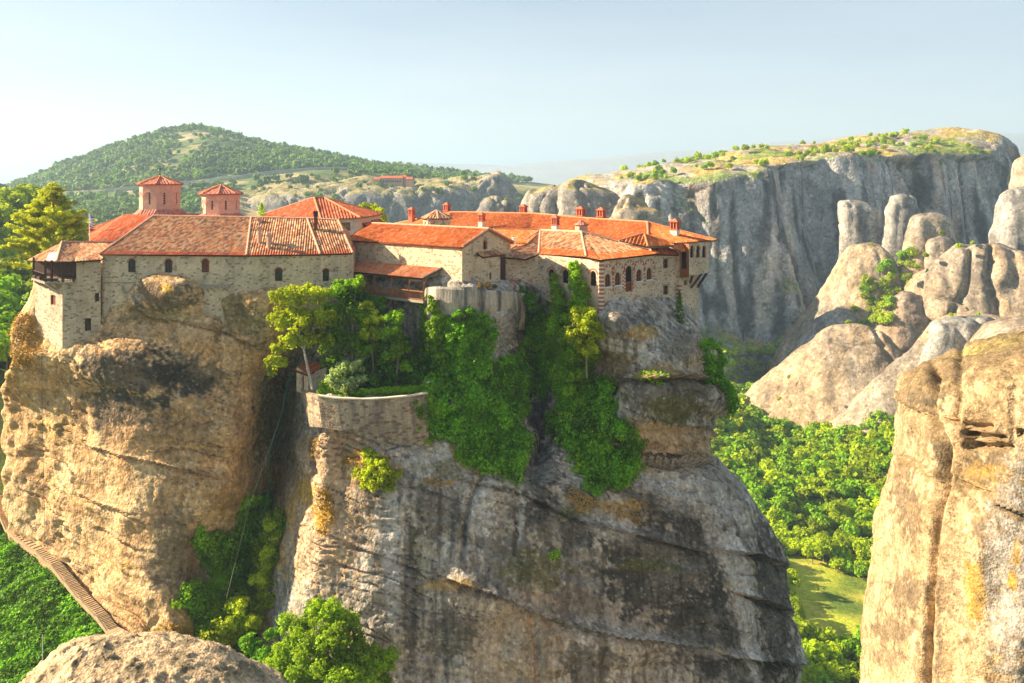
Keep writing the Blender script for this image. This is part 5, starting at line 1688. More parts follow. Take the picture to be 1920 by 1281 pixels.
def dome_tower(t, cx_, Y, rpx, py_e, py_a, py_b, skirt, base_to, rot):
    k = F / Y
    c = P(cx_, 400, Y)
    z = lambda py: (HZ - py) / F * Y
    ring = octo(c, rpx / k, rot)
    mb = MB()
    # eight faces with double slit windows
    for i in range(8):
        a, b_ = ring[i], ring[(i + 1) % 8]
        W = Wall(b_, a) if np.cross(np.append(a - c[:2], 0), np.append(b_ - a, 0))[2] < 0 else Wall(a, b_)
        mid = (a + b_) / 2
        if (mid - c[:2]) @ W.n < 0:
            W = Wall(W.p1, W.p0)
        zt_, zb_ = z(py_e), z(py_b)
        H = zt_ - zb_
        o = [(W.L / 2 - 0.13, zb_ + H * 0.22, 0.26, H * 0.46, False)]
        build_wall(W, [(0, zb_), (W.L, zb_), (W.L, zt_), (0, zt_)], o, None, None, mb=mb, depth=0.2)
        # brick arches standing proud round the slit
        for rr in (0.50, 0.85):
            oo = (W.L / 2 - rr, zb_ + 0.15, 2 * rr, H * 0.62 + rr * 0.3, True)
            for q in range(8):
                a0, a1 = math.pi * q / 8, math.pi * (q + 1) / 8
                zc_ = oo[1] + oo[3] - rr
                pp = [(W.L / 2 + r_ * math.cos(a_), zc_ + r_ * math.sin(a_)) for r_, a_ in ((rr, a0), (rr + 0.1, a0), (rr + 0.1, a1), (rr, a1))]
                mb.add([W.pt(u, zz, 0.05) for u, zz in pp] + [W.pt(u, zz, -0.02) for u, zz in pp], [(0, 1, 2, 3), (0, 4, 5, 1), (1, 5, 6, 2), (2, 6, 7, 3), (3, 7, 4, 0)])
        pb = MB()
        n = 5
        for q in range(n):
            zz = o[0][1] + o[0][3] * (q + 0.5) / n
            pb.add([W.pt(o[0][0], zz - o[0][3] / n * 0.32, -0.12), W.pt(o[0][0] + 0.26, zz - o[0][3] / n * 0.32, -0.12), W.pt(o[0][0] + 0.26, zz + o[0][3] / n * 0.32, -0.12), W.pt(o[0][0], zz + o[0][3] / n * 0.32, -0.12)], [(0, 1, 2, 3)], None, 0)
        pb.add([W.pt(o[0][0], o[0][1], -0.14), W.pt(o[0][0] + 0.26, o[0][1], -0.14), W.pt(o[0][0] + 0.26, o[0][1] + o[0][3], -0.14), W.pt(o[0][0], o[0][1] + o[0][3], -0.14)], [(0, 1, 2, 3)], None, 1)
        if mid[1] < c[1]:
            pb.build("window", [M['dark'], M['pinkish']], t)
    # cornice courses
    mb.prism(octo(c, rpx / k * 1.03, rot), z(py_e) - 0.25, z(py_e) - 0.12)
    mb.prism(octo(c, rpx / k * 1.06, rot), z(py_e) - 0.12, z(py_e) + 0.02)
    mb.prism(octo(c, rpx / k * 1.05, rot), z(base_to) - 1, z(py_b) + 0.02)
    mb.build("drum", M['brick_pink'], t)
    rf = Roof()
    er = octo((c[0], c[1]), skirt[0] / k, rot)
    ap = np.array((c[0], c[1], z(py_a)))
    for i in range(8):
        a, b_ = er[i], er[(i + 1) % 8]
        rf.plane((a[0], a[1], z(py_e)), (b_[0], b_[1], z(py_e)), [ap], 0, 0.40, 0.05, 0.1)
    ro = rf.build("dome_roof", [M['tile_pink'], M['brick']], t, True)
    rf = Roof()
    # skirt roof round the foot of the drum
    s0, s1 = octo(c, skirt[1] / k, rot), octo(c, rpx / k * 1.0, rot)
    for i in range(8):
        a, b_, c_, d_ = s0[i], s0[(i + 1) % 8], s1[(i + 1) % 8], s1[i]
        rf.plane((a[0], a[1], z(skirt[2])), (b_[0], b_[1], z(skirt[2])), [(c_[0], c_[1], z(py_b) + 0.05), (d_[0], d_[1], z(py_b) + 0.05)], 0, 0.40, 0.05, 0.1)
    rf.build("skirt_roof", [M['tile_pink'], M['brick']], t, True)
    ridge(ro, [((er[i][0], er[i][1], z(py_e)), ap) for i in range(8)], M['ridge_red'], 0.22)
    return ap, ro


ap, ro = dome_tower(t, 300, 126, 36.5, 346, 331, 393, (42, 47, 402), 410, 12)
mb = MB()
mb.bar(ap, ap + np.array((0, 0, 1.5)), 0.09)
mb.bar(ap + np.array((-0.38, 0, 1.05)), ap + np.array((0.38, 0, 1.05)), 0.09)
mb.build("cross", M['iron'], t)
ap, ro = dome_tower(t, 414, 123, 34, 364, 348, 401, (41, 45, 407), 415, 12)
# low skirt roof joining the two drums
rf = Roof()
rf.plane(P(335, 408, 122), P(455, 408, 121), [P(452, 402, 124), P(338, 402, 125)], 0, 0.30)
rf.build("roof", [M['tile_red'], M['brick']], t, True)

# ---------------------------------------------------------------- hall with hipped roof behind
t = thing("hall", "building with a broad red hipped roof rising behind the long weathered roof", "building", P(640, 420, 130))
zE = -5.72
hl, hc, hr = P(470, 411, 0.0 + 128), P(675, 409.5, 128.5), P(718, 402.5, 141)
hl2 = P(600, 413, 125.5)
ap0, ap1 = P(589, 372, 136), P(608, 372, 137)
hl[2] = hc[2] = hr[2] = zE
rf = Roof()
rf.plane(P(468, 412, 140), P(602, 413, 127), [ap0], 0, 0.44, 0.08)
rf.plane(P(602, 413, 127), hc, [ap1, ap0], 0, 0.44, 0.08)
rf.plane(hc, hr, [ap1], 0, 0.44, 0.08)
bb = P(500, 405, 150); bb[2] = zE
rf.plane(hr, P(468, 412, 140), [ap0, ap1], 0)
ro = rf.build("roof", [M['tile_red'], M['wood_grey']], t, True)
ridge(ro, [(ap0, ap1), (hc, ap1), (P(468, 412, 140), ap0), (hr, ap1), (P(602, 413, 127), ap0)], M['ridge_red'], 0.3)
Wf = Wall(P(603, 430, 127.8)[:2], P(671, 430, 129.3)[:2])
of = [(*Wf.uzr(648, 425, 18, 16), False)]
build_wall(Wf, [(0, -12), (Wf.L, -12), (Wf.L, zE), (0, zE)], of, M['concrete'], t)
window(Wf, of[0], t, 'glass', 'wood_grey', 0.3, (1, 1))
Wf = Wall(P(671, 430, 129.3)[:2], P(713, 430, 140.5)[:2])
of = [(Wf.L * 0.25, -8.6, 1.6, 1.7, False), (Wf.L * 0.62, -8.4, 1.6, 1.7, False)]
build_wall(Wf, [(0, -12), (Wf.L, -12), (Wf.L, zE), (0, zE)], of, M['pinkish'], t)
for o in of: window(Wf, o, t, 'glass', 'wood', 0.3, (1, 0))
rf = Roof()
rf.plane(Wf.pt(Wf.L * 0.18, -7.3, 1.1), Wf.pt(Wf.L * 0.5, -7.3, 1.1), [Wf.pt(Wf.L * 0.5, -6.6, 0), Wf.pt(Wf.L * 0.18, -6.6, 0)], 0, 0.3, 0.04, 0.08)
rf.plane(Wf.pt(Wf.L * 0.58, -7.1, 1.1), Wf.pt(Wf.L * 0.95, -7.1, 1.1), [Wf.pt(Wf.L * 0.95, -6.4, 0), Wf.pt(Wf.L * 0.58, -6.4, 0)], 0, 0.3, 0.04, 0.08)
rf.build("awning", [M['tile_red'], M['wood_dark']], t, True)

# ---------------------------------------------------------------- chapel
t = thing("chapel", "pale stone chapel with a bright orange gabled roof above the timber gallery", "chapel", P(800, 540, 108))
zE = -7.93
K0, K1 = np.array((-21.6, 115.7)), np.array((-5.8, 103.0))
dL = (K1 - K0) / np.linalg.norm(K1 - K0)
nL = np.array((dL[1], -dL[0]))          # outward, to the camera's left
Wd_ = 9.0
K2 = K1 - nL * Wd_
K3 = K0 - nL * Wd_
zR = zE + 1.85
R1_, R0_ = (K1 + K2) / 2, (K0 + K3) / 2
rf = Roof()
x3 = lambda p, z, a=0.0, b_=0.0: np.array((p[0] + nL[0] * a + dL[0] * b_, p[1] + nL[1] * a + dL[1] * b_, z))
rf.plane(x3(K0, zE - 0.1, 0.3), x3(K1, zE - 0.1, 0.3, 0.3), [x3(R1_, zR, 0, 0.3), x3(R0_, zR)], 0, 0.34, 0.07)
rf.plane(x3(K2, zE - 0.1, -0.3, 0.3), x3(K3, zE - 0.1, -0.3), [x3(R0_, zR), x3(R1_, zR, 0, 0.3)], 0, 0.34, 0.07)
ro = rf.build("roof", [M['tile_new'], M['brick']], t, True)
ridge(ro, [(x3(R0_, zR), x3(R1_, zR, 0, 0.3)), (x3(K1, zE, 0.25, 0.3), x3(R1_, zR, 0, 0.3)), (x3(K2, zE, -0.25, 0.3), x3(R1_, zR, 0, 0.3))], M['ridge'], 0.24)
WL = Wall(K0, K1)
build_wall(WL, [(0, -15.2), (WL.L, -14), (WL.L, zE), (0, zE)], [], M['stone_light'], t)
WG = Wall(K1, K2)
og = (*WG.uzr(909.5, 460, 5.5, 17), True)
build_wall(WG, [(0, -14), (WG.L, -14), (WG.L, zE), (WG.L / 2, zR - 0.1), (0, zE)], [og], M['stone_light'], t)
arch_ring(WG, og, t, ['brick'], 0.14, 0.04, 8, 0.7)
window(WG, og, t, 'glass', 'wood_dark', 0.2, (0, 0), 0.05)
WK = Wall(K3, K0)
build_wall(WK, [(0, -15), (WK.L, -15), (WK.L, zE), (WK.L / 2, zR - 0.1), (0, zE)], [], M['stone_light'], t)
WB = Wall(K2, K3)
build_wall(WB, [(0, -15), (WB.L, -15), (WB.L, zE), (0, zE)], [], M['stone_light'], t)
# white gutter flashing at the left eave
mb = MB()
mb.box(x3(K0, zE - 0.75, 0.25, 0.3), (1.0, 0.5, 1.3), math.atan2(dL[1], dL[0]))
mb.build("flashing", M['plaster'], t)
# apse box with its own tiled cap
ua, _ = WG.uz(890, 500); ub, _ = WG.uz(931, 500)
zt_ = WG.uz(910, 479)[1]
mb = MB()
V = [WG.pt(ua, -14, 0), WG.pt(ua + 0.5, -14, 1.0), WG.pt(ub - 0.5, -14, 1.0), WG.pt(ub, -14, 0)]
for i in range(3):
    Wq = Wall(V[i][:2], V[i + 1][:2])
    oq = [(*Wq.uzr(920, 518, 4, 13), False)] if i == 1 else []
    build_wall(Wq, [(0, -14), (Wq.L, -14), (Wq.L, zt_), (0, zt_)], oq, None, None, mb=mb, depth=0.2)
mb.build("apse", M['stone_light'], t)
rf = Roof()
ov = 0.3
rf.plane(WG.pt(ua - 0.1, zt_, 1.3), WG.pt(ub + 0.1, zt_, 1.3), [WG.pt(ub - 0.3, zt_ + 0.45, 0.0), WG.pt(ua + 0.3, zt_ + 0.45, 0.0)], 0, 0.3)
rf.build("apse_roof", [M['tile_old2'], M['wood_dark']], t, True)
mb = MB()
u_, z_ = Wall(V[1][:2], V[2][:2]).uz(920, 518)
mb.add([Wall(V[1][:2], V[2][:2]).pt(u_ + a, z_ + b_, -0.18) for a, b_ in ((-.3, -.6), (.3, -.6), (.3, .6), (-.3, .6))], [(0, 1, 2, 3)])
mb.build("window", M['dark'], t)

# ---------------------------------------------------------------- timber gallery along the chapel
t = thing("gallery", "open timber gallery with a tiled lean-to roof and brown balustrade", "gallery", P(760, 560, 104))
u0, _ = WL.uz(684, 493); u1, _ = WL.uz(828.5, 503)
zg = -10.65
rf = Roof()
q0 = P(633, 507.5, 110.2)
rf.plane(WL.pt(u0 - 1.2, zg - 0.9, 3.35), WL.pt(u1, zg - 0.9, 3.35), [WL.pt(u1, zg, 0.02), WL.pt(u0 - 0.6, zg, 0.02)], 0, 0.30)
rf.plane(q0, WL.pt(u0 - 1.2, zg - 0.9, 3.35), [WL.pt(u0 - 0.6, zg, 0.02), P(662, 494, 114.5)], 2, 0.30)
ro = rf.build("roof", [tile_mat("gallery tiles", [(0.58, 0.19, 0.07), (0.60, 0.24, 0.12), (0.50, 0.15, 0.06), (0.55, 0.28, 0.17)]), M['wood_dark'], M['tile_old2']], t, True)
ridge(ro, [(WL.pt(u1, zg - 0.9, 3.3), WL.pt(u1, zg, 0.05))], M['ridge'], 0.2)
zf = -14.15
mb = MB()
fl = [WL.pt(u0 - 2.0, 0, 3.1)[:2], WL.pt(u1 - 0.05, 0, 3.1)[:2], WL.pt(u1 - 0.05, 0, 0.0)[:2], WL.pt(u0 - 2.0, 0, 0.0)[:2]]
mb.prism(fl, zf - 0.3, zf)
mb.build("floor_slab", M['wood_grey'], t)
WGl = Wall(WL.pt(u0 - 2.0, 0, 2.95), WL.pt(u1 - 0.1, 0, 2.95))
for px_ in (640, 664, 686, 702, 734, 767, 799):
    if px_ < 660: continue
    u, _ = WGl.uz(px_, 540)
    u = min(u, WGl.L - 0.05)
    mb = MB()
    mb.bar(WGl.pt(u, zf), WGl.pt(u, zg - 1.0), 0.15)
    mb.bar(WGl.pt(u, zg - 1.6), WGl.pt(u + 0.5, zg - 1.05), 0.09)
    mb.build("post", M['wood'], t)
mb = MB()
mb.bar(WGl.pt(0, zg - 1.05), WGl.pt(WGl.L, zg - 1.05), 0.18)
mb.build("beam", M['wood'], t)
mb = MB()
for z_, w_ in ((zf + 1.02, 0.11), (zf + 0.12, 0.09)):
    mb.bar(WGl.pt(0, z_), WGl.pt(WGl.L, z_), w_)
for k in range(int(WGl.L / 0.2)):
    u = 0.1 + k * 0.2
    mb.bar(WGl.pt(u, zf + 0.1), WGl.pt(u, zf + 1.0), 0.075)
mb.build("balustrade", M['wood'], t)
# plaster panel and a door behind, tables and chairs' backs
mb = MB()
Wp = Wall(WL.pt(u0 - 1.0, 0, 0.06), WL.pt(u1 - 0.6, 0, 0.06))
od = [(Wp.L * 0.52, zf, 0.9, 2.0, False), (Wp.L * 0.25, zf + 0.9, 0.8, 1.0, False)]
build_wall(Wp, [(0, zf), (Wp.L, zf), (Wp.L, zg - 0.15), (0, zg - 0.15)], od, M['plaster'], t, "back_wall", 0.05)
for o in od: window(Wp, o, t, 'dark', 'wood', 0.03, (1, 1))
for u in (Wp.L * 0.18, Wp.L * 0.42, Wp.L * 0.62, Wp.L * 0.82):
    mb = MB()
    c = Wp.pt(u, 0, 0.75)
    rz = math.atan2(Wp.d[1], Wp.d[0])
    mb.box((c[0], c[1], zf + 0.45), (1.1, 0.45, 0.07), rz)
    c2_ = Wp.pt(u, 0, 0.55)
    mb.box((c2_[0], c2_[1], zf + 0.82), (1.1, 0.06, 0.5), rz)
    for s_ in (-0.5, 0.5):
        a = Wp.pt(u + s_, 0, 0.75)
        mb.box((a[0], a[1], zf + 0.22), (0.07, 0.4, 0.44), rz)
    b_ = mb.build("bench", M['wood'], None)
    tag(b_, "brown wooden bench on the gallery floor behind the balustrade", "bench", "benches in the timber gallery")

# ---------------------------------------------------------------- arcaded wing
t = thing("arcaded_wing", "stone wing with a row of striped brick arches under mottled tiles", "building", P(1130, 540, 104))
zE = -9.48
Q0, Q1, Q2, Q3, Q4 = np.array((-1.6, 108.9)), np.array((3.3, 110.4)), np.array((10.4, 103.3)), np.array((18.4, 112.0)), np.array((21.3, 114.6))
RA, RB = P(1013, 433, 120), P(1090, 436, 113)
Ea, Eb, E1_, E2_, E3_, E4_ = P(937, 482, 109.4), P(986, 487, 107.8), P(1010, 477, 110.6), P(1099, 482.5, 104.6), P(1126, 488.5, 102.6), P(1236, 476, 111.6)
rf = Roof()
rf.plane(Ea, Eb, [E1_, RA], 0)
rf.plane(E1_, E2_, [RB, RA], 2)
rf.plane(E2_, E3_, [RB], 2)
rf.plane(E3_, E4_, [RB], 2)
rf.plane(E4_, P(1120, 440, 122), [RB], 2)
rf.plane(P(1013, 445, 128), Ea, [RA], 0)
ro = rf.build("roof", [M['tile_old2'], M['wood_dark'], M['tile_mix']], t, True)
ridge(ro, [(RA, RB), (RB, E2_ + np.array((0, 0, 0.0))), (RA, Ea), (RB, E4_), (RA, E1_)], M['ridge'], 0.27)
Wq0 = Wall(Q0, Q1)
build_wall(Wq0, [(0, -14.5), (Wq0.L, -14.5), (Wq0.L, zE), (0, zE - 0.4)], [], M['stone_warm'], t)
Wq1 = Wall(Q1, Q2)
op1 = [(*Wq1.uzr(1034, 517, 11.5, 25), True), (*Wq1.uzr(1060, 518, 11.5, 25), True), (*Wq1.uzr(1112, 522, 11.5, 28), True)]
o0 = (*Wq0.uzr(1007.2, 516, 11, 24), True)
build_wall(Wq1, [(0, -14.5), (Wq1.L, -18), (Wq1.L, zE), (0, zE)], op1, M['stone_warm'], t)
for o in op1:
    window(Wq1, o, t, 'glass', 'wood_dark')
    arch_ring(Wq1, (o[0] - 0.14, o[1], o[2] + 0.28, o[3] + 0.14), t, ['brick'], 0.16, 0.05, 9)
# striped corner
mb = MB()
for k in range(34):
    z0_ = -17.5 + k * 0.235
    mb.box((Q2[0], Q2[1] + 0.12, z0_ + 0.11), (0.62, 0.62, 0.20), R(2), k % 2)
mb.build("striped_quoin", [M['cream'], M['brick']], t)
Wq2 = Wall(Q2, Q3)
arc = [(1140, 526, 11, 25), (1158.7, 523, 11, 25), (1179.7, 523, 13.5, 50), (1198.5, 516.5, 10.5, 23), (1217.5, 513.5, 10, 23)]
op2 = [(*Wq2.uzr(*a), True) for a in arc]
build_wall(Wq2, [(0, -18), (Wq2.L, -18.6), (Wq2.L, zE), (0, zE)], op2, M['stone_warm'], t)
for i, o in enumerate(op2):
    window(Wq2, o, t, 'dark' if i == 2 else 'shutter', 'wood_dark', 0.26, (1, 0))
    if i != 2: sill(Wq2, o, t, 'white')
    e_ = 0.34 if i != 2 else 0.06
    top = 0.42 if i != 2 else 0.1
    oo = (o[0] - e_, o[1] + 0.2, o[2] + 2 * e_, o[3] + top + e_ * 0.5)
    arch_ring(Wq2, oo, t, ['brick', 'cream'], 0.24, 0.05, 11, 1.9 if i != 2 else 2.4, 0.2)
    # outer thin brick line
    arch_ring(Wq2, (oo[0] - 0.25, oo[1], oo[2] + 0.5, oo[3] + 0.25), t, ['brick'], 0.07, 0.08, 14)
# balcony rail in the tall central arch
mb = MB()
o = op2[2]
for k in range(6):
    u = o[0] + o[2] * (k + 0.5) / 6
    mb.bar(Wq2.pt(u, o[1] + 0.05, 0.02), Wq2.pt(u, o[1] + 1.15, 0.02), 0.06)
mb.bar(Wq2.pt(o[0] - 0.05, o[1] + 1.15, 0.03), Wq2.pt(o[0] + o[2] + 0.05, o[1] + 1.15, 0.03), 0.09)
mb.build("railing", M['brick'], t)
Wq3 = Wall(Q3, Q4)
op3 = [(*Wq3.uzr(1248.5, 495, 9.5, 18), False), (*Wq3.uzr(1248.5, 544.5, 9.5, 18), False)]
build_wall(Wq3, [(0, -21), (Wq3.L, -22), (Wq3.L, zE - 0.1), (0, zE - 0.1)], op3, M['stone_warm'], t)
for o in op3:
    window(Wq3, o, t, 'glass', 'wood', 0.2, (1, 1))
    mb = MB()
    mb.bar(Wq3.pt(o[0] - 0.2, o[1] + o[3] + 0.1, 0.03), Wq3.pt(o[0] + o[2] + 0.2, o[1] + o[3] + 0.1, 0.03), 0.14)
    mb.build("lintel", M['wood_grey'], t)
Wz = Wall(Q4, Q4 + np.array((-8, 12)))
build_wall(Wz, [(0, -21), (Wz.L, -21), (Wz.L, zE), (0, zE)], [], M['stone_warm'], t)
# porch roof over the plain bay
rf = Roof()
rf.plane(P(1229, 477.5, 111.0), P(1273, 478.5, 114.2), [P(1268, 466.5, 115.2), P(1219, 465, 112.2)], 0, 0.3)
rf.build("porch_roof", [M['tile_red'], M['wood_dark']], t, True)
# dark doorway in the corner beside the chapel
mb = MB()
p_ = P(944, 510, 108.3)
mb.box((p_[0] - 0.2, p_[1], -11.6), (0.9, 0.15, 4.2), R(10))
mb.build("door", M['wood_dark'], t)
Wn = Wall(np.array((-2.4, 108.2)), Q0)
build_wall(Wn, [(0, -14), (Wn.L, -14), (Wn.L, -9.6), (0, -9.6)], [], M['stone_warm'], t)

# ---------------------------------------------------------------- back wing
t = thing("back_wing", "large back building with a long bright orange roof and red chimneys", "building", P(1100, 440, 125))
zE = -8.3
r0, r1, r2, r3 = P(846, 399, 150), P(1004, 402, 140), P(1104, 411, 131), P(1214, 418, 122)
Jc = np.array((17.1, 111.0, zE))
off = Jc - r3
def off_(p):
    q = p + np.array((off[0], off[1], 0)); q[2] = zE; return q
JL, J1_, J2_ = off_(r0), off_(r1), off_(r2)
tipR = P(1343, 451.5, 118.5); tipR[2] = zE
farL = P(736, 421.5, 160)
rf = Roof()
rf.plane(JL, J1_, [r1, r0], 0, 0.44, 0.09)
rf.plane(J1_, J2_, [r2, r1], 0, 0.44, 0.09)
rf.plane(J2_, Jc, [r3, r2], 0, 0.44, 0.09)
eR1 = P(1283, 455.5, 114.3); eR1[2] = zE
rf.plane(Jc, eR1, [tipR, r3], 0, 0.44, 0.09)
bk = tipR + np.array((-6, 13, 0))
rf.plane(tipR, bk, [r3], 0)
rf.plane(farL, JL, [r0], 0)
rf.plane(bk, farL + np.array((8, 10, 0)), [r0, r1, r2, r3], 0)
roJ = rf.build("roof", [M['tile_new'], M['wood_grey']], t, True)
ridge(roJ, [(r0, r1), (r1, r2), (r2, r3), (r3, tipR), (r0, farL), (r3, Jc)], M['ridge_red'], 0.3)
for a in [(772, 388, 413, 155, 13, 'red'), (838, 379, 401, 151, 13, 'red'), (903, 397, 427, 136, 13, 'redp'), (981.5, 382, 404, 142, 14, 'red'), (1041.5, 402, 434, 124, 15, 'redp'),
          (1089, 386, 412, 133, 17, 'red'), (1127.5, 388, 415, 130, 17, 'red'), (1265.5, 409, 447, 117.5, 19, 'redp')]:
    chimney(roJ, *a)
chimney(roJ, 963.5, 447, 467, 114, 4.5, 'pipe')
chimney(roJ, 957, 418, 428, 140, 3, 'pipe')
# low walls under the far eaves
Wj = Wall((farL + np.array((0.3, 0.5, 0)))[:2], (JL + np.array((0, 0.5, 0)))[:2])
build_wall(Wj, [(0, -15), (Wj.L, -15), (Wj.L, zE), (0, zE)], [], M['stone_light'], t)
Wj = Wall((JL + np.array((.4, .5, 0)))[:2], (Jc + np.array((0.4, 0.5, 0)))[:2])
build_wall(Wj, [(0, -15), (Wj.L, -15), (Wj.L, zE), (0, zE)], [], M['stone_light'], t)
# lower orange slopes between this roof and the mottled one
rf = Roof()
rf.plane(P(955, 468, 112.5), P(986, 459, 113.5), [P(1016, 432, 120.3), P(925, 431, 119)], 0, 0.28)
rf.plane(P(921, 438, 120), P(955, 468, 112.5), [P(925, 431, 119.5)], 0, 0.28)
rf.build("lower_roof", [M['tile_new'], M['wood_grey']], t, True)
rf = Roof()
ka, kl, kc, kr = P(1208, 439, 111.5), P(1160, 453, 108.6), P(1215, 464, 107.8), P(1264, 461, 111.5)
rf.plane(kl, kc, [ka], 0, 0.44, 0.09)
rf.plane(kc, kr, [P(1245, 449, 113), ka], 0, 0.44, 0.09)
rf.plane(P(1256, 463, 111.5), P(1279, 472.5, 112.8), [P(1303, 468, 116), P(1285, 455.5, 115)], 0)
ro = rf.build("lower_roof", [M['tile_new'], M['wood_grey']], t, True)
ridge(ro, [(ka, kc), (ka, kl), (P(925, 431, 119.2), P(1016, 432, 120.5))], M['ridge_red'], 0.24)
# small domed lantern
cl = P(1090, 425, 116)
mb = MB()
mb.prism(octo(cl, 0.85), P(0, 443, 116)[2] - 0.5, P(0, 423, 116)[2])
mb.build("lantern_wall", M['pinkish'], t)
rf = Roof()
e8 = octo(cl, 1.0); apx = P(1090, 412.5, 116)
for i in range(8):
    a, b_ = e8[i], e8[(i + 1) % 8]
    rf.plane((a[0], a[1], P(0, 422, 116)[2]), (b_[0], b_[1], P(0, 422, 116)[2]), [apx], 0, 0.3, 0.03, 0.08)
rf.build("lantern_roof", [M['tile_pink'], M['brick']], t, True)
# larger lantern behind the chapel
t2 = thing("lantern", "small stone lantern dome with a fluted tile cap behind the chapel roof", "dome", P(819, 425, 128))
cl = P(819, 418, 128)
k = F / 128
ring = octo(cl, 26 / k, 10)
mb = MB()
for i in range(8):
    a, b_ = ring[i], ring[(i + 1) % 8]
    W = Wall(a, b_)
    if ((a + b_) / 2 - cl[:2]) @ W.n < 0: W = Wall(b_, a)
    zb_, zt_ = P(0, 432, 128)[2], P(0, 410, 128)[2]
    o = [(W.L / 2 - 0.3, zb_ + 0.2, 0.6, 1.1, True)]
    build_wall(W, [(0, zb_), (W.L, zb_), (W.L, zt_), (0, zt_)], o, None, None, mb=mb, depth=0.15)
    mb.add([W.pt(u, z_, -0.14) for u, z_ in arch_pts(*o[0])], [tuple(range(13))])
mb.build("drum", M['stone_light'], t2)
rf = Roof()
e8 = octo(cl, 29 / k, 10); apx = P(819, 395.5, 128)
for i in range(8):
    a, b_ = e8[i], e8[(i + 1) % 8]
    rf.plane((a[0], a[1], P(0, 410, 128)[2]), (b_[0], b_[1], P(0, 410, 128)[2]), [apx], 0, 0.45, 0.1, 0.12)
ro = rf.build("dome_roof", [M['tile_old2'], M['brick']], t2, True)
ridge(ro, [((e8[i][0], e8[i][1], P(0, 410, 128)[2]), apx) for i in range(8)], M['ridge'], 0.25)

# ---------------------------------------------------------------- tower with the hanging bay
t = thing("bay_tower", "tall narrow stone tower with a bay room hanging on struts over the drop", "tower", P(1290, 600, 115))
B0, B1_ = np.array((21.5, 114.3)), np.array((24.9, 118.4))
Wt = Wall(B0, B1_)
build_wall(Wt, [(0, -25.5), (Wt.L, -26), (Wt.L, -8.5), (0, -8.5)], [(*Wt.uzr(1286, 530, 6, 10), False)], M['stone_warm'], t)
Wt2 = Wall(B1_, B1_ + np.array((-4, 8)))
build_wall(Wt2, [(0, -27), (Wt2.L, -27), (Wt2.L, -8.5), (0, -8.5)], [], M['stone_warm'], t)
Wt0 = Wall(B0 + np.array((-0.6, 0.6)), B0)
build_wall(Wt0, [(0, -26), (Wt0.L, -26), (Wt0.L, -8.5), (0, -8.5)], [], M['stone_warm'], t)
for (c_, z0_, n_) in ((B0, -24.6, 44),):
    mb = MB()
    for k_ in range(n_):
        mb.box((c_[0] + 0.05, c_[1] + 0.05, z0_ + k_ * 0.25), (0.5, 0.5, 0.2), R(40), k_ % 2)
    mb.build("striped_quoin", [M['cream'], M['brick']], t)
# bay room
zb, ztp = -12.4, -8.35
b0, b1, b2 = P(1292, 500, 113.2)[:2], P(1327, 500, 117.0)[:2], P(1329, 500, 121)[:2]
Wv = Wall(b0, b1)
ops = [(*Wv.uzr(c_, 475, 7.2, 27), True) for c_ in (1297.7, 1309.2, 1320.4)]
ops = [(a, b_ + 0.3, w_, h_ - 0.2, True) for a, b_, w_, h_, _ in ops]
mb = MB()
build_wall(Wv, [(0, zb), (Wv.L, zb), (Wv.L, ztp), (0, ztp)], ops, None, None, mb=mb, depth=0.2)
Wv2 = Wall(b1, b2); build_wall(Wv2, [(0, zb), (Wv2.L, zb), (Wv2.L, ztp), (0, ztp)], [], None, None, mb=mb)
mb.prism([b0 + np.array((0.02, 0.05)), b1 + np.array((-0.03, 0.03)), b2 + np.array((-.1, 0)), np.array((24, 119)), np.array((22.4, 115.6))], zb - 0.05, zb + 0.15)
ow = mb.build("bay_wall", M['stone_warm'], t)
for o in ops:
    window(Wv, o, t, 'dark', 'brick', 0.18, (0, 0), 0.05)
    arch_ring(Wv, o, t, ['brick', 'cream'], 0.1, 0.03, 6)
# brown timber return
Ws = Wall(P(1271, 500, 115.0)[:2], b0)
o = (Ws.L * 0.35, -11.6, Ws.L * 0.4, 2.2, False)
build_wall(Ws, [(0, -12.9), (Ws.L, -12.6), (Ws.L, ztp), (0, ztp)], [o], M['wood'], t, "timber_wall", 0.1)
window(Ws, o, t, 'dark', 'wood_dark', 0.08, (1, 1), 0.05)
for a, b_ in (((1296, 540, 116.6), (1316, 512.5, 115.8)), ((1304, 545, 118.6), (1325, 512.5, 117.0)), ((1294, 530, 115.6), (1300, 513, 114.3))):
    mb = MB()
    mb.bar(P(*a), P(*b_), 0.22)
    mb.build("strut", M['wood_dark'], t)
# ---------------------------------------------------------------- foliage kit
LEAF = np.array([(0, -0.5, 0), (0.32, -0.08, 0.06), (0, 0.5, 0), (-0.32, -0.08, 0.06)])


def leaf_arrays(C, Nrm, size, g, spread=0.7):
    """one leaf-shaped quad at every centre, facing roughly along Nrm"""
    n = len(C)
    N = Nrm + g.normal(size=(n, 3)) * spread
    N /= np.linalg.norm(N, axis=1)[:, None]
    A = np.cross(N, g.normal(size=(n, 3)))
    A /= np.linalg.norm(A, axis=1)[:, None]
    B = np.cross(N, A)
    s = size * g.uniform(0.65, 1.35, n)[:, None]
    V = np.stack([C + (A * l[0] * 1.6 + B * l[1] + N * l[2]) * s for l in LEAF], 1)
    return V.reshape(-1, 3)


def leaf_mesh(name, Vs, mat, parent=None):
    V = np.concatenate(Vs, 0) if isinstance(Vs, list) else Vs
    F_ = np.arange(len(V)).reshape(-1, 4)
    return npmesh(name, V, F_, mat, parent)


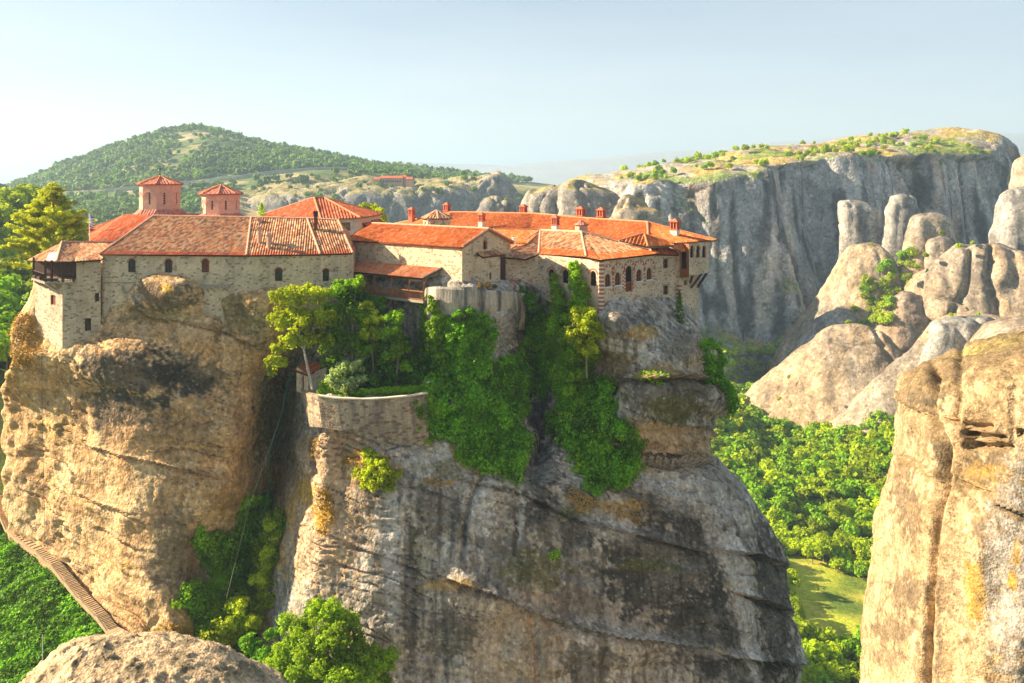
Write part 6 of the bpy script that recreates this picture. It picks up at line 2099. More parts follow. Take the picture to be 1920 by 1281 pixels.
def clump_leaves(c, r, g, size, dens=1.0, squash=0.85, hollow=0.35):
    """leaves through the outer part of a lumpy ball"""
    n = int(dens * 24.0 * (r / size) ** 2)
    d = g.normal(size=(n, 3)); d /= np.linalg.norm(d, axis=1)[:, None]
    lump = 0.82 + 0.75 * fbm(d * 1.9 + g.uniform(0, 90), 3)
    rad = r * lump * (1 - hollow * g.uniform(0, 1, n) ** 2)
    p = c + d * rad[:, None] * np.array((1, 1, squash))
    return leaf_arrays(p, d + np.array((0, 0, 0.25)), size, g)


def crown_clumps(c, rx, ry, rz, n, r, g, flat=0.0):
    """centres of leaf clumps spread over an uneven crown"""
    out = []
    for i in range(n):
        d = g.normal(size=3); d /= np.linalg.norm(d)
        if d[2] < -0.35: d[2] *= -0.6
        k = g.uniform(0.35, 0.85) ** 0.7
        out.append((c + d * np.array((rx, ry, rz)) * k, r * g.uniform(0.6, 1.25)))
    return out


def trunk_mb(base, tops, r0, g, mb=None):
    mb = mb or MB()
    base = np.array(base, float)
    tops = [np.array(t_, float) for t_ in tops]
    fork = base * 0.45 + np.mean(tops, 0) * 0.55
    fork = fork + g.normal(size=3) * 0.15
    tops = [t_ for t_ in tops if t_[2] > fork[2] - 0.2] or tops[:1]
    mid = (base + fork) / 2 + g.normal(size=3) * 0.12
    mb.path([base - np.array((0, 0, 0.5)), mid, fork], r0, r0 * 0.6, 7)
    for t_ in tops:
        m_ = fork * 0.5 + t_ * 0.5 + g.normal(size=3) * 0.2
        mb.path([fork, m_, t_], r0 * 0.5, r0 * 0.12, 5)
    return mb


def big_tree(name, label, base, clumps, mat, bark, leaf=0.26, r0=0.22, seed=1, dens=1.0, cat='tree', group=None, sub=15):
    """clumps: (px, py, Y, radius px)"""
    g = np.random.default_rng(seed)
    t_ = thing(name, label, cat, base, 0, group)
    Vs, cs = [], []
    for (a, b_, Y, rp_) in clumps:
        c = P(a, b_, Y); r = rp_ / F * Y
        cs.append(c)
        Vs.append(clump_leaves(c, r * 0.8, g, leaf, dens * 0.45, 0.9, 0.5))
        for cc, rr in crown_clumps(c, r * 1.15, r * 1.15, r * 1.05, sub, r * 0.36, g):
            Vs.append(clump_leaves(cc, rr, g, leaf, dens))
    leaf_mesh("crown", Vs, mat, t_)
    if r0 > 0:
        trunk_mb(base, cs[:7], r0, g).build("trunk", bark, t_)
    return t_


# ---------------------------------------------------------------- ivy on the rock
def on_surface(name, label, S, polys, mat, size=0.24, per=2.0, thick=0.9, seed=3, cat='ivy', edge=14, extra=(), group=None, kind=None):
    g = np.random.default_rng(seed)
    G, N, px, py, fr_ = S.G, S.N, S.px, S.py, S.front
    wob = fbm(G * 0.35 + seed, 3)
    qx, qy = px + wob * edge * 2, py + fbm(G * 0.35 + seed + 40, 3) * edge * 2
    m = np.zeros(px.shape, bool)
    for p_ in polys:
        m |= inpoly(qx, qy, p_)
    m &= fr_
    C, Nn = G[m], N[m]
    rep = g.poisson(per * 1.9, len(C))
    C, Nn = np.repeat(C, rep, 0), np.repeat(Nn, rep, 0)
    C = C + g.normal(size=C.shape) * 0.12
    h = thick * (0.3 + 1.9 * np.clip(fbm(C * 0.6 + 5, 3) + 0.12, -0.1, 1.2)) * g.uniform(0.5, 1.0, len(C))
    C = C + Nn * np.maximum(h, 0.03)[:, None]
    Vs = [leaf_arrays(C, Nn + np.array((0, 0, 0.35)), size, g, 0.55)]
    # fuller cushions of growth standing out from the sheet
    if per >= 1.8 and m.sum() > 300:
        Gm, Nm = G[m], N[m]
        nc = int(m.sum() / 55)
        for k in g.integers(0, len(Gm), nc):
            rr = g.uniform(0.45, 1.1) * min(1.2, thick)
            Vs.append(clump_leaves(Gm[k] + Nm[k] * (0.25 * rr + thick * 0.5), rr, g, size, 0.5, 1.1))
    ex = []
    for q_ in range(len(extra)):
        ex.append(extra[q_])
        if q_ and abs(extra[q_][0] - extra[q_ - 1][0]) < 12 and abs(extra[q_][1] - extra[q_ - 1][1]) < 35:
            ex.append(tuple((u_ + v_) / 2 for u_, v_ in zip(extra[q_], extra[q_ - 1])))
    for (a, b_, Y, rp_) in ex:
        c = P(a, b_, Y); r = rp_ / F * Y
        for cc, rr in crown_clumps(c, r * 0.8, r * 0.7, r * 0.9, 7, r * 0.5, g):
            Vs.append(clump_leaves(cc, rr, g, size))
    o = leaf_mesh(name, Vs, mat)
    if kind: tag(o, label, cat, group, kind)
    else: tag(o, label, cat, group)
    return o


on_surface("ivy", "sunlit ivy column hanging below the end of the timber gallery", S_main, [[(797,556),(828,556),(836,590),(838,650),(826,690),(800,690),(792,620)]], M['leaf_green'], 0.22, 2.4, 0.8, 3,
           extra=[(806,562,100.4,9),(812,580,100.1,12),(820,598,100.2,12),(810,612,100.4,14),(818,632,100.6,14),(808,652,100.8,14),(822,668,101,12)])
on_surface("ivy", "large dark green ivy curtain covering the rock below the chapel", S_main,
           [[(826,605),(850,600),(872,582),(905,592),(922,630),(918,690),(985,640),(990,720),(975,790),(990,850),(960,892),(905,892),(850,830),(800,800),(772,752),(800,735),(826,700)]], M['leaf_ivy'], 0.24, 2.2, 1.3, 4,
           extra=[(840,604,100.2,13),(860,590,99.7,13),(884,588,99.9,15),(906,600,100.4,16),(870,614,99.9,18),(846,630,100.2,18),(895,622,100.2,18),(925,632,101,16)])
on_surface("ivy", "narrow dark ivy strip in the shade of the black cleft", S_main, [[(1000,590),(1028,575),(1036,640),(1030,740),(1004,735),(995,660)]], M['leaf_ivy'], 0.24, 2.2, 0.9, 5)
on_surface("ivy", "tall bright ivy climbing past the arched windows of the arcaded wing", S_main,
           [[(1032,600),(1100,600),(1132,640),(1104,700),(1100,770),(1050,800),(1032,720)]], M['leaf_green'], 0.25, 1.8, 1.1, 6,
           extra=[(1040,518,107.2,8),(1040,535,107,12),(1046,556,106.4,16),(1050,580,105.8,20),(1046,605,105.2,22),(1044,630,104.8,24),(1076,496,105.2,10),(1077,512,105,14),(1080,530,104.6,17),(1084,550,104.2,20),(1082,572,103.8,22),(1088,592,103.2,22),(1072,600,103.8,24),(1082,640,103.2,24),(1066,670,103.6,26),(1080,710,103.4,24),(1062,735,103.6,22)])
big_tree("tree", "bright yellow green tree at the foot of the striped corner", P(1100, 700, 101.5), [(1088,600,101.2,26),(1108,620,101.0,26),(1080,632,101.0,22),(1100,655,101.2,20),(1125,630,101.6,14)], M['leaf_bright'], M['bark'], 0.24, 0.12, 12, 1.1)
on_surface("ivy", "dense green creeper mass hanging under the tan hollow", S_main,
           [[(1040,740),(1110,745),(1160,722),(1180,770),(1205,810),(1195,860),(1150,925),(1120,935),(1085,880),(1050,830)]], M['leaf_ivy'], 0.26, 2.6, 1.7, 7)
on_surface("ivy", "yellowish green creeper on the sunlit lower edge of the hanging mass", S_main,
           [[(1055,800),(1100,790),(1130,840),(1120,880),(1080,870)]], M['leaf_green'], 0.26, 1.2, 1.9, 8)
on_surface("ivy", "ivy trailing behind the rock profile over the drop", S_main, [[(1296,655),(1322,655),(1350,720),(1350,780),(1330,760),(1312,700)]], M['leaf_ivy'], 0.24, 3, 0.7, 9,
           extra=[(1318,672,109,10),(1330,705,110.5,12),(1338,740,111,11)])
on_surface("ivy", "green ivy carpet filling the dark gully below the tan cliff", S_main,
           [[(455,925),(500,930),(526,960),(505,1060),(470,1120),(440,1190),(400,1200),(330,1150),(330,1120),(385,1090),(360,1010),(370,985),(420,1000)]], M['leaf_green'], 0.26, 2.3, 1.1, 10)
on_surface("ivy", "bright green creeper strip along the sunlit side of the gully", S_main,
           [[(495,955),(528,965),(516,1060),(500,1130),(480,1190),(420,1215),(370,1200),(400,1150),(450,1110),(480,1030)]], M['leaf_bright'], 0.26, 2.2, 1.3, 11,
           extra=[(505,985,103,15),(500,1040,101,15),(480,1090,100,20),(450,1140,98,25),(420,1180,96.5,25),(470,1170,97,22),(385,1195,95.5,16)])
on_surface("ivy", "thin creeper hanging down the front of the garden retaining wall", S_main, [[(752,745),(768,745),(772,800),(750,810),(746,790)]], M['leaf_green'], 0.22, 2, 0.7, 13,
           extra=[(782,756,97.4,12),(792,778,97.6,15),(787,805,97.6,13),(806,748,98.2,14),(800,830,97.6,14),(815,770,98.2,18),(760,770,97.6,7),(757,790,97.5,8)])
for k, (pl, mt, lb) in enumerate([
    ([(575,820),(600,815),(610,850),(590,860)], 'leaf_gold', "golden scrub tuft at the corner below the garden wall"),
    ([(640,845),(690,850),(700,880),(640,870)], 'leaf_gold', "dry yellow scrub on the ledge beside the yellow green bush"),
    ([(840,830),(880,850),(900,890),(860,880)], 'leaf_dry', "russet dry grass under the ivy curtain"),
    ([(790,900),(850,905),(850,915),(800,912)], 'leaf_dry', "thin dry grass line on the pale rock ledge"),
    ([(1065,910),(1110,935),(1130,950),(1090,965),(1065,940)], 'leaf_dry', "orange dry grass below the hanging creeper"),
    ([(1140,945),(1190,960),(1205,985),(1160,970)], 'leaf_dry', "dry grass strip on the grey face right of the creeper"),
    ([(20,600),(60,590),(70,650),(50,700),(15,690)], 'leaf_gold', "golden scrub on the sunlit ridge below the balcony"),
    ([(590,915),(622,920),(625,985),(600,1000),(588,960)], 'leaf_gold', "ochre scrub clinging to the sunlit flank of the central rock"),
    ([(320,1170),(355,1180),(360,1205),(320,1200)], 'leaf_gold', "rusty scrub above the foreground boulder"),
    ([(500,880),(530,890),(525,940),(500,930)], 'leaf_gold', "mossy golden scrub in the shaded gully"),
    ([(1205,700),(1240,705),(1240,722),(1205,718)], 'leaf_green', "little green plants on top of the rock chin"),
    ([(1030,1038),(1050,1038),(1050,1052),(1030,1052)], 'leaf_green', "single small green tuft alone on the grey central face")]):
    on_surface("scrub", lb, S_main, [pl], M[mt], 0.2, 1.0 if mt != 'leaf_green' else 1.6, 0.35, 20 + k, cat='scrub', edge=8, kind='stuff' if mt != 'leaf_green' else None)

# ---------------------------------------------------------------- garden trees
big_tree("tree", "tall yellow green tree with a pale bare trunk beside the small tiled hut", P(587, 722, 99.8),
         [(540,560,101,34),(585,556,101.5,30),(522,600,101,26),(562,605,100.6,36),(602,600,101,28),(545,640,100.6,22),(516,680,100.4,20),(578,640,100.2,20),(520,655,100.6,14),(612,640,101.5,18),(508,700,100.6,10)],
         M['leaf_bright'], M['bark_pale'], 0.25, 0.20, 31, 0.75)
big_tree("tree", "dark green tree with sunlit top in front of the gallery posts", P(660, 735, 103),
         [(640,545,103.5,24),(668,535,103.5,20),(626,585,104,26),(660,590,103.5,34),(640,640,103.5,36),(690,610,103.5,26),(680,655,103,34),(625,680,103,24)],
         M['leaf_green'], M['bark'], 0.26, 0.2, 32, 0.8)
big_tree("tree", "shady dark tree in the middle of the terrace garden", P(720, 740, 103.5),
         [(700,650,104,38),(720,690,103,36),(660,560,105,26),(700,570,105,24),(620,640,104,28),(750,650,104.6,26),(770,720,102.5,24),(690,715,101.5,26),(735,720,102,22),(660,700,102.5,24),(760,690,103.5,30),(790,670,104.5,26),(700,600,105,22)], M['leaf_dark'], M['bark'], 0.28, 0.2, 33, 0.8)
big_tree("tree", "slender light green tree rising under the gallery floor", P(742, 735, 101.5),
         [(740,598,102,20),(738,628,101.6,24),(752,655,101.4,22),(730,668,101.4,18),(762,690,101.6,14)], M['leaf_green'], M['bark'], 0.24, 0.14, 34, 0.9)
big_tree("tree", "feathery green branch tree between the gallery and the slender tree", P(705, 735, 102.4),
         [(690,575,102.6,14),(705,600,102.2,18),(690,630,102,18),(715,625,102.2,14)], M['leaf_bright'], M['bark'], 0.24, 0.12, 35, 0.7)
big_tree("tree", "dark leafy tree against the rock beside the sunlit ivy column", P(800, 735, 103),
         [(800,700,103,26),(780,720,102,20),(820,690,102.6,18)], M['leaf_dark'], M['bark'], 0.28, 0.12, 36, 0.9)
big_tree("olive_tree", "silvery green olive tree leaning over the garden wall", P(652, 745, 98.6),
         [(640,695,98.6,20),(662,690,98.8,18),(630,718,98.2,20),(655,725,98,20),(675,712,98.6,14),(645,748,97.6,12)], M['leaf_olive'], M['bark'], 0.2, 0.12, 37, 0.9)
big_tree("bush", "small round green bush beside the hut door", P(606, 732, 99.6), [(606,722,99.4,10)], M['leaf_green'], M['bark'], 0.2, 0, 38, 1.1, 'bush')
big_tree("bush", "bluish green bush at the foot of the wing below the doorway", P(985, 590, 107.5), [(988,565,107.5,20),(975,550,107.8,12),(1000,580,107.2,12)], M['leaf_dark'], M['bark'], 0.22, 0, 39, 1.0, 'bush')
big_tree("bush", "yellow green bush on the sunlit ledge of the central rock", P(705, 925, 96.5),
         [(692,852,96.4,14),(706,876,95.6,24),(678,888,95.8,20),(726,895,95.6,24),(702,905,95.2,22),(728,915,95.2,14)], M['leaf_bright'], M['bark'], 0.22, 0, 40, 1.0, 'bush')
big_tree("tree", "large sunlit leafy tree at the bottom below the central rock", P(610, 1330, 88),
         [(560,1180,88.5,36),(610,1160,88.8,40),(650,1170,88.8,30),(540,1230,87.5,38),(600,1230,87,44),(660,1225,87.8,40),(700,1250,87.8,34),(520,1270,87,34),(590,1290,86,44),(660,1290,86.5,44),(715,1290,87.5,30),(630,1200,86.5,40),(570,1215,86.5,36),(680,1270,86,40),(545,1265,86,36),(625,1265,85.5,44),(595,1140,89,20),(735,1230,88,16)],
         M['leaf_mid'], M['bark'], 0.22, 0.25, 41, 0.85)
big_tree("bush", "dark green shrubs in the cleft left of the large bottom tree", P(490, 1280, 92), [(500,1235,93,24),(470,1215,94.5,22),(510,1190,95,16),(480,1260,91,24)], M['leaf_ivy'], M['bark'], 0.25, 0, 42, 0.9, 'bush')

# hedge along the terrace edge
g = np.random.default_rng(50)
Vs = []
for a, b_, Y in resample([(603,737,98.9),(680,741,98.2),(760,736,98.6),(826,730,99.5)], 34):
    Vs.append(clump_leaves(P(a, b_, Y) + np.array((0, 0.4, 0.15)), 0.62, g, 0.16, 1.0))
tag(leaf_mesh("hedge", Vs, M['leaf_green']), "clipped green hedge along the top of the garden retaining wall", "hedge")


# cypresses
def cypress(name, label, px_, pt, pb, Y, wpx, seed, mat='leaf_dark', leaf=0.2):
    g = np.random.default_rng(seed)
    b_, tp = P(px_, pb, Y), P(px_, pt, Y)
    t_ = thing(name, label, "cypress", b_)
    H = tp[2] - b_[2]; w = wpx / F * Y / 2
    n = int(900 * H * w / 4 * (0.2 / leaf) ** 2)
    s = g.uniform(0, 1, n)
    prof = np.clip(np.sin(np.clip(s * 0.92 + 0.08, 0, 1) ** 0.75 * math.pi), 0, 1) ** 0.7
    a = g.uniform(0, 2 * math.pi, n)
    rr = w * prof * g.uniform(0.6, 1.05, n) * (1 + 0.25 * np.sin(s * 40 + a * 3))
    C = np.stack([b_[0] + rr * np.cos(a), b_[1] + rr * np.sin(a), b_[2] + s * H], 1)
    leaf_mesh("crown", leaf_arrays(C, np.stack([np.cos(a), np.sin(a), 0.6 + 0 * a], 1), leaf, g, 0.5), M[mat], t_)
    MB().bar(b_ - np.array((0, 0, 0.4)), b_ + np.array((0, 0, H * 0.4)), 0.18).build("trunk", M['bark'], t_)


cypress("cypress", "slim dark cypress standing against the tall bay tower", 1274, 546, 640, 111.0, 19, 61)
cypress("cypress", "tiny cypress tip behind the long weathered roof", 490, 380, 415, 135, 14, 62, 'leaf_green')
big_tree("tree", "light green treetop behind the red hipped roof", P(695, 420, 146), [(684,388,146,10),(697,390,146,10),(706,398,145,9)], M['leaf_bright'], M['bark'], 0.3, 0.15, 63, 1.0)
big_tree("tree", "light green treetop at the end of the red hipped roof", P(715, 425, 144), [(712,397,144,9),(717,408,144,9),(720,414,144,7)], M['leaf_bright'], M['bark'], 0.3, 0.15, 64, 1.0)

# pine with layered boughs
g = np.random.default_rng(71)
Yp = 128.0
pb_, ptop = P(98, 520, Yp), P(99, 344, Yp)
t = thing("pine_tree", "tall sunlit pine tree behind the corner tower", "pine tree", pb_)
tr = MB()
tr.path([pb_ - np.array((0, 0, 1)), pb_ * 0.5 + ptop * 0.5 + np.array((0.2, 0, 0)), ptop], 0.32, 0.05, 7)
Vs = []
H = ptop[2] - pb_[2]
for k in range(210):
    s = g.uniform(0.08, 0.98)
    a = g.uniform(0, 2 * math.pi)
    prof = np.interp(s, [0, 0.15, 0.35, 0.6, 0.8, 1.0], [5.2, 6.4, 6.0, 4.2, 2.1, 0.25])
    L = prof * g.uniform(0.65, 1.12)
    st = np.array((pb_[0], pb_[1], pb_[2] + s * H))
    up = 0.38 if s > 0.35 else 0.22
    en = st + np.array((math.cos(a) * L, math.sin(a) * L, L * up * g.uniform(0.5, 1.3)))
    if k % 3 == 0: tr.bar(st, en, 0.09, 0.09, 0, 4, 0.4)
    m = max(2, int(L / 0.55))
    for j in range(m):
        f = 0.3 + 0.7 * (j + 1) / m
        c = st * (1 - f) + en * f + g.normal(size=3) * 0.12
        Vs.append(clump_leaves(c, 0.46 + 0.2 * (1 - f), g, 0.17, 0.42, 0.6))
leaf_mesh("crown", Vs, M['leaf_pine'], t)
tr.build("trunk", M['bark'], t)

# ---------------------------------------------------------------- woods
def proto_crown(seed, leaf, nleaf, r=1.0):
    """unit crown, radius 1, standing on z = 0"""
    g = np.random.default_rng(seed)
    Vs = []
    cl = crown_clumps(np.array((0, 0, 1.0)), 0.72, 0.72, 0.62, 11, 0.40, g)
    for c, rr in cl:
        n = nleaf // 11
        d = g.normal(size=(n, 3)); d /= np.linalg.norm(d, axis=1)[:, None]
        p = c + d * rr * (0.8 + 0.3 * g.uniform(size=(n, 1)))
        Vs.append(leaf_arrays(p, d + np.array((0, 0, .2)), leaf, g, 0.5))
    return np.concatenate(Vs, 0)


PROTO = [proto_crown(100 + k, 0.21, 620) for k in range(6)]
PROTO_TINY = [proto_crown(140 + k, 0.5, 77) for k in range(6)]
PROTO_LOW = [proto_crown(120 + k, 0.34, 180) for k in range(6)]


def zone_label(kind, p, s, lo, hi, zones):
    a, b_ = pxof(p)
    size = 'small' if s < lo else 'large' if s > hi else 'middle sized'
    w = min(zones, key=lambda q: (a - q[0]) ** 2 + (b_ - q[1]) ** 2)[2]
    return f"{size} green {kind} {w}"


def wood_objects(pts, sizes, mat, name, label, cat, group, seed, mats2=None, zones=None):
    """each tree its own object; crowns share six meshes"""
    g = np.random.default_rng(seed)
    protos = []
    for k in range(6):
        mt = mat if mats2 is None or k % 3 else mats2
        me = bpy.data.meshes.new("crown")
        V = PROTO[k].astype(np.float32)
        n = len(V) // 4
        me.vertices.add(len(V)); me.vertices.foreach_set("co", V.ravel())
        me.loops.add(n * 4); me.loops.foreach_set("vertex_index", np.arange(n * 4, dtype=np.int32))
        me.polygons.add(n); me.polygons.foreach_set("loop_start", (np.arange(n) * 4).astype(np.int32)); me.polygons.foreach_set("loop_total", np.full(n, 4, np.int32))
        me.update(calc_edges=True)
        me.materials.append(mt)
        protos.append(me)
    tm = MB(); tm.path([(0, 0, -0.6), (0.03, 0, 0.3), (0, 0.02, 1.0)], 0.07, 0.03, 5)
    o = tm.build("trunk", M['bark']); tme = o.data; bpy.data.objects.remove(o)
    for i, (p, s) in enumerate(zip(pts, sizes)):
        e = bpy.data.objects.new(name, None)
        e.empty_display_size = 0.3
        link(e)
        e.location = [float(c) for c in p]
        e.rotation_euler = (0, 0, float(g.uniform(0, 6.28)))
        e.scale = (float(s * g.uniform(0.85, 1.2)), float(s * g.uniform(0.85, 1.2)), float(s * g.uniform(0.85, 1.25)))
        lb = label if zones is None else zone_label(name, np.array(p), s, np.quantile(sizes, .33), np.quantile(sizes, .67), zones)
        tag(e, lb, cat, group if zones is None else group + ', ' + lb)
        c = bpy.data.objects.new("crown", protos[int(g.integers(6))]); link(c, e)
        tk = bpy.data.objects.new("trunk", tme); link(tk, e)


def wood_mass(name, label, pts, sizes, mat, seed, flat=1.0, protos=None):
    g = np.random.default_rng(seed)
    Vs = []
    for p, s in zip(pts, sizes):
        V = (protos or PROTO_LOW)[int(g.integers(6))]
        a = g.uniform(0, 6.28)
        ca, sa = math.cos(a), math.sin(a)
        x, y = V[:, 0] * ca - V[:, 1] * sa, V[:, 0] * sa + V[:, 1] * ca
        Vs.append(np.stack([x, y, V[:, 2] * flat * g.uniform(0.8, 1.2)], 1) * s + p)
    o = leaf_mesh(name, Vs, mat)
    tag(o, label, None, None, 'stuff')


def poisson(cands, sizes, k=1.15):
    """keep points at least about one radius apart"""
    cell = {}
    keep = []
    for i, (p, s) in enumerate(zip(cands, sizes)):
        cx_, cy_ = int(p[0] // 8), int(p[1] // 8)
        ok = True
        for dx in (-1, 0, 1):
            for dy in (-1, 0, 1):
                for j in cell.get((cx_ + dx, cy_ + dy), ()):
                    if (cands[j][0] - p[0]) ** 2 + (cands[j][1] - p[1]) ** 2 < (k * 0.5 * (s + sizes[j])) ** 2:
                        ok = False; break
                if not ok: break
            if not ok: break
        if ok:
            keep.append(i)
            cell.setdefault((cx_, cy_), []).append(i)
    return keep


g = np.random.default_rng(81)
VZ = [(1360,800,"beside the rock profile at the top of the valley wood"),(1440,860,"under the tip of the broad sunlit dome"),(1530,850,"in the wood below the gap between dome and slab"),(1640,850,"in the wood below the slanting slab"),
      (1440,950,"round the bare earth patch in the wood"),(1540,920,"in the middle of the valley wood"),(1640,950,"in the wood close to the near cliff"),(1480,1030,"at the lower wood edge above the meadow"),
      (1600,1060,"at the meadow edge close to the near cliff"),(1480,1150,"between the rock massif and the meadow"),(1530,1250,"below the meadow at the bottom of the picture"),(1600,1240,"below the meadow beside the near cliff")]
LZ = [(10,420,"high on the slope behind the pine"),(20,480,"on the slope left of the pine"),(20,560,"on the slope beside the balcony tower"),(20,630,"lowest on the slope beside the balcony tower")]
CZ = [(1200,322,"at the rocky start of the cliff top"),(1300,305,"on the low part of the cliff top"),(1400,298,"on the cliff top above the sheer wall"),(1500,285,"on the step of the cliff top"),(1600,270,"on the yellow grass of the cliff top"),
      (1680,255,"near the crest of the yellow cliff top"),(1760,262,"in the bushy patch of the cliff top"),(1850,270,"on the rounded end of the cliff top")]
# valley wood
N_ = 26000
x = g.uniform(50, 250, N_); y = g.uniform(200, 560, N_)
z = ground_full(x, y)
px, py = pxof(np.stack([x, y, z], -1))
wood = inpoly(px, py, [(1280,700),(1480,640),(1560,590),(1700,500),(1760,560),(1700,640),(1640,720),(1760,780),(1900,800),(1900,1090),(1640,1092),(1590,1078),(1470,1040),(1330,1040),(1280,900)])
wood |= inpoly(px, py, [(1440,1200),(1510,1190),(1530,1215),(1620,1205),(1700,1200),(1700,1330),(1440,1330)])
wood |= inpoly(px, py, [(1440,1030),(1480,1090),(1500,1200),(1440,1240),(1420,1100)]) & (px < 1495)
scar = (blob(px, py, 1440, 955, 28, 14) > 0.3) | (blob(px, py, 1532, 905, 12, 20) > 0.3)
ok = wood & ~scar & (y > 215)
C = np.stack([x, y, z - 0.6], -1)[ok]
sz = g.uniform(2.1, 4.4, len(C))
kp = poisson(C, sz, 0.95)
C, sz = C[kp], sz[kp]
cpx, cpy = pxof(C)
vis = (cpx > 1325) & (cpx < 1705)
order = np.argsort(C[:, 1] + np.where(vis, 0, 5000))
near, rest = order[:235], order[235:]
print("valley trees", len(C), int(vis.sum()))
wood_objects(C[near], sz[near], M['leaf_far'], "tree", "one of the bright green trees crowding the valley wood", "tree", "trees of the valley wood", 82, M['leaf_green'], VZ)
wood_mass("woodland", "bright green wood covering the slope below the rock domes", C[rest[::2]], sz[rest[::2]], M['leaf_far'], 83)
wood_mass("woodland", "deeper green trees mixed through the valley wood", C[rest[1::2]], sz[rest[1::2]], M['leaf_green'], 183)

# wooded slope at the left, behind the pine
N_ = 14000
x = g.uniform(-260, -40, N_); y = g.uniform(135, 420, N_)
z = ground_full(x, y)
px, py = pxof(np.stack([x, y, z], -1))
ok = (px < 330) & (px > -120) & (py > 385) & (py < 720)
C = np.stack([x, y, z - 0.6], -1)[ok]
sz = g.uniform(2.2, 4.2, len(C))
kp = poisson(C, sz, 0.95)
C, sz = C[kp], sz[kp]
order = np.argsort(C[:, 1] + np.where(pxof(C)[0] < 70, 0, 500))
near, rest = order[:45], order[45:]
print("left trees", len(C))
wood_objects(C[near], sz[near], M['leaf_green'], "tree", "one of the green trees on the slope behind the corner tower", "tree", "trees on the slope behind the corner tower", 84, M['leaf_far'], LZ)
wood_mass("woodland", "green wood on the slope far behind the pine", C[rest], sz[rest], M['leaf_far'], 85)


# scrub over the far hill and the cliff tops
def sample_surf(S, n, g, cond):
    k = np.where(cond.ravel())[0]
    k = g.choice(k, min(n, len(k)), replace=False)
    p = S.G.reshape(-1, 3)[k] + g.normal(size=(len(k), 3)) * np.array((1.5, 1.5, 0))
    return p


hn = 1.5 * fbm(S_hill.G * 0.009 + 9, 4)
cond = (hn + g.uniform(-0.12, 0.12, hn.shape) > -0.42 + 0.44 * sst(295, 240, S_hill.py) * sst(200, 500, S_hill.px)) & (S_hill.py > 200) & (S_hill.px > -50) & (S_hill.px < 1000) & (S_hill.N[..., 2] > 0.2) & ~((S_hill.px > 440) & (S_hill.py > 343))
cond |= (S_hill.px > 190) & (S_hill.px < 460) & (S_hill.py < 312) & (S_hill.N[..., 2] > 0.2) & (g.uniform(0, 1, hn.shape) < 0.22)
rdx, rdy = zip(*rd)
cond &= ~((np.abs(S_hill.py - 3 - np.interp(S_hill.px, rdx, rdy)) < 6) & (S_hill.px > 60) & (S_hill.px < 665))
Hp = sample_surf(S_hill, 7600, g, cond)
wood_mass("scrub", "dark green scrub dotted over the far hill", Hp - np.array((0, 0, 1)), g.uniform(3.0, 6.5, len(Hp)) * (0.5 + 0.4 * Hp[:, 1] / 1100), M['leaf_hill'], 86, protos=PROTO_TINY)

mn = fbm(S_mid.G * 0.03 + 9, 3)
cond = (S_mid.N[..., 2] > 0.45) & (mn + g.uniform(-0.3, 0.3, mn.shape) > 0.0) & (S_mid.py < 380) & (S_mid.px > 440) & (S_mid.px < 930)
Hp = sample_surf(S_mid, 120, g, cond)
wood_mass("scrub", "scrub along the top of the distant cliff", Hp - np.array((0, 0, 1)), g.uniform(2.0, 4.5, len(Hp)), M['leaf_hill'], 87)

bn = fbm(S_big.G * 0.02 + 4, 3)
tops = (S_big.N[..., 2] > 0.6) & (S_big.py < 345) & (S_big.px > 1165) & (S_big.px < 1900) & (S_big.G[..., 1] < 660)
dense = tops & (bn + g.uniform(-0.25, 0.25, bn.shape) > 0.12)
Hp = sample_surf(S_big, 190, g, dense)
order = np.argsort(Hp[:, 1])
sz = g.uniform(1.2, 3.1, len(Hp))
wood_objects(Hp[order] - np.array((0, 0, 0.6)), sz, M['leaf_far'], "shrub", "one of the green shrubs dotted over the grassy cliff top", "shrub", "shrubs on the grassy cliff top", 88, M['leaf_green'], CZ)

# wood in the shade at the foot of the big cliff
cond = (S_big.py > 655) & (S_big.px > 1300) & (S_big.px < 1500)
Hp = sample_surf(S_big, 160, g, cond)
wood_mass("woodland", "shaded blue green wood at the foot of the big cliff", Hp - np.array((0, 0, 1)), g.uniform(2.5, 4.5, len(Hp)), M['leaf_far'], 89)

# single shrubs in the hollows of the rocks
spots = [(1765,437,441,8,"bush crowning the small rock knob"),(1700,520,441,12,"bright bush in the cleft left of the largest dome"),(1715,500,441,10,"bush climbing the gap beside the arched rock"),
         (1800,462,426,9,"bush on the left shoulder of the largest grey dome"),(1825,456,428,7,"small bush near the top of the largest grey dome"),(1590,604,436,8,"tiny bush on the summit of the broad sunlit dome"),
         (1835,590,380,8,"bush on top of the slanting slab"),(1785,592,380,8,"yellowish bush at the upper end of the slanting slab"),(1632,458,464,5,"tiny tuft on the leaning rock"),
         (1480,708,407,5,"small tuft on the left apron of the broad dome"),(1462,748,404,6,"lower tuft on the left apron of the broad dome"),(1895,556,420,7,"dark bush in the shaded side of the largest dome"),
         (1665,570,462,16,"bright round tree in the green gully between the rocks"),(1640,585,462,14,"green tree lower in the gully between the rocks"),(1690,545,461,13,"green tree high in the gully between the rocks"),
         (1735,480,436,8,"bush under the small rock knob"),(975,372,590,4,"tuft on the low knob above the red roof"),(950,374,588,5,"green tuft on the crest of the low knob")]
for k, (a, b_, Y, rp_, lb) in enumerate(spots):
    gg = np.random.default_rng(300 + k)
    c = P(a, b_, Y - 2); r = rp_ / F * Y
    t_ = thing("shrub", lb, "shrub", c - np.array((0, 0, r)))
    Vs = [clump_leaves(cc, rr, gg, 0.55, 0.9) for cc, rr in crown_clumps(c, r * .7, r * .7, r * .6, 5, r * .5, gg)]
    leaf_mesh("crown", Vs, M['leaf_far'], t_)

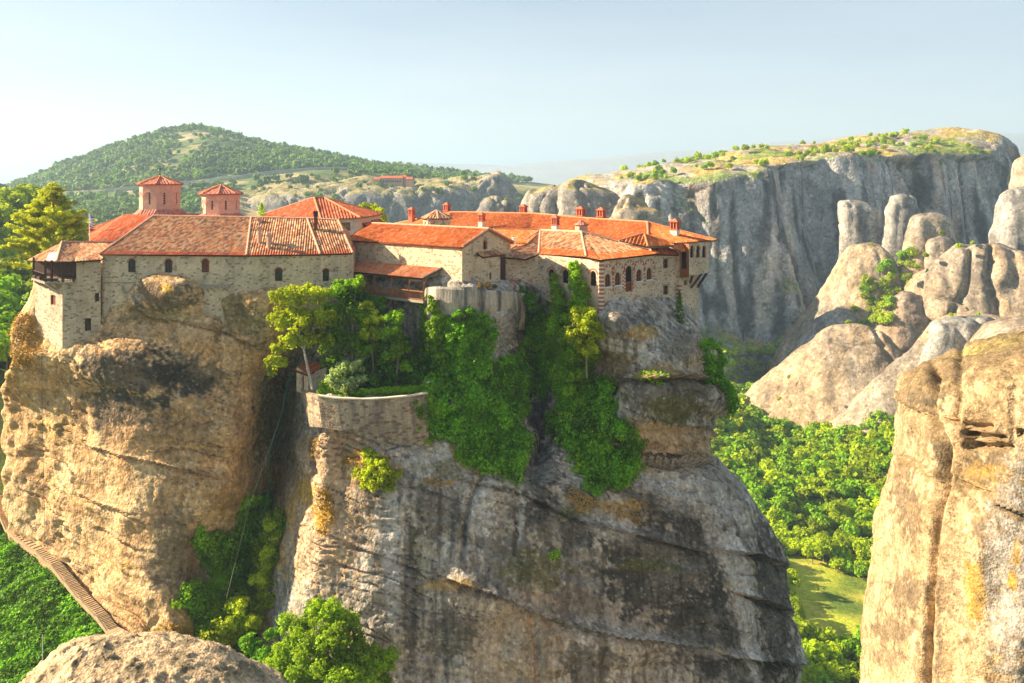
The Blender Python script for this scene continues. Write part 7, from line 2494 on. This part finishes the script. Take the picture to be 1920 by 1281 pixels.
# shrubs rooted on the flanks of the gully between the domes
GZ = [(1600,560,"in the gully left of the brown rock"),(1660,540,"high in the gully between leaning rock and brown rock"),(1690,590,"beside the dark brown rock"),(1560,640,"in the shaded cleft behind the broad dome"),(1700,510,"under the arched rock")]
Gp = []
for di, poly, k in ((2, [(1640,505),(1700,500),(1700,620),(1560,640),(1600,580)], 30), (3, [(1685,480),(1712,480),(1715,560),(1685,560)], 10), (6, [(1650,560),(1672,552),(1668,610),(1640,620)], 8), (12, [(1545,600),(1600,590),(1610,660),(1540,680)], 12)):
    S_ = D_[di]
    mk = inpoly(S_.px, S_.py, poly) & (S_.front | True) & (S_.N[..., 1] < 0)
    kk = np.where(mk.ravel())[0]
    if len(kk):
        Gp.append(S_.G.reshape(-1, 3)[g.choice(kk, min(k, len(kk)), replace=False)])
Gp = np.concatenate(Gp, 0)
wood_objects(Gp - np.array((0, 0, 0.8)), g.uniform(2.0, 4.2, len(Gp)), M['leaf_far'], "shrub", "shrub", "shrub", "shrubs in the green gully between the rocks", 90, M['leaf_green'], GZ)

# undergrowth on the bank beside the steps
N_ = 60000
x = g.uniform(-75, -38, N_); y = g.uniform(84, 112, N_)
z = ground_full(x, y)
px, py = pxof(np.stack([x, y, z], -1))
lim = np.interp(px, [-50, 0, 60, 130, 190], [972, 986, 1030, 1096, 1156])
ok = (px < 196) & (px > -60) & (py > lim)
C = np.stack([x, y, z], -1)[ok]
h = 1.1 * np.clip(fbm(C * 0.45, 3) + 0.35, 0, 1.3)
C = C + np.stack([0 * h, 0 * h, h * g.uniform(0.6, 1.0, len(h))], 1)
o = leaf_mesh("undergrowth", leaf_arrays(C, np.array((-0.1, -0.3, 0.9)) + 0 * C, 0.28, g, 0.6), M['leaf_ivy'])
tag(o, "green undergrowth covering the bank below the stone steps", None, None, 'stuff')
# ---------------------------------------------------------------- garden wall, hut, steps, small things
t = thing("retaining_wall", "curved stone retaining wall holding the terrace garden on the cliff", "wall", P(690, 800, 97.5))
line = [(563,731,101.6),(574,738,98.9),(596,743,96.6),(633,748,96.2),(690,749.5,96.0),(730,747,96.2),(771,743,96.8),(800,738,97.8)]
botm = [(574,775,101.4),(580,798,98.6),(604,800,96.3),(640,806,95.8),(690,812,95.6),(735,824,95.9),(776,832,96.5),(806,836,97.4)]
mb = MB()
tp = [P(a, b_, y) for a, b_, y in line]; bt = [P(a, b_ + 2, y) for a, b_, y in botm]
U = 0
for i in range(len(tp) - 1):
    L = np.linalg.norm(tp[i + 1][:2] - tp[i][:2])
    uv = [(U, bt[i][2]), (U + L, bt[i + 1][2]), (U + L, tp[i + 1][2]), (U, tp[i][2])]
    mb.add([bt[i], bt[i + 1], tp[i + 1], tp[i]], [(0, 1, 2, 3)], uv)
    b2 = [p + np.array((0, 0.9, 0)) for p in (tp[i + 1], tp[i])]
    mb.add([tp[i], tp[i + 1], b2[0], b2[1]], [(0, 1, 2, 3)])
    U += L
mb.build("masonry", M['stone_grey'], t)
mb = MB()
for i in range(2, len(tp) - 1):
    mb.bar(tp[i] + np.array((0, 0.15, 0.05)), tp[i + 1] + np.array((0, 0.15, 0.05)), 0.5, 0.14)
mb.build("coping", M['cream'], t)

t = thing("hut", "small stone hut with a sloping red tile roof on the terrace corner", "hut", P(585, 735, 100.5))
h0, h1, h2 = P(556, 720, 103.4)[:2], P(577, 720, 100.3)[:2], P(612, 720, 102.2)[:2]
zh = P(0, 702, 100.3)[2]
Wh = Wall(h0, h1); oh = [(Wh.L * 0.45, zh - 2.1, 0.75, 1.7, False)]
build_wall(Wh, [(0, zh - 2.6), (Wh.L, zh - 2.6), (Wh.L, zh), (0, zh + 0.2)], oh, M['stone_warm'], t)
window(Wh, oh[0], t, 'dark', 'wood_dark', 0.2, (0, 0))
Wh = Wall(h1, h2)
build_wall(Wh, [(0, zh - 2.6), (Wh.L, zh - 2.6), (Wh.L, zh + 0.4), (0, zh)], [], M['stone_warm'], t)
rf = Roof()
rf.plane(P(550, 694, 104.2), P(576, 703.5, 99.9), [P(614, 685, 103.0), P(580, 680, 106.5)], 0, 0.3)
rf.build("roof", [M['tile_red'], M['wood_dark']], t, True)

t = thing("garden_wall", "low rubble wall with a pale gabled post at the back of the terrace", "wall", P(740, 730, 102.5))
Wg_ = Wall(P(684, 720, 102.2)[:2], P(818, 720, 101.8)[:2])
zg_ = P(0, 728, 102)[2]
build_wall(Wg_, [(0, zg_ - 0.6), (Wg_.L, zg_ - 0.6), (Wg_.L, zg_ + 0.5), (Wg_.L * 0.4, zg_ + 0.6), (0, zg_ + 0.9)], [], M['stone_grey'], t)
mb = MB(); c = P(808, 722, 100.8)
mb.box((c[0], c[1], c[2] - 0.2), (1.1, 0.8, 1.0), R(-20)); mb.box((c[0], c[1], c[2] + 0.45), (1.2, 0.9, 0.35), R(-20), 0, 0.2)
mb.build("post", M['cream'], t)

# plastered bastion in front of the chapel
def streak_mat():
    m, nt, b = nmat("streaked plaster")
    t_ = NT(nt)
    geo = t_.n("NewGeometry").outputs['Position']
    s1 = t_.ramp(t_.noise(t_.mapv(geo, (0.9, 0.9, 0.10)), 1.0, 6, 0.65), [(0.38, (0.54, 0.46, 0.36)), (0.50, (0.36, 0.32, 0.27)), (0.60, (0.13, 0.12, 0.11))])
    n_ = t_.ramp(t_.noise(geo, 2.5, 6, 0.7), [(0.3, 0.75), (0.7, 1.2)])
    t_.l(t_.mix(1.0, s1, n_, 'MULTIPLY'), b.inputs['Base Color'])
    t_.bump(t_.noise(geo, 2.0, 6, 0.7), 0.4, 0.15, b)
    return m


t = thing("bastion", "curved plastered bastion wall with dark water streaks at the end of the gallery", "wall", P(850, 541, 101))
bl = [(796,543,104.2),(801,541,102.6),(809,540,101.2),(824,539,100.4),(846,541,100.0),(870,541,100.0),(890,540,100.5),(898,540,100.9),(902,546,101.1),(935,547,102.4),(962,549,104.4),(985,552,107.4)]
tp_ = np.array([P(*q) for q in resample(bl, 34)])
mb = MB()
for k in range(len(tp_) - 1):
    a, b_ = tp_[k], tp_[k + 1]
    lv = [(0.0, 0.55), (0.10, 0.18), (-0.15, 0.0), (-1.6, -0.06), (-3.0, 0.25), (-4.6, 1.5)]
    for (z0_, y0_), (z1_, y1_) in zip(lv[:-1], lv[1:]):
        w0 = 0.03 * math.sin(k * 0.9 + z0_ * 1.7); w1 = 0.03 * math.sin(k * 0.9 + z1_ * 1.7); v0 = 0.03 * math.sin(k * 0.9 + 0.9 + z0_ * 1.7); v1 = 0.03 * math.sin(k * 0.9 + 0.9 + z1_ * 1.7)
        mb.add([a + (0, y1_ + w1, z1_), b_ + (0, y1_ + v1, z1_), b_ + (0, y0_ + v0, z0_), a + (0, y0_ + w0, z0_)], [(0, 1, 2, 3)])
    mb.add([a + (0, 0.55, 0), b_ + (0, 0.55, 0), b_ + (0, 1.6, -0.5), a + (0, 1.6, -0.5)], [(0, 1, 2, 3)])
mb.build("masonry", streak_mat(), t)

# stepped path along the foot of the cliff
_path = [(-6,930,104.5),(8,960,103.2),(22,990,102.0),(45,1010,101.0),(75,1030,100.2),(105,1055,99.4),(130,1085,98.4),(158,1118,97.4),(190,1150,96.4),(212,1178,95.6),(240,1192,95.0)]
t = thing("stairway", "pale stone stairway with a low parapet running down along the cliff foot", "stairway", pth[5])
st_, pw = MB(), MB()
for i in range(len(pth) - 1):
    a, b_ = pth[i], pth[i + 1]
    d = (b_ - a); L = np.linalg.norm(d[:2]); n = max(4, int(abs(d[2]) / 0.08))
    rz = math.atan2(d[1], d[0])
    nrm = np.array((-d[1], d[0], 0)) / L
    for k in range(n):
        c = a + d * (k + 0.5) / n
        st_.box((c[0], c[1], c[2] - 0.4), (L / n + 0.02, 1.0, 0.8 + 0.02 * (k % 2)), rz)
    q0, q1 = a - nrm * 0.6, b_ - nrm * 0.6
    pw.bar(q0 + np.array((0, 0, -0.1)), q1 + np.array((0, 0, -0.3)), 0.2, 0.35)
st_.build("steps", plain_mat("worn path stone", (0.44, 0.32, 0.19), 0.9, 0.25, 2), t)
pw.build("parapet", plain_mat('tan parapet stone', (0.44, 0.32, 0.19), 0.9, 0.25, 2), t)

# cables and pipe
def cable(name, label, cat, pts, r, mat, sag=0.0):
    a = np.array(pts, float)
    if len(a) == 2:
        f = np.linspace(0, 1, 14)[:, None]
        a = a[0] * (1 - f) + a[1] * f - np.concatenate([f * 0, f * 0, 4 * sag * f * (1 - f)], 1)
    mb = MB()
    mb.path(list(a), r, r, 6)
    tag(mb.build(name, mat), label, cat)


cable("hoist_cable", "thin pale cable dropping through the green gully", "cable", [P(523, 790, 104), P(470, 940, 101), P(425, 1120, 96.5)], 0.02, M['wood_grey'])
cable("hoist_cable", "thin vertical dark cable in front of the sunlit ridge", "cable", [P(78, 670, 100.5), P(80, 820, 100.0), P(84, 1010, 99.2)], 0.022, M['iron'])
cable("hoist_cable", "faint cable slanting across the tan cliff face", "cable", [P(545, 660, 103), P(80, 930, 99)], 0.018, M['iron'], 0.6)
hp = [P(a, b_, y) for a, b_, y in [(548,700,108),(535,735,108.5),(530,770,108),(516,812,108.2),(505,850,107.5),(503,880,107.2),(508,910,107.5),(498,945,106.8),(490,985,105.5)]]
cable("water_pipe", "green plastic pipe running down the shaded gully", "pipe", hp, 0.065, M['hose'])

# flag
t = thing("flagpole", "white flagpole with a blue and white striped flag beside the red roof", "flag", P(168, 452, 119))
a, b_ = P(168, 452, 119), P(167.5, 400, 119)
MB().bar(a, b_, 0.10, 0.10, 0, 6).build("pole", M['white'], t)
mb = MB()
n = 8
for i in range(9):
    for j in range(n):
        x0_, x1_ = 0.05 + 0.55 * j / n, 0.05 + 0.55 * (j + 1) / n
        z0_, z1_ = b_[2] - 0.3 - 0.16 * i, b_[2] - 0.3 - 0.16 * (i + 1)
        w = lambda x_, z_: 0.10 * math.sin(x_ * 9 + z_ * 2)
        m = 0 if i % 2 == 0 else 1
        if i < 5 and j < 4: m = 0 if not (i == 2 or j == 1) else 1
        mb.add([(b_[0] + x0_, b_[1] + w(x0_, z1_), z1_ - x0_ * 0.5), (b_[0] + x1_, b_[1] + w(x1_, z1_), z1_ - x1_ * 0.5), (b_[0] + x1_, b_[1] + w(x1_, z0_), z0_ - x1_ * 0.5), (b_[0] + x0_, b_[1] + w(x0_, z0_), z0_ - x0_ * 0.5)], [(0, 1, 2, 3)], None, m)
mb.build("flag_cloth", [M['blue'], M['white']], t)

# things by the dark doorway
c = P(960, 540, 107.4)
t = thing("bucket", "white bucket with an orange cover by the dark doorway", "bucket", c)
mb = MB(); mb.prism([(c[0] + .28 * math.cos(a), c[1] + .28 * math.sin(a)) for a in np.arange(10) * math.pi / 5], c[2] - 0.2, c[2] + 0.45); mb.build("pail", M['white'], t)
mb = MB()
ringo = [(c[0] + .36 * math.cos(a), c[1] + .36 * math.sin(a)) for a in np.arange(10) * math.pi / 5]
mb.prism(ringo, c[2] + 0.45, c[2] + 0.85, 0, [(c[0] + .14 * math.cos(a), c[1] + .14 * math.sin(a)) for a in np.arange(10) * math.pi / 5])
mb.build("cover", M['orange'], t)
c = P(951, 543, 107.2)
mb = MB(); mb.prism([(c[0] + .3 * math.cos(a), c[1] + .22 * math.sin(a)) for a in np.arange(10) * math.pi / 5], c[2] - 0.2, c[2] + 0.3, 0, [(c[0] + .34 * math.cos(a), c[1] + .26 * math.sin(a)) for a in np.arange(10) * math.pi / 5])
tag(mb.build("tub", M['blue']), "small blue tub on the ground by the dark doorway", "tub")
big_tree("bush", "straggly dry shrubs at the foot of the chapel apse", P(905, 545, 102.6), [(900,536,102.4,7),(915,536,102.6,7),(928,538,103,6)], M['leaf_gold'], M['bark'], 0.16, 0, 91, 0.5, 'bush')

# lamp post and parked car at the very bottom left
a, b_ = P(80, 1240, 92), P(80, 1188, 92)
t = thing("lamp_post", "thin grey lamp post standing at the edge of the shaded bank", "lamp post", a)
MB().bar(a - np.array((0, 0, 1)), b_, 0.12, 0.12, 0, 6, 0.6).build("pole", M['concrete'], t)
MB().box(b_ + np.array((0.1, 0, 0.05)), (0.45, 0.2, 0.12)).build("lamp_head", M['iron'], t)

Yc = 150
c = P(24, 1276, Yc)
mb = MB()
mb.prism([(c[0] - 40, c[1] - 14), (c[0] + 30, c[1] - 14), (c[0] + 30, c[1] + 8), (c[0] - 40, c[1] + 12)], c[2] - 9, c[2] - 0.95)
o = mb.build("car_park", M['asphalt']); tag(o, kind='structure')
t = thing("car", "pale blue grey car parked far below at the bottom left corner", "car", c)
zb_ = c[2] - 0.9
body = [(-2.1, 0.35), (-2.15, 0.75), (-1.5, 0.9), (-0.9, 1.42), (0.75, 1.45), (1.35, 0.98), (2.05, 0.85), (2.15, 0.4)]
mb = MB()
for w0, mi in ((0.85, 0),):
    V = [(c[0] + x_, c[1] - w0, zb_ + z_) for x_, z_ in body] + [(c[0] + x_, c[1] + w0, zb_ + z_) for x_, z_ in body]
    n = len(body)
    mb.add(V, [tuple(range(n - 1, -1, -1)), tuple(range(n, 2 * n))] + [(k, (k + 1) % n, n + (k + 1) % n, n + k) for k in range(n)])
mb.build("body", plain_mat("car paint", (0.42, 0.50, 0.58), 0.35, 0.03, 1, 0.5), t)
mb = MB()
mb.add([(c[0] - .95, c[1] - .86, zb_ + .92), (c[0] + 1.15, c[1] - .86, zb_ + .95), (c[0] + .7, c[1] - .86, zb_ + 1.36), (c[0] - .8, c[1] - .86, zb_ + 1.34)], [(0, 1, 2, 3)])
mb.add([(c[0] - 1.42, c[1] - .7, zb_ + .94), (c[0] - .95, c[1] - .7, zb_ + 1.39), (c[0] - .95, c[1] + .7, zb_ + 1.39), (c[0] - 1.42, c[1] + .7, zb_ + .94)], [(0, 3, 2, 1)])
mb.build("window", M['glass'], t)
for sx in (-1.35, 1.35):
    for sy in (-0.8, 0.8):
        mb = MB()
        V = [(c[0] + sx + .33 * math.cos(a_), c[1] + sy + q * 0.1, zb_ + .33 + .33 * math.sin(a_)) for q in (-1, 1) for a_ in np.arange(12) * math.pi / 6]
        mb.add(V, [tuple(range(12)), tuple(range(23, 11, -1))] + [(k, 12 + k, 12 + (k + 1) % 12, (k + 1) % 12) for k in range(12)])
        mb.build("wheel", M['iron'], t)

# distant monastery on the far cliff
t = thing("far_monastery", "tiny distant monastery with red roofs on the edge of the far cliff", "building", P(737, 348, 785))
mb, rr = MB(), Roof()
for (a0, a1, pt_, pb_2, Y, d_) in ((712, 755, 334.5, 343, 786, 14), (700, 712, 337, 346, 784, 9), (761, 774, 336.5, 346, 785, 10), (752, 762, 333, 345, 790, 10)):
    p0_, p1_ = P(a0, pb_2 + 4, Y), P(a1, pb_2 + 4, Y)
    zt2 = P(a0, pt_, Y)[2]
    mb.prism([p0_[:2], p1_[:2], p1_[:2] + np.array((0, d_)), p0_[:2] + np.array((0, d_))], p0_[2] - 3, zt2)
    f0, f1 = np.array((p0_[0] - .5, p0_[1] - .5, zt2)), np.array((p1_[0] + .5, p1_[1] - .5, zt2))
    q0_, q1_ = f0 + np.array((1, d_ / 2, 2.2)), f1 + np.array((-1, d_ / 2, 2.2))
    rr.plane(f0, f1, [q1_, q0_], 0, 2.0, 0.1, 0.4)
    rr.plane(f1 + np.array((0, d_ + 1, 0)), f0 + np.array((0, d_ + 1, 0)), [q0_, q1_], 0, 2.0, 0.1, 0.4)
mb.build("wall", M['pinkish'], t)
rr.build("roof", [M['tile_red'], M['wood']], t)
mb = MB()
for k in range(9):
    q = P(715 + k * 4.4, 340, 785.5)
    mb.box((q[0], q[1], q[2]), (0.9, 0.3, 1.6))
mb.build("window", M['dark'], t)
# ---------------------------------------------------------------- haze: one closed box of air
hz = MB().box((0, 5300, 75), (19000, 14600, 430))
mh = bpy.data.materials.new("haze")
mh.use_nodes = True
mh.node_tree.nodes.clear()
ho = mh.node_tree.nodes.new("ShaderNodeOutputMaterial")
hv = mh.node_tree.nodes.new("ShaderNodeVolumePrincipled")
hv.inputs['Color'].default_value = (0.54, 0.77, 1.0, 1)
hv.inputs['Density'].default_value = 0.00020
hv.inputs['Anisotropy'].default_value = 0.2
mh.node_tree.links.new(hv.outputs[0], ho.inputs['Volume'])
h_o = hz.build("haze", mh)
tag(h_o, kind='stuff')
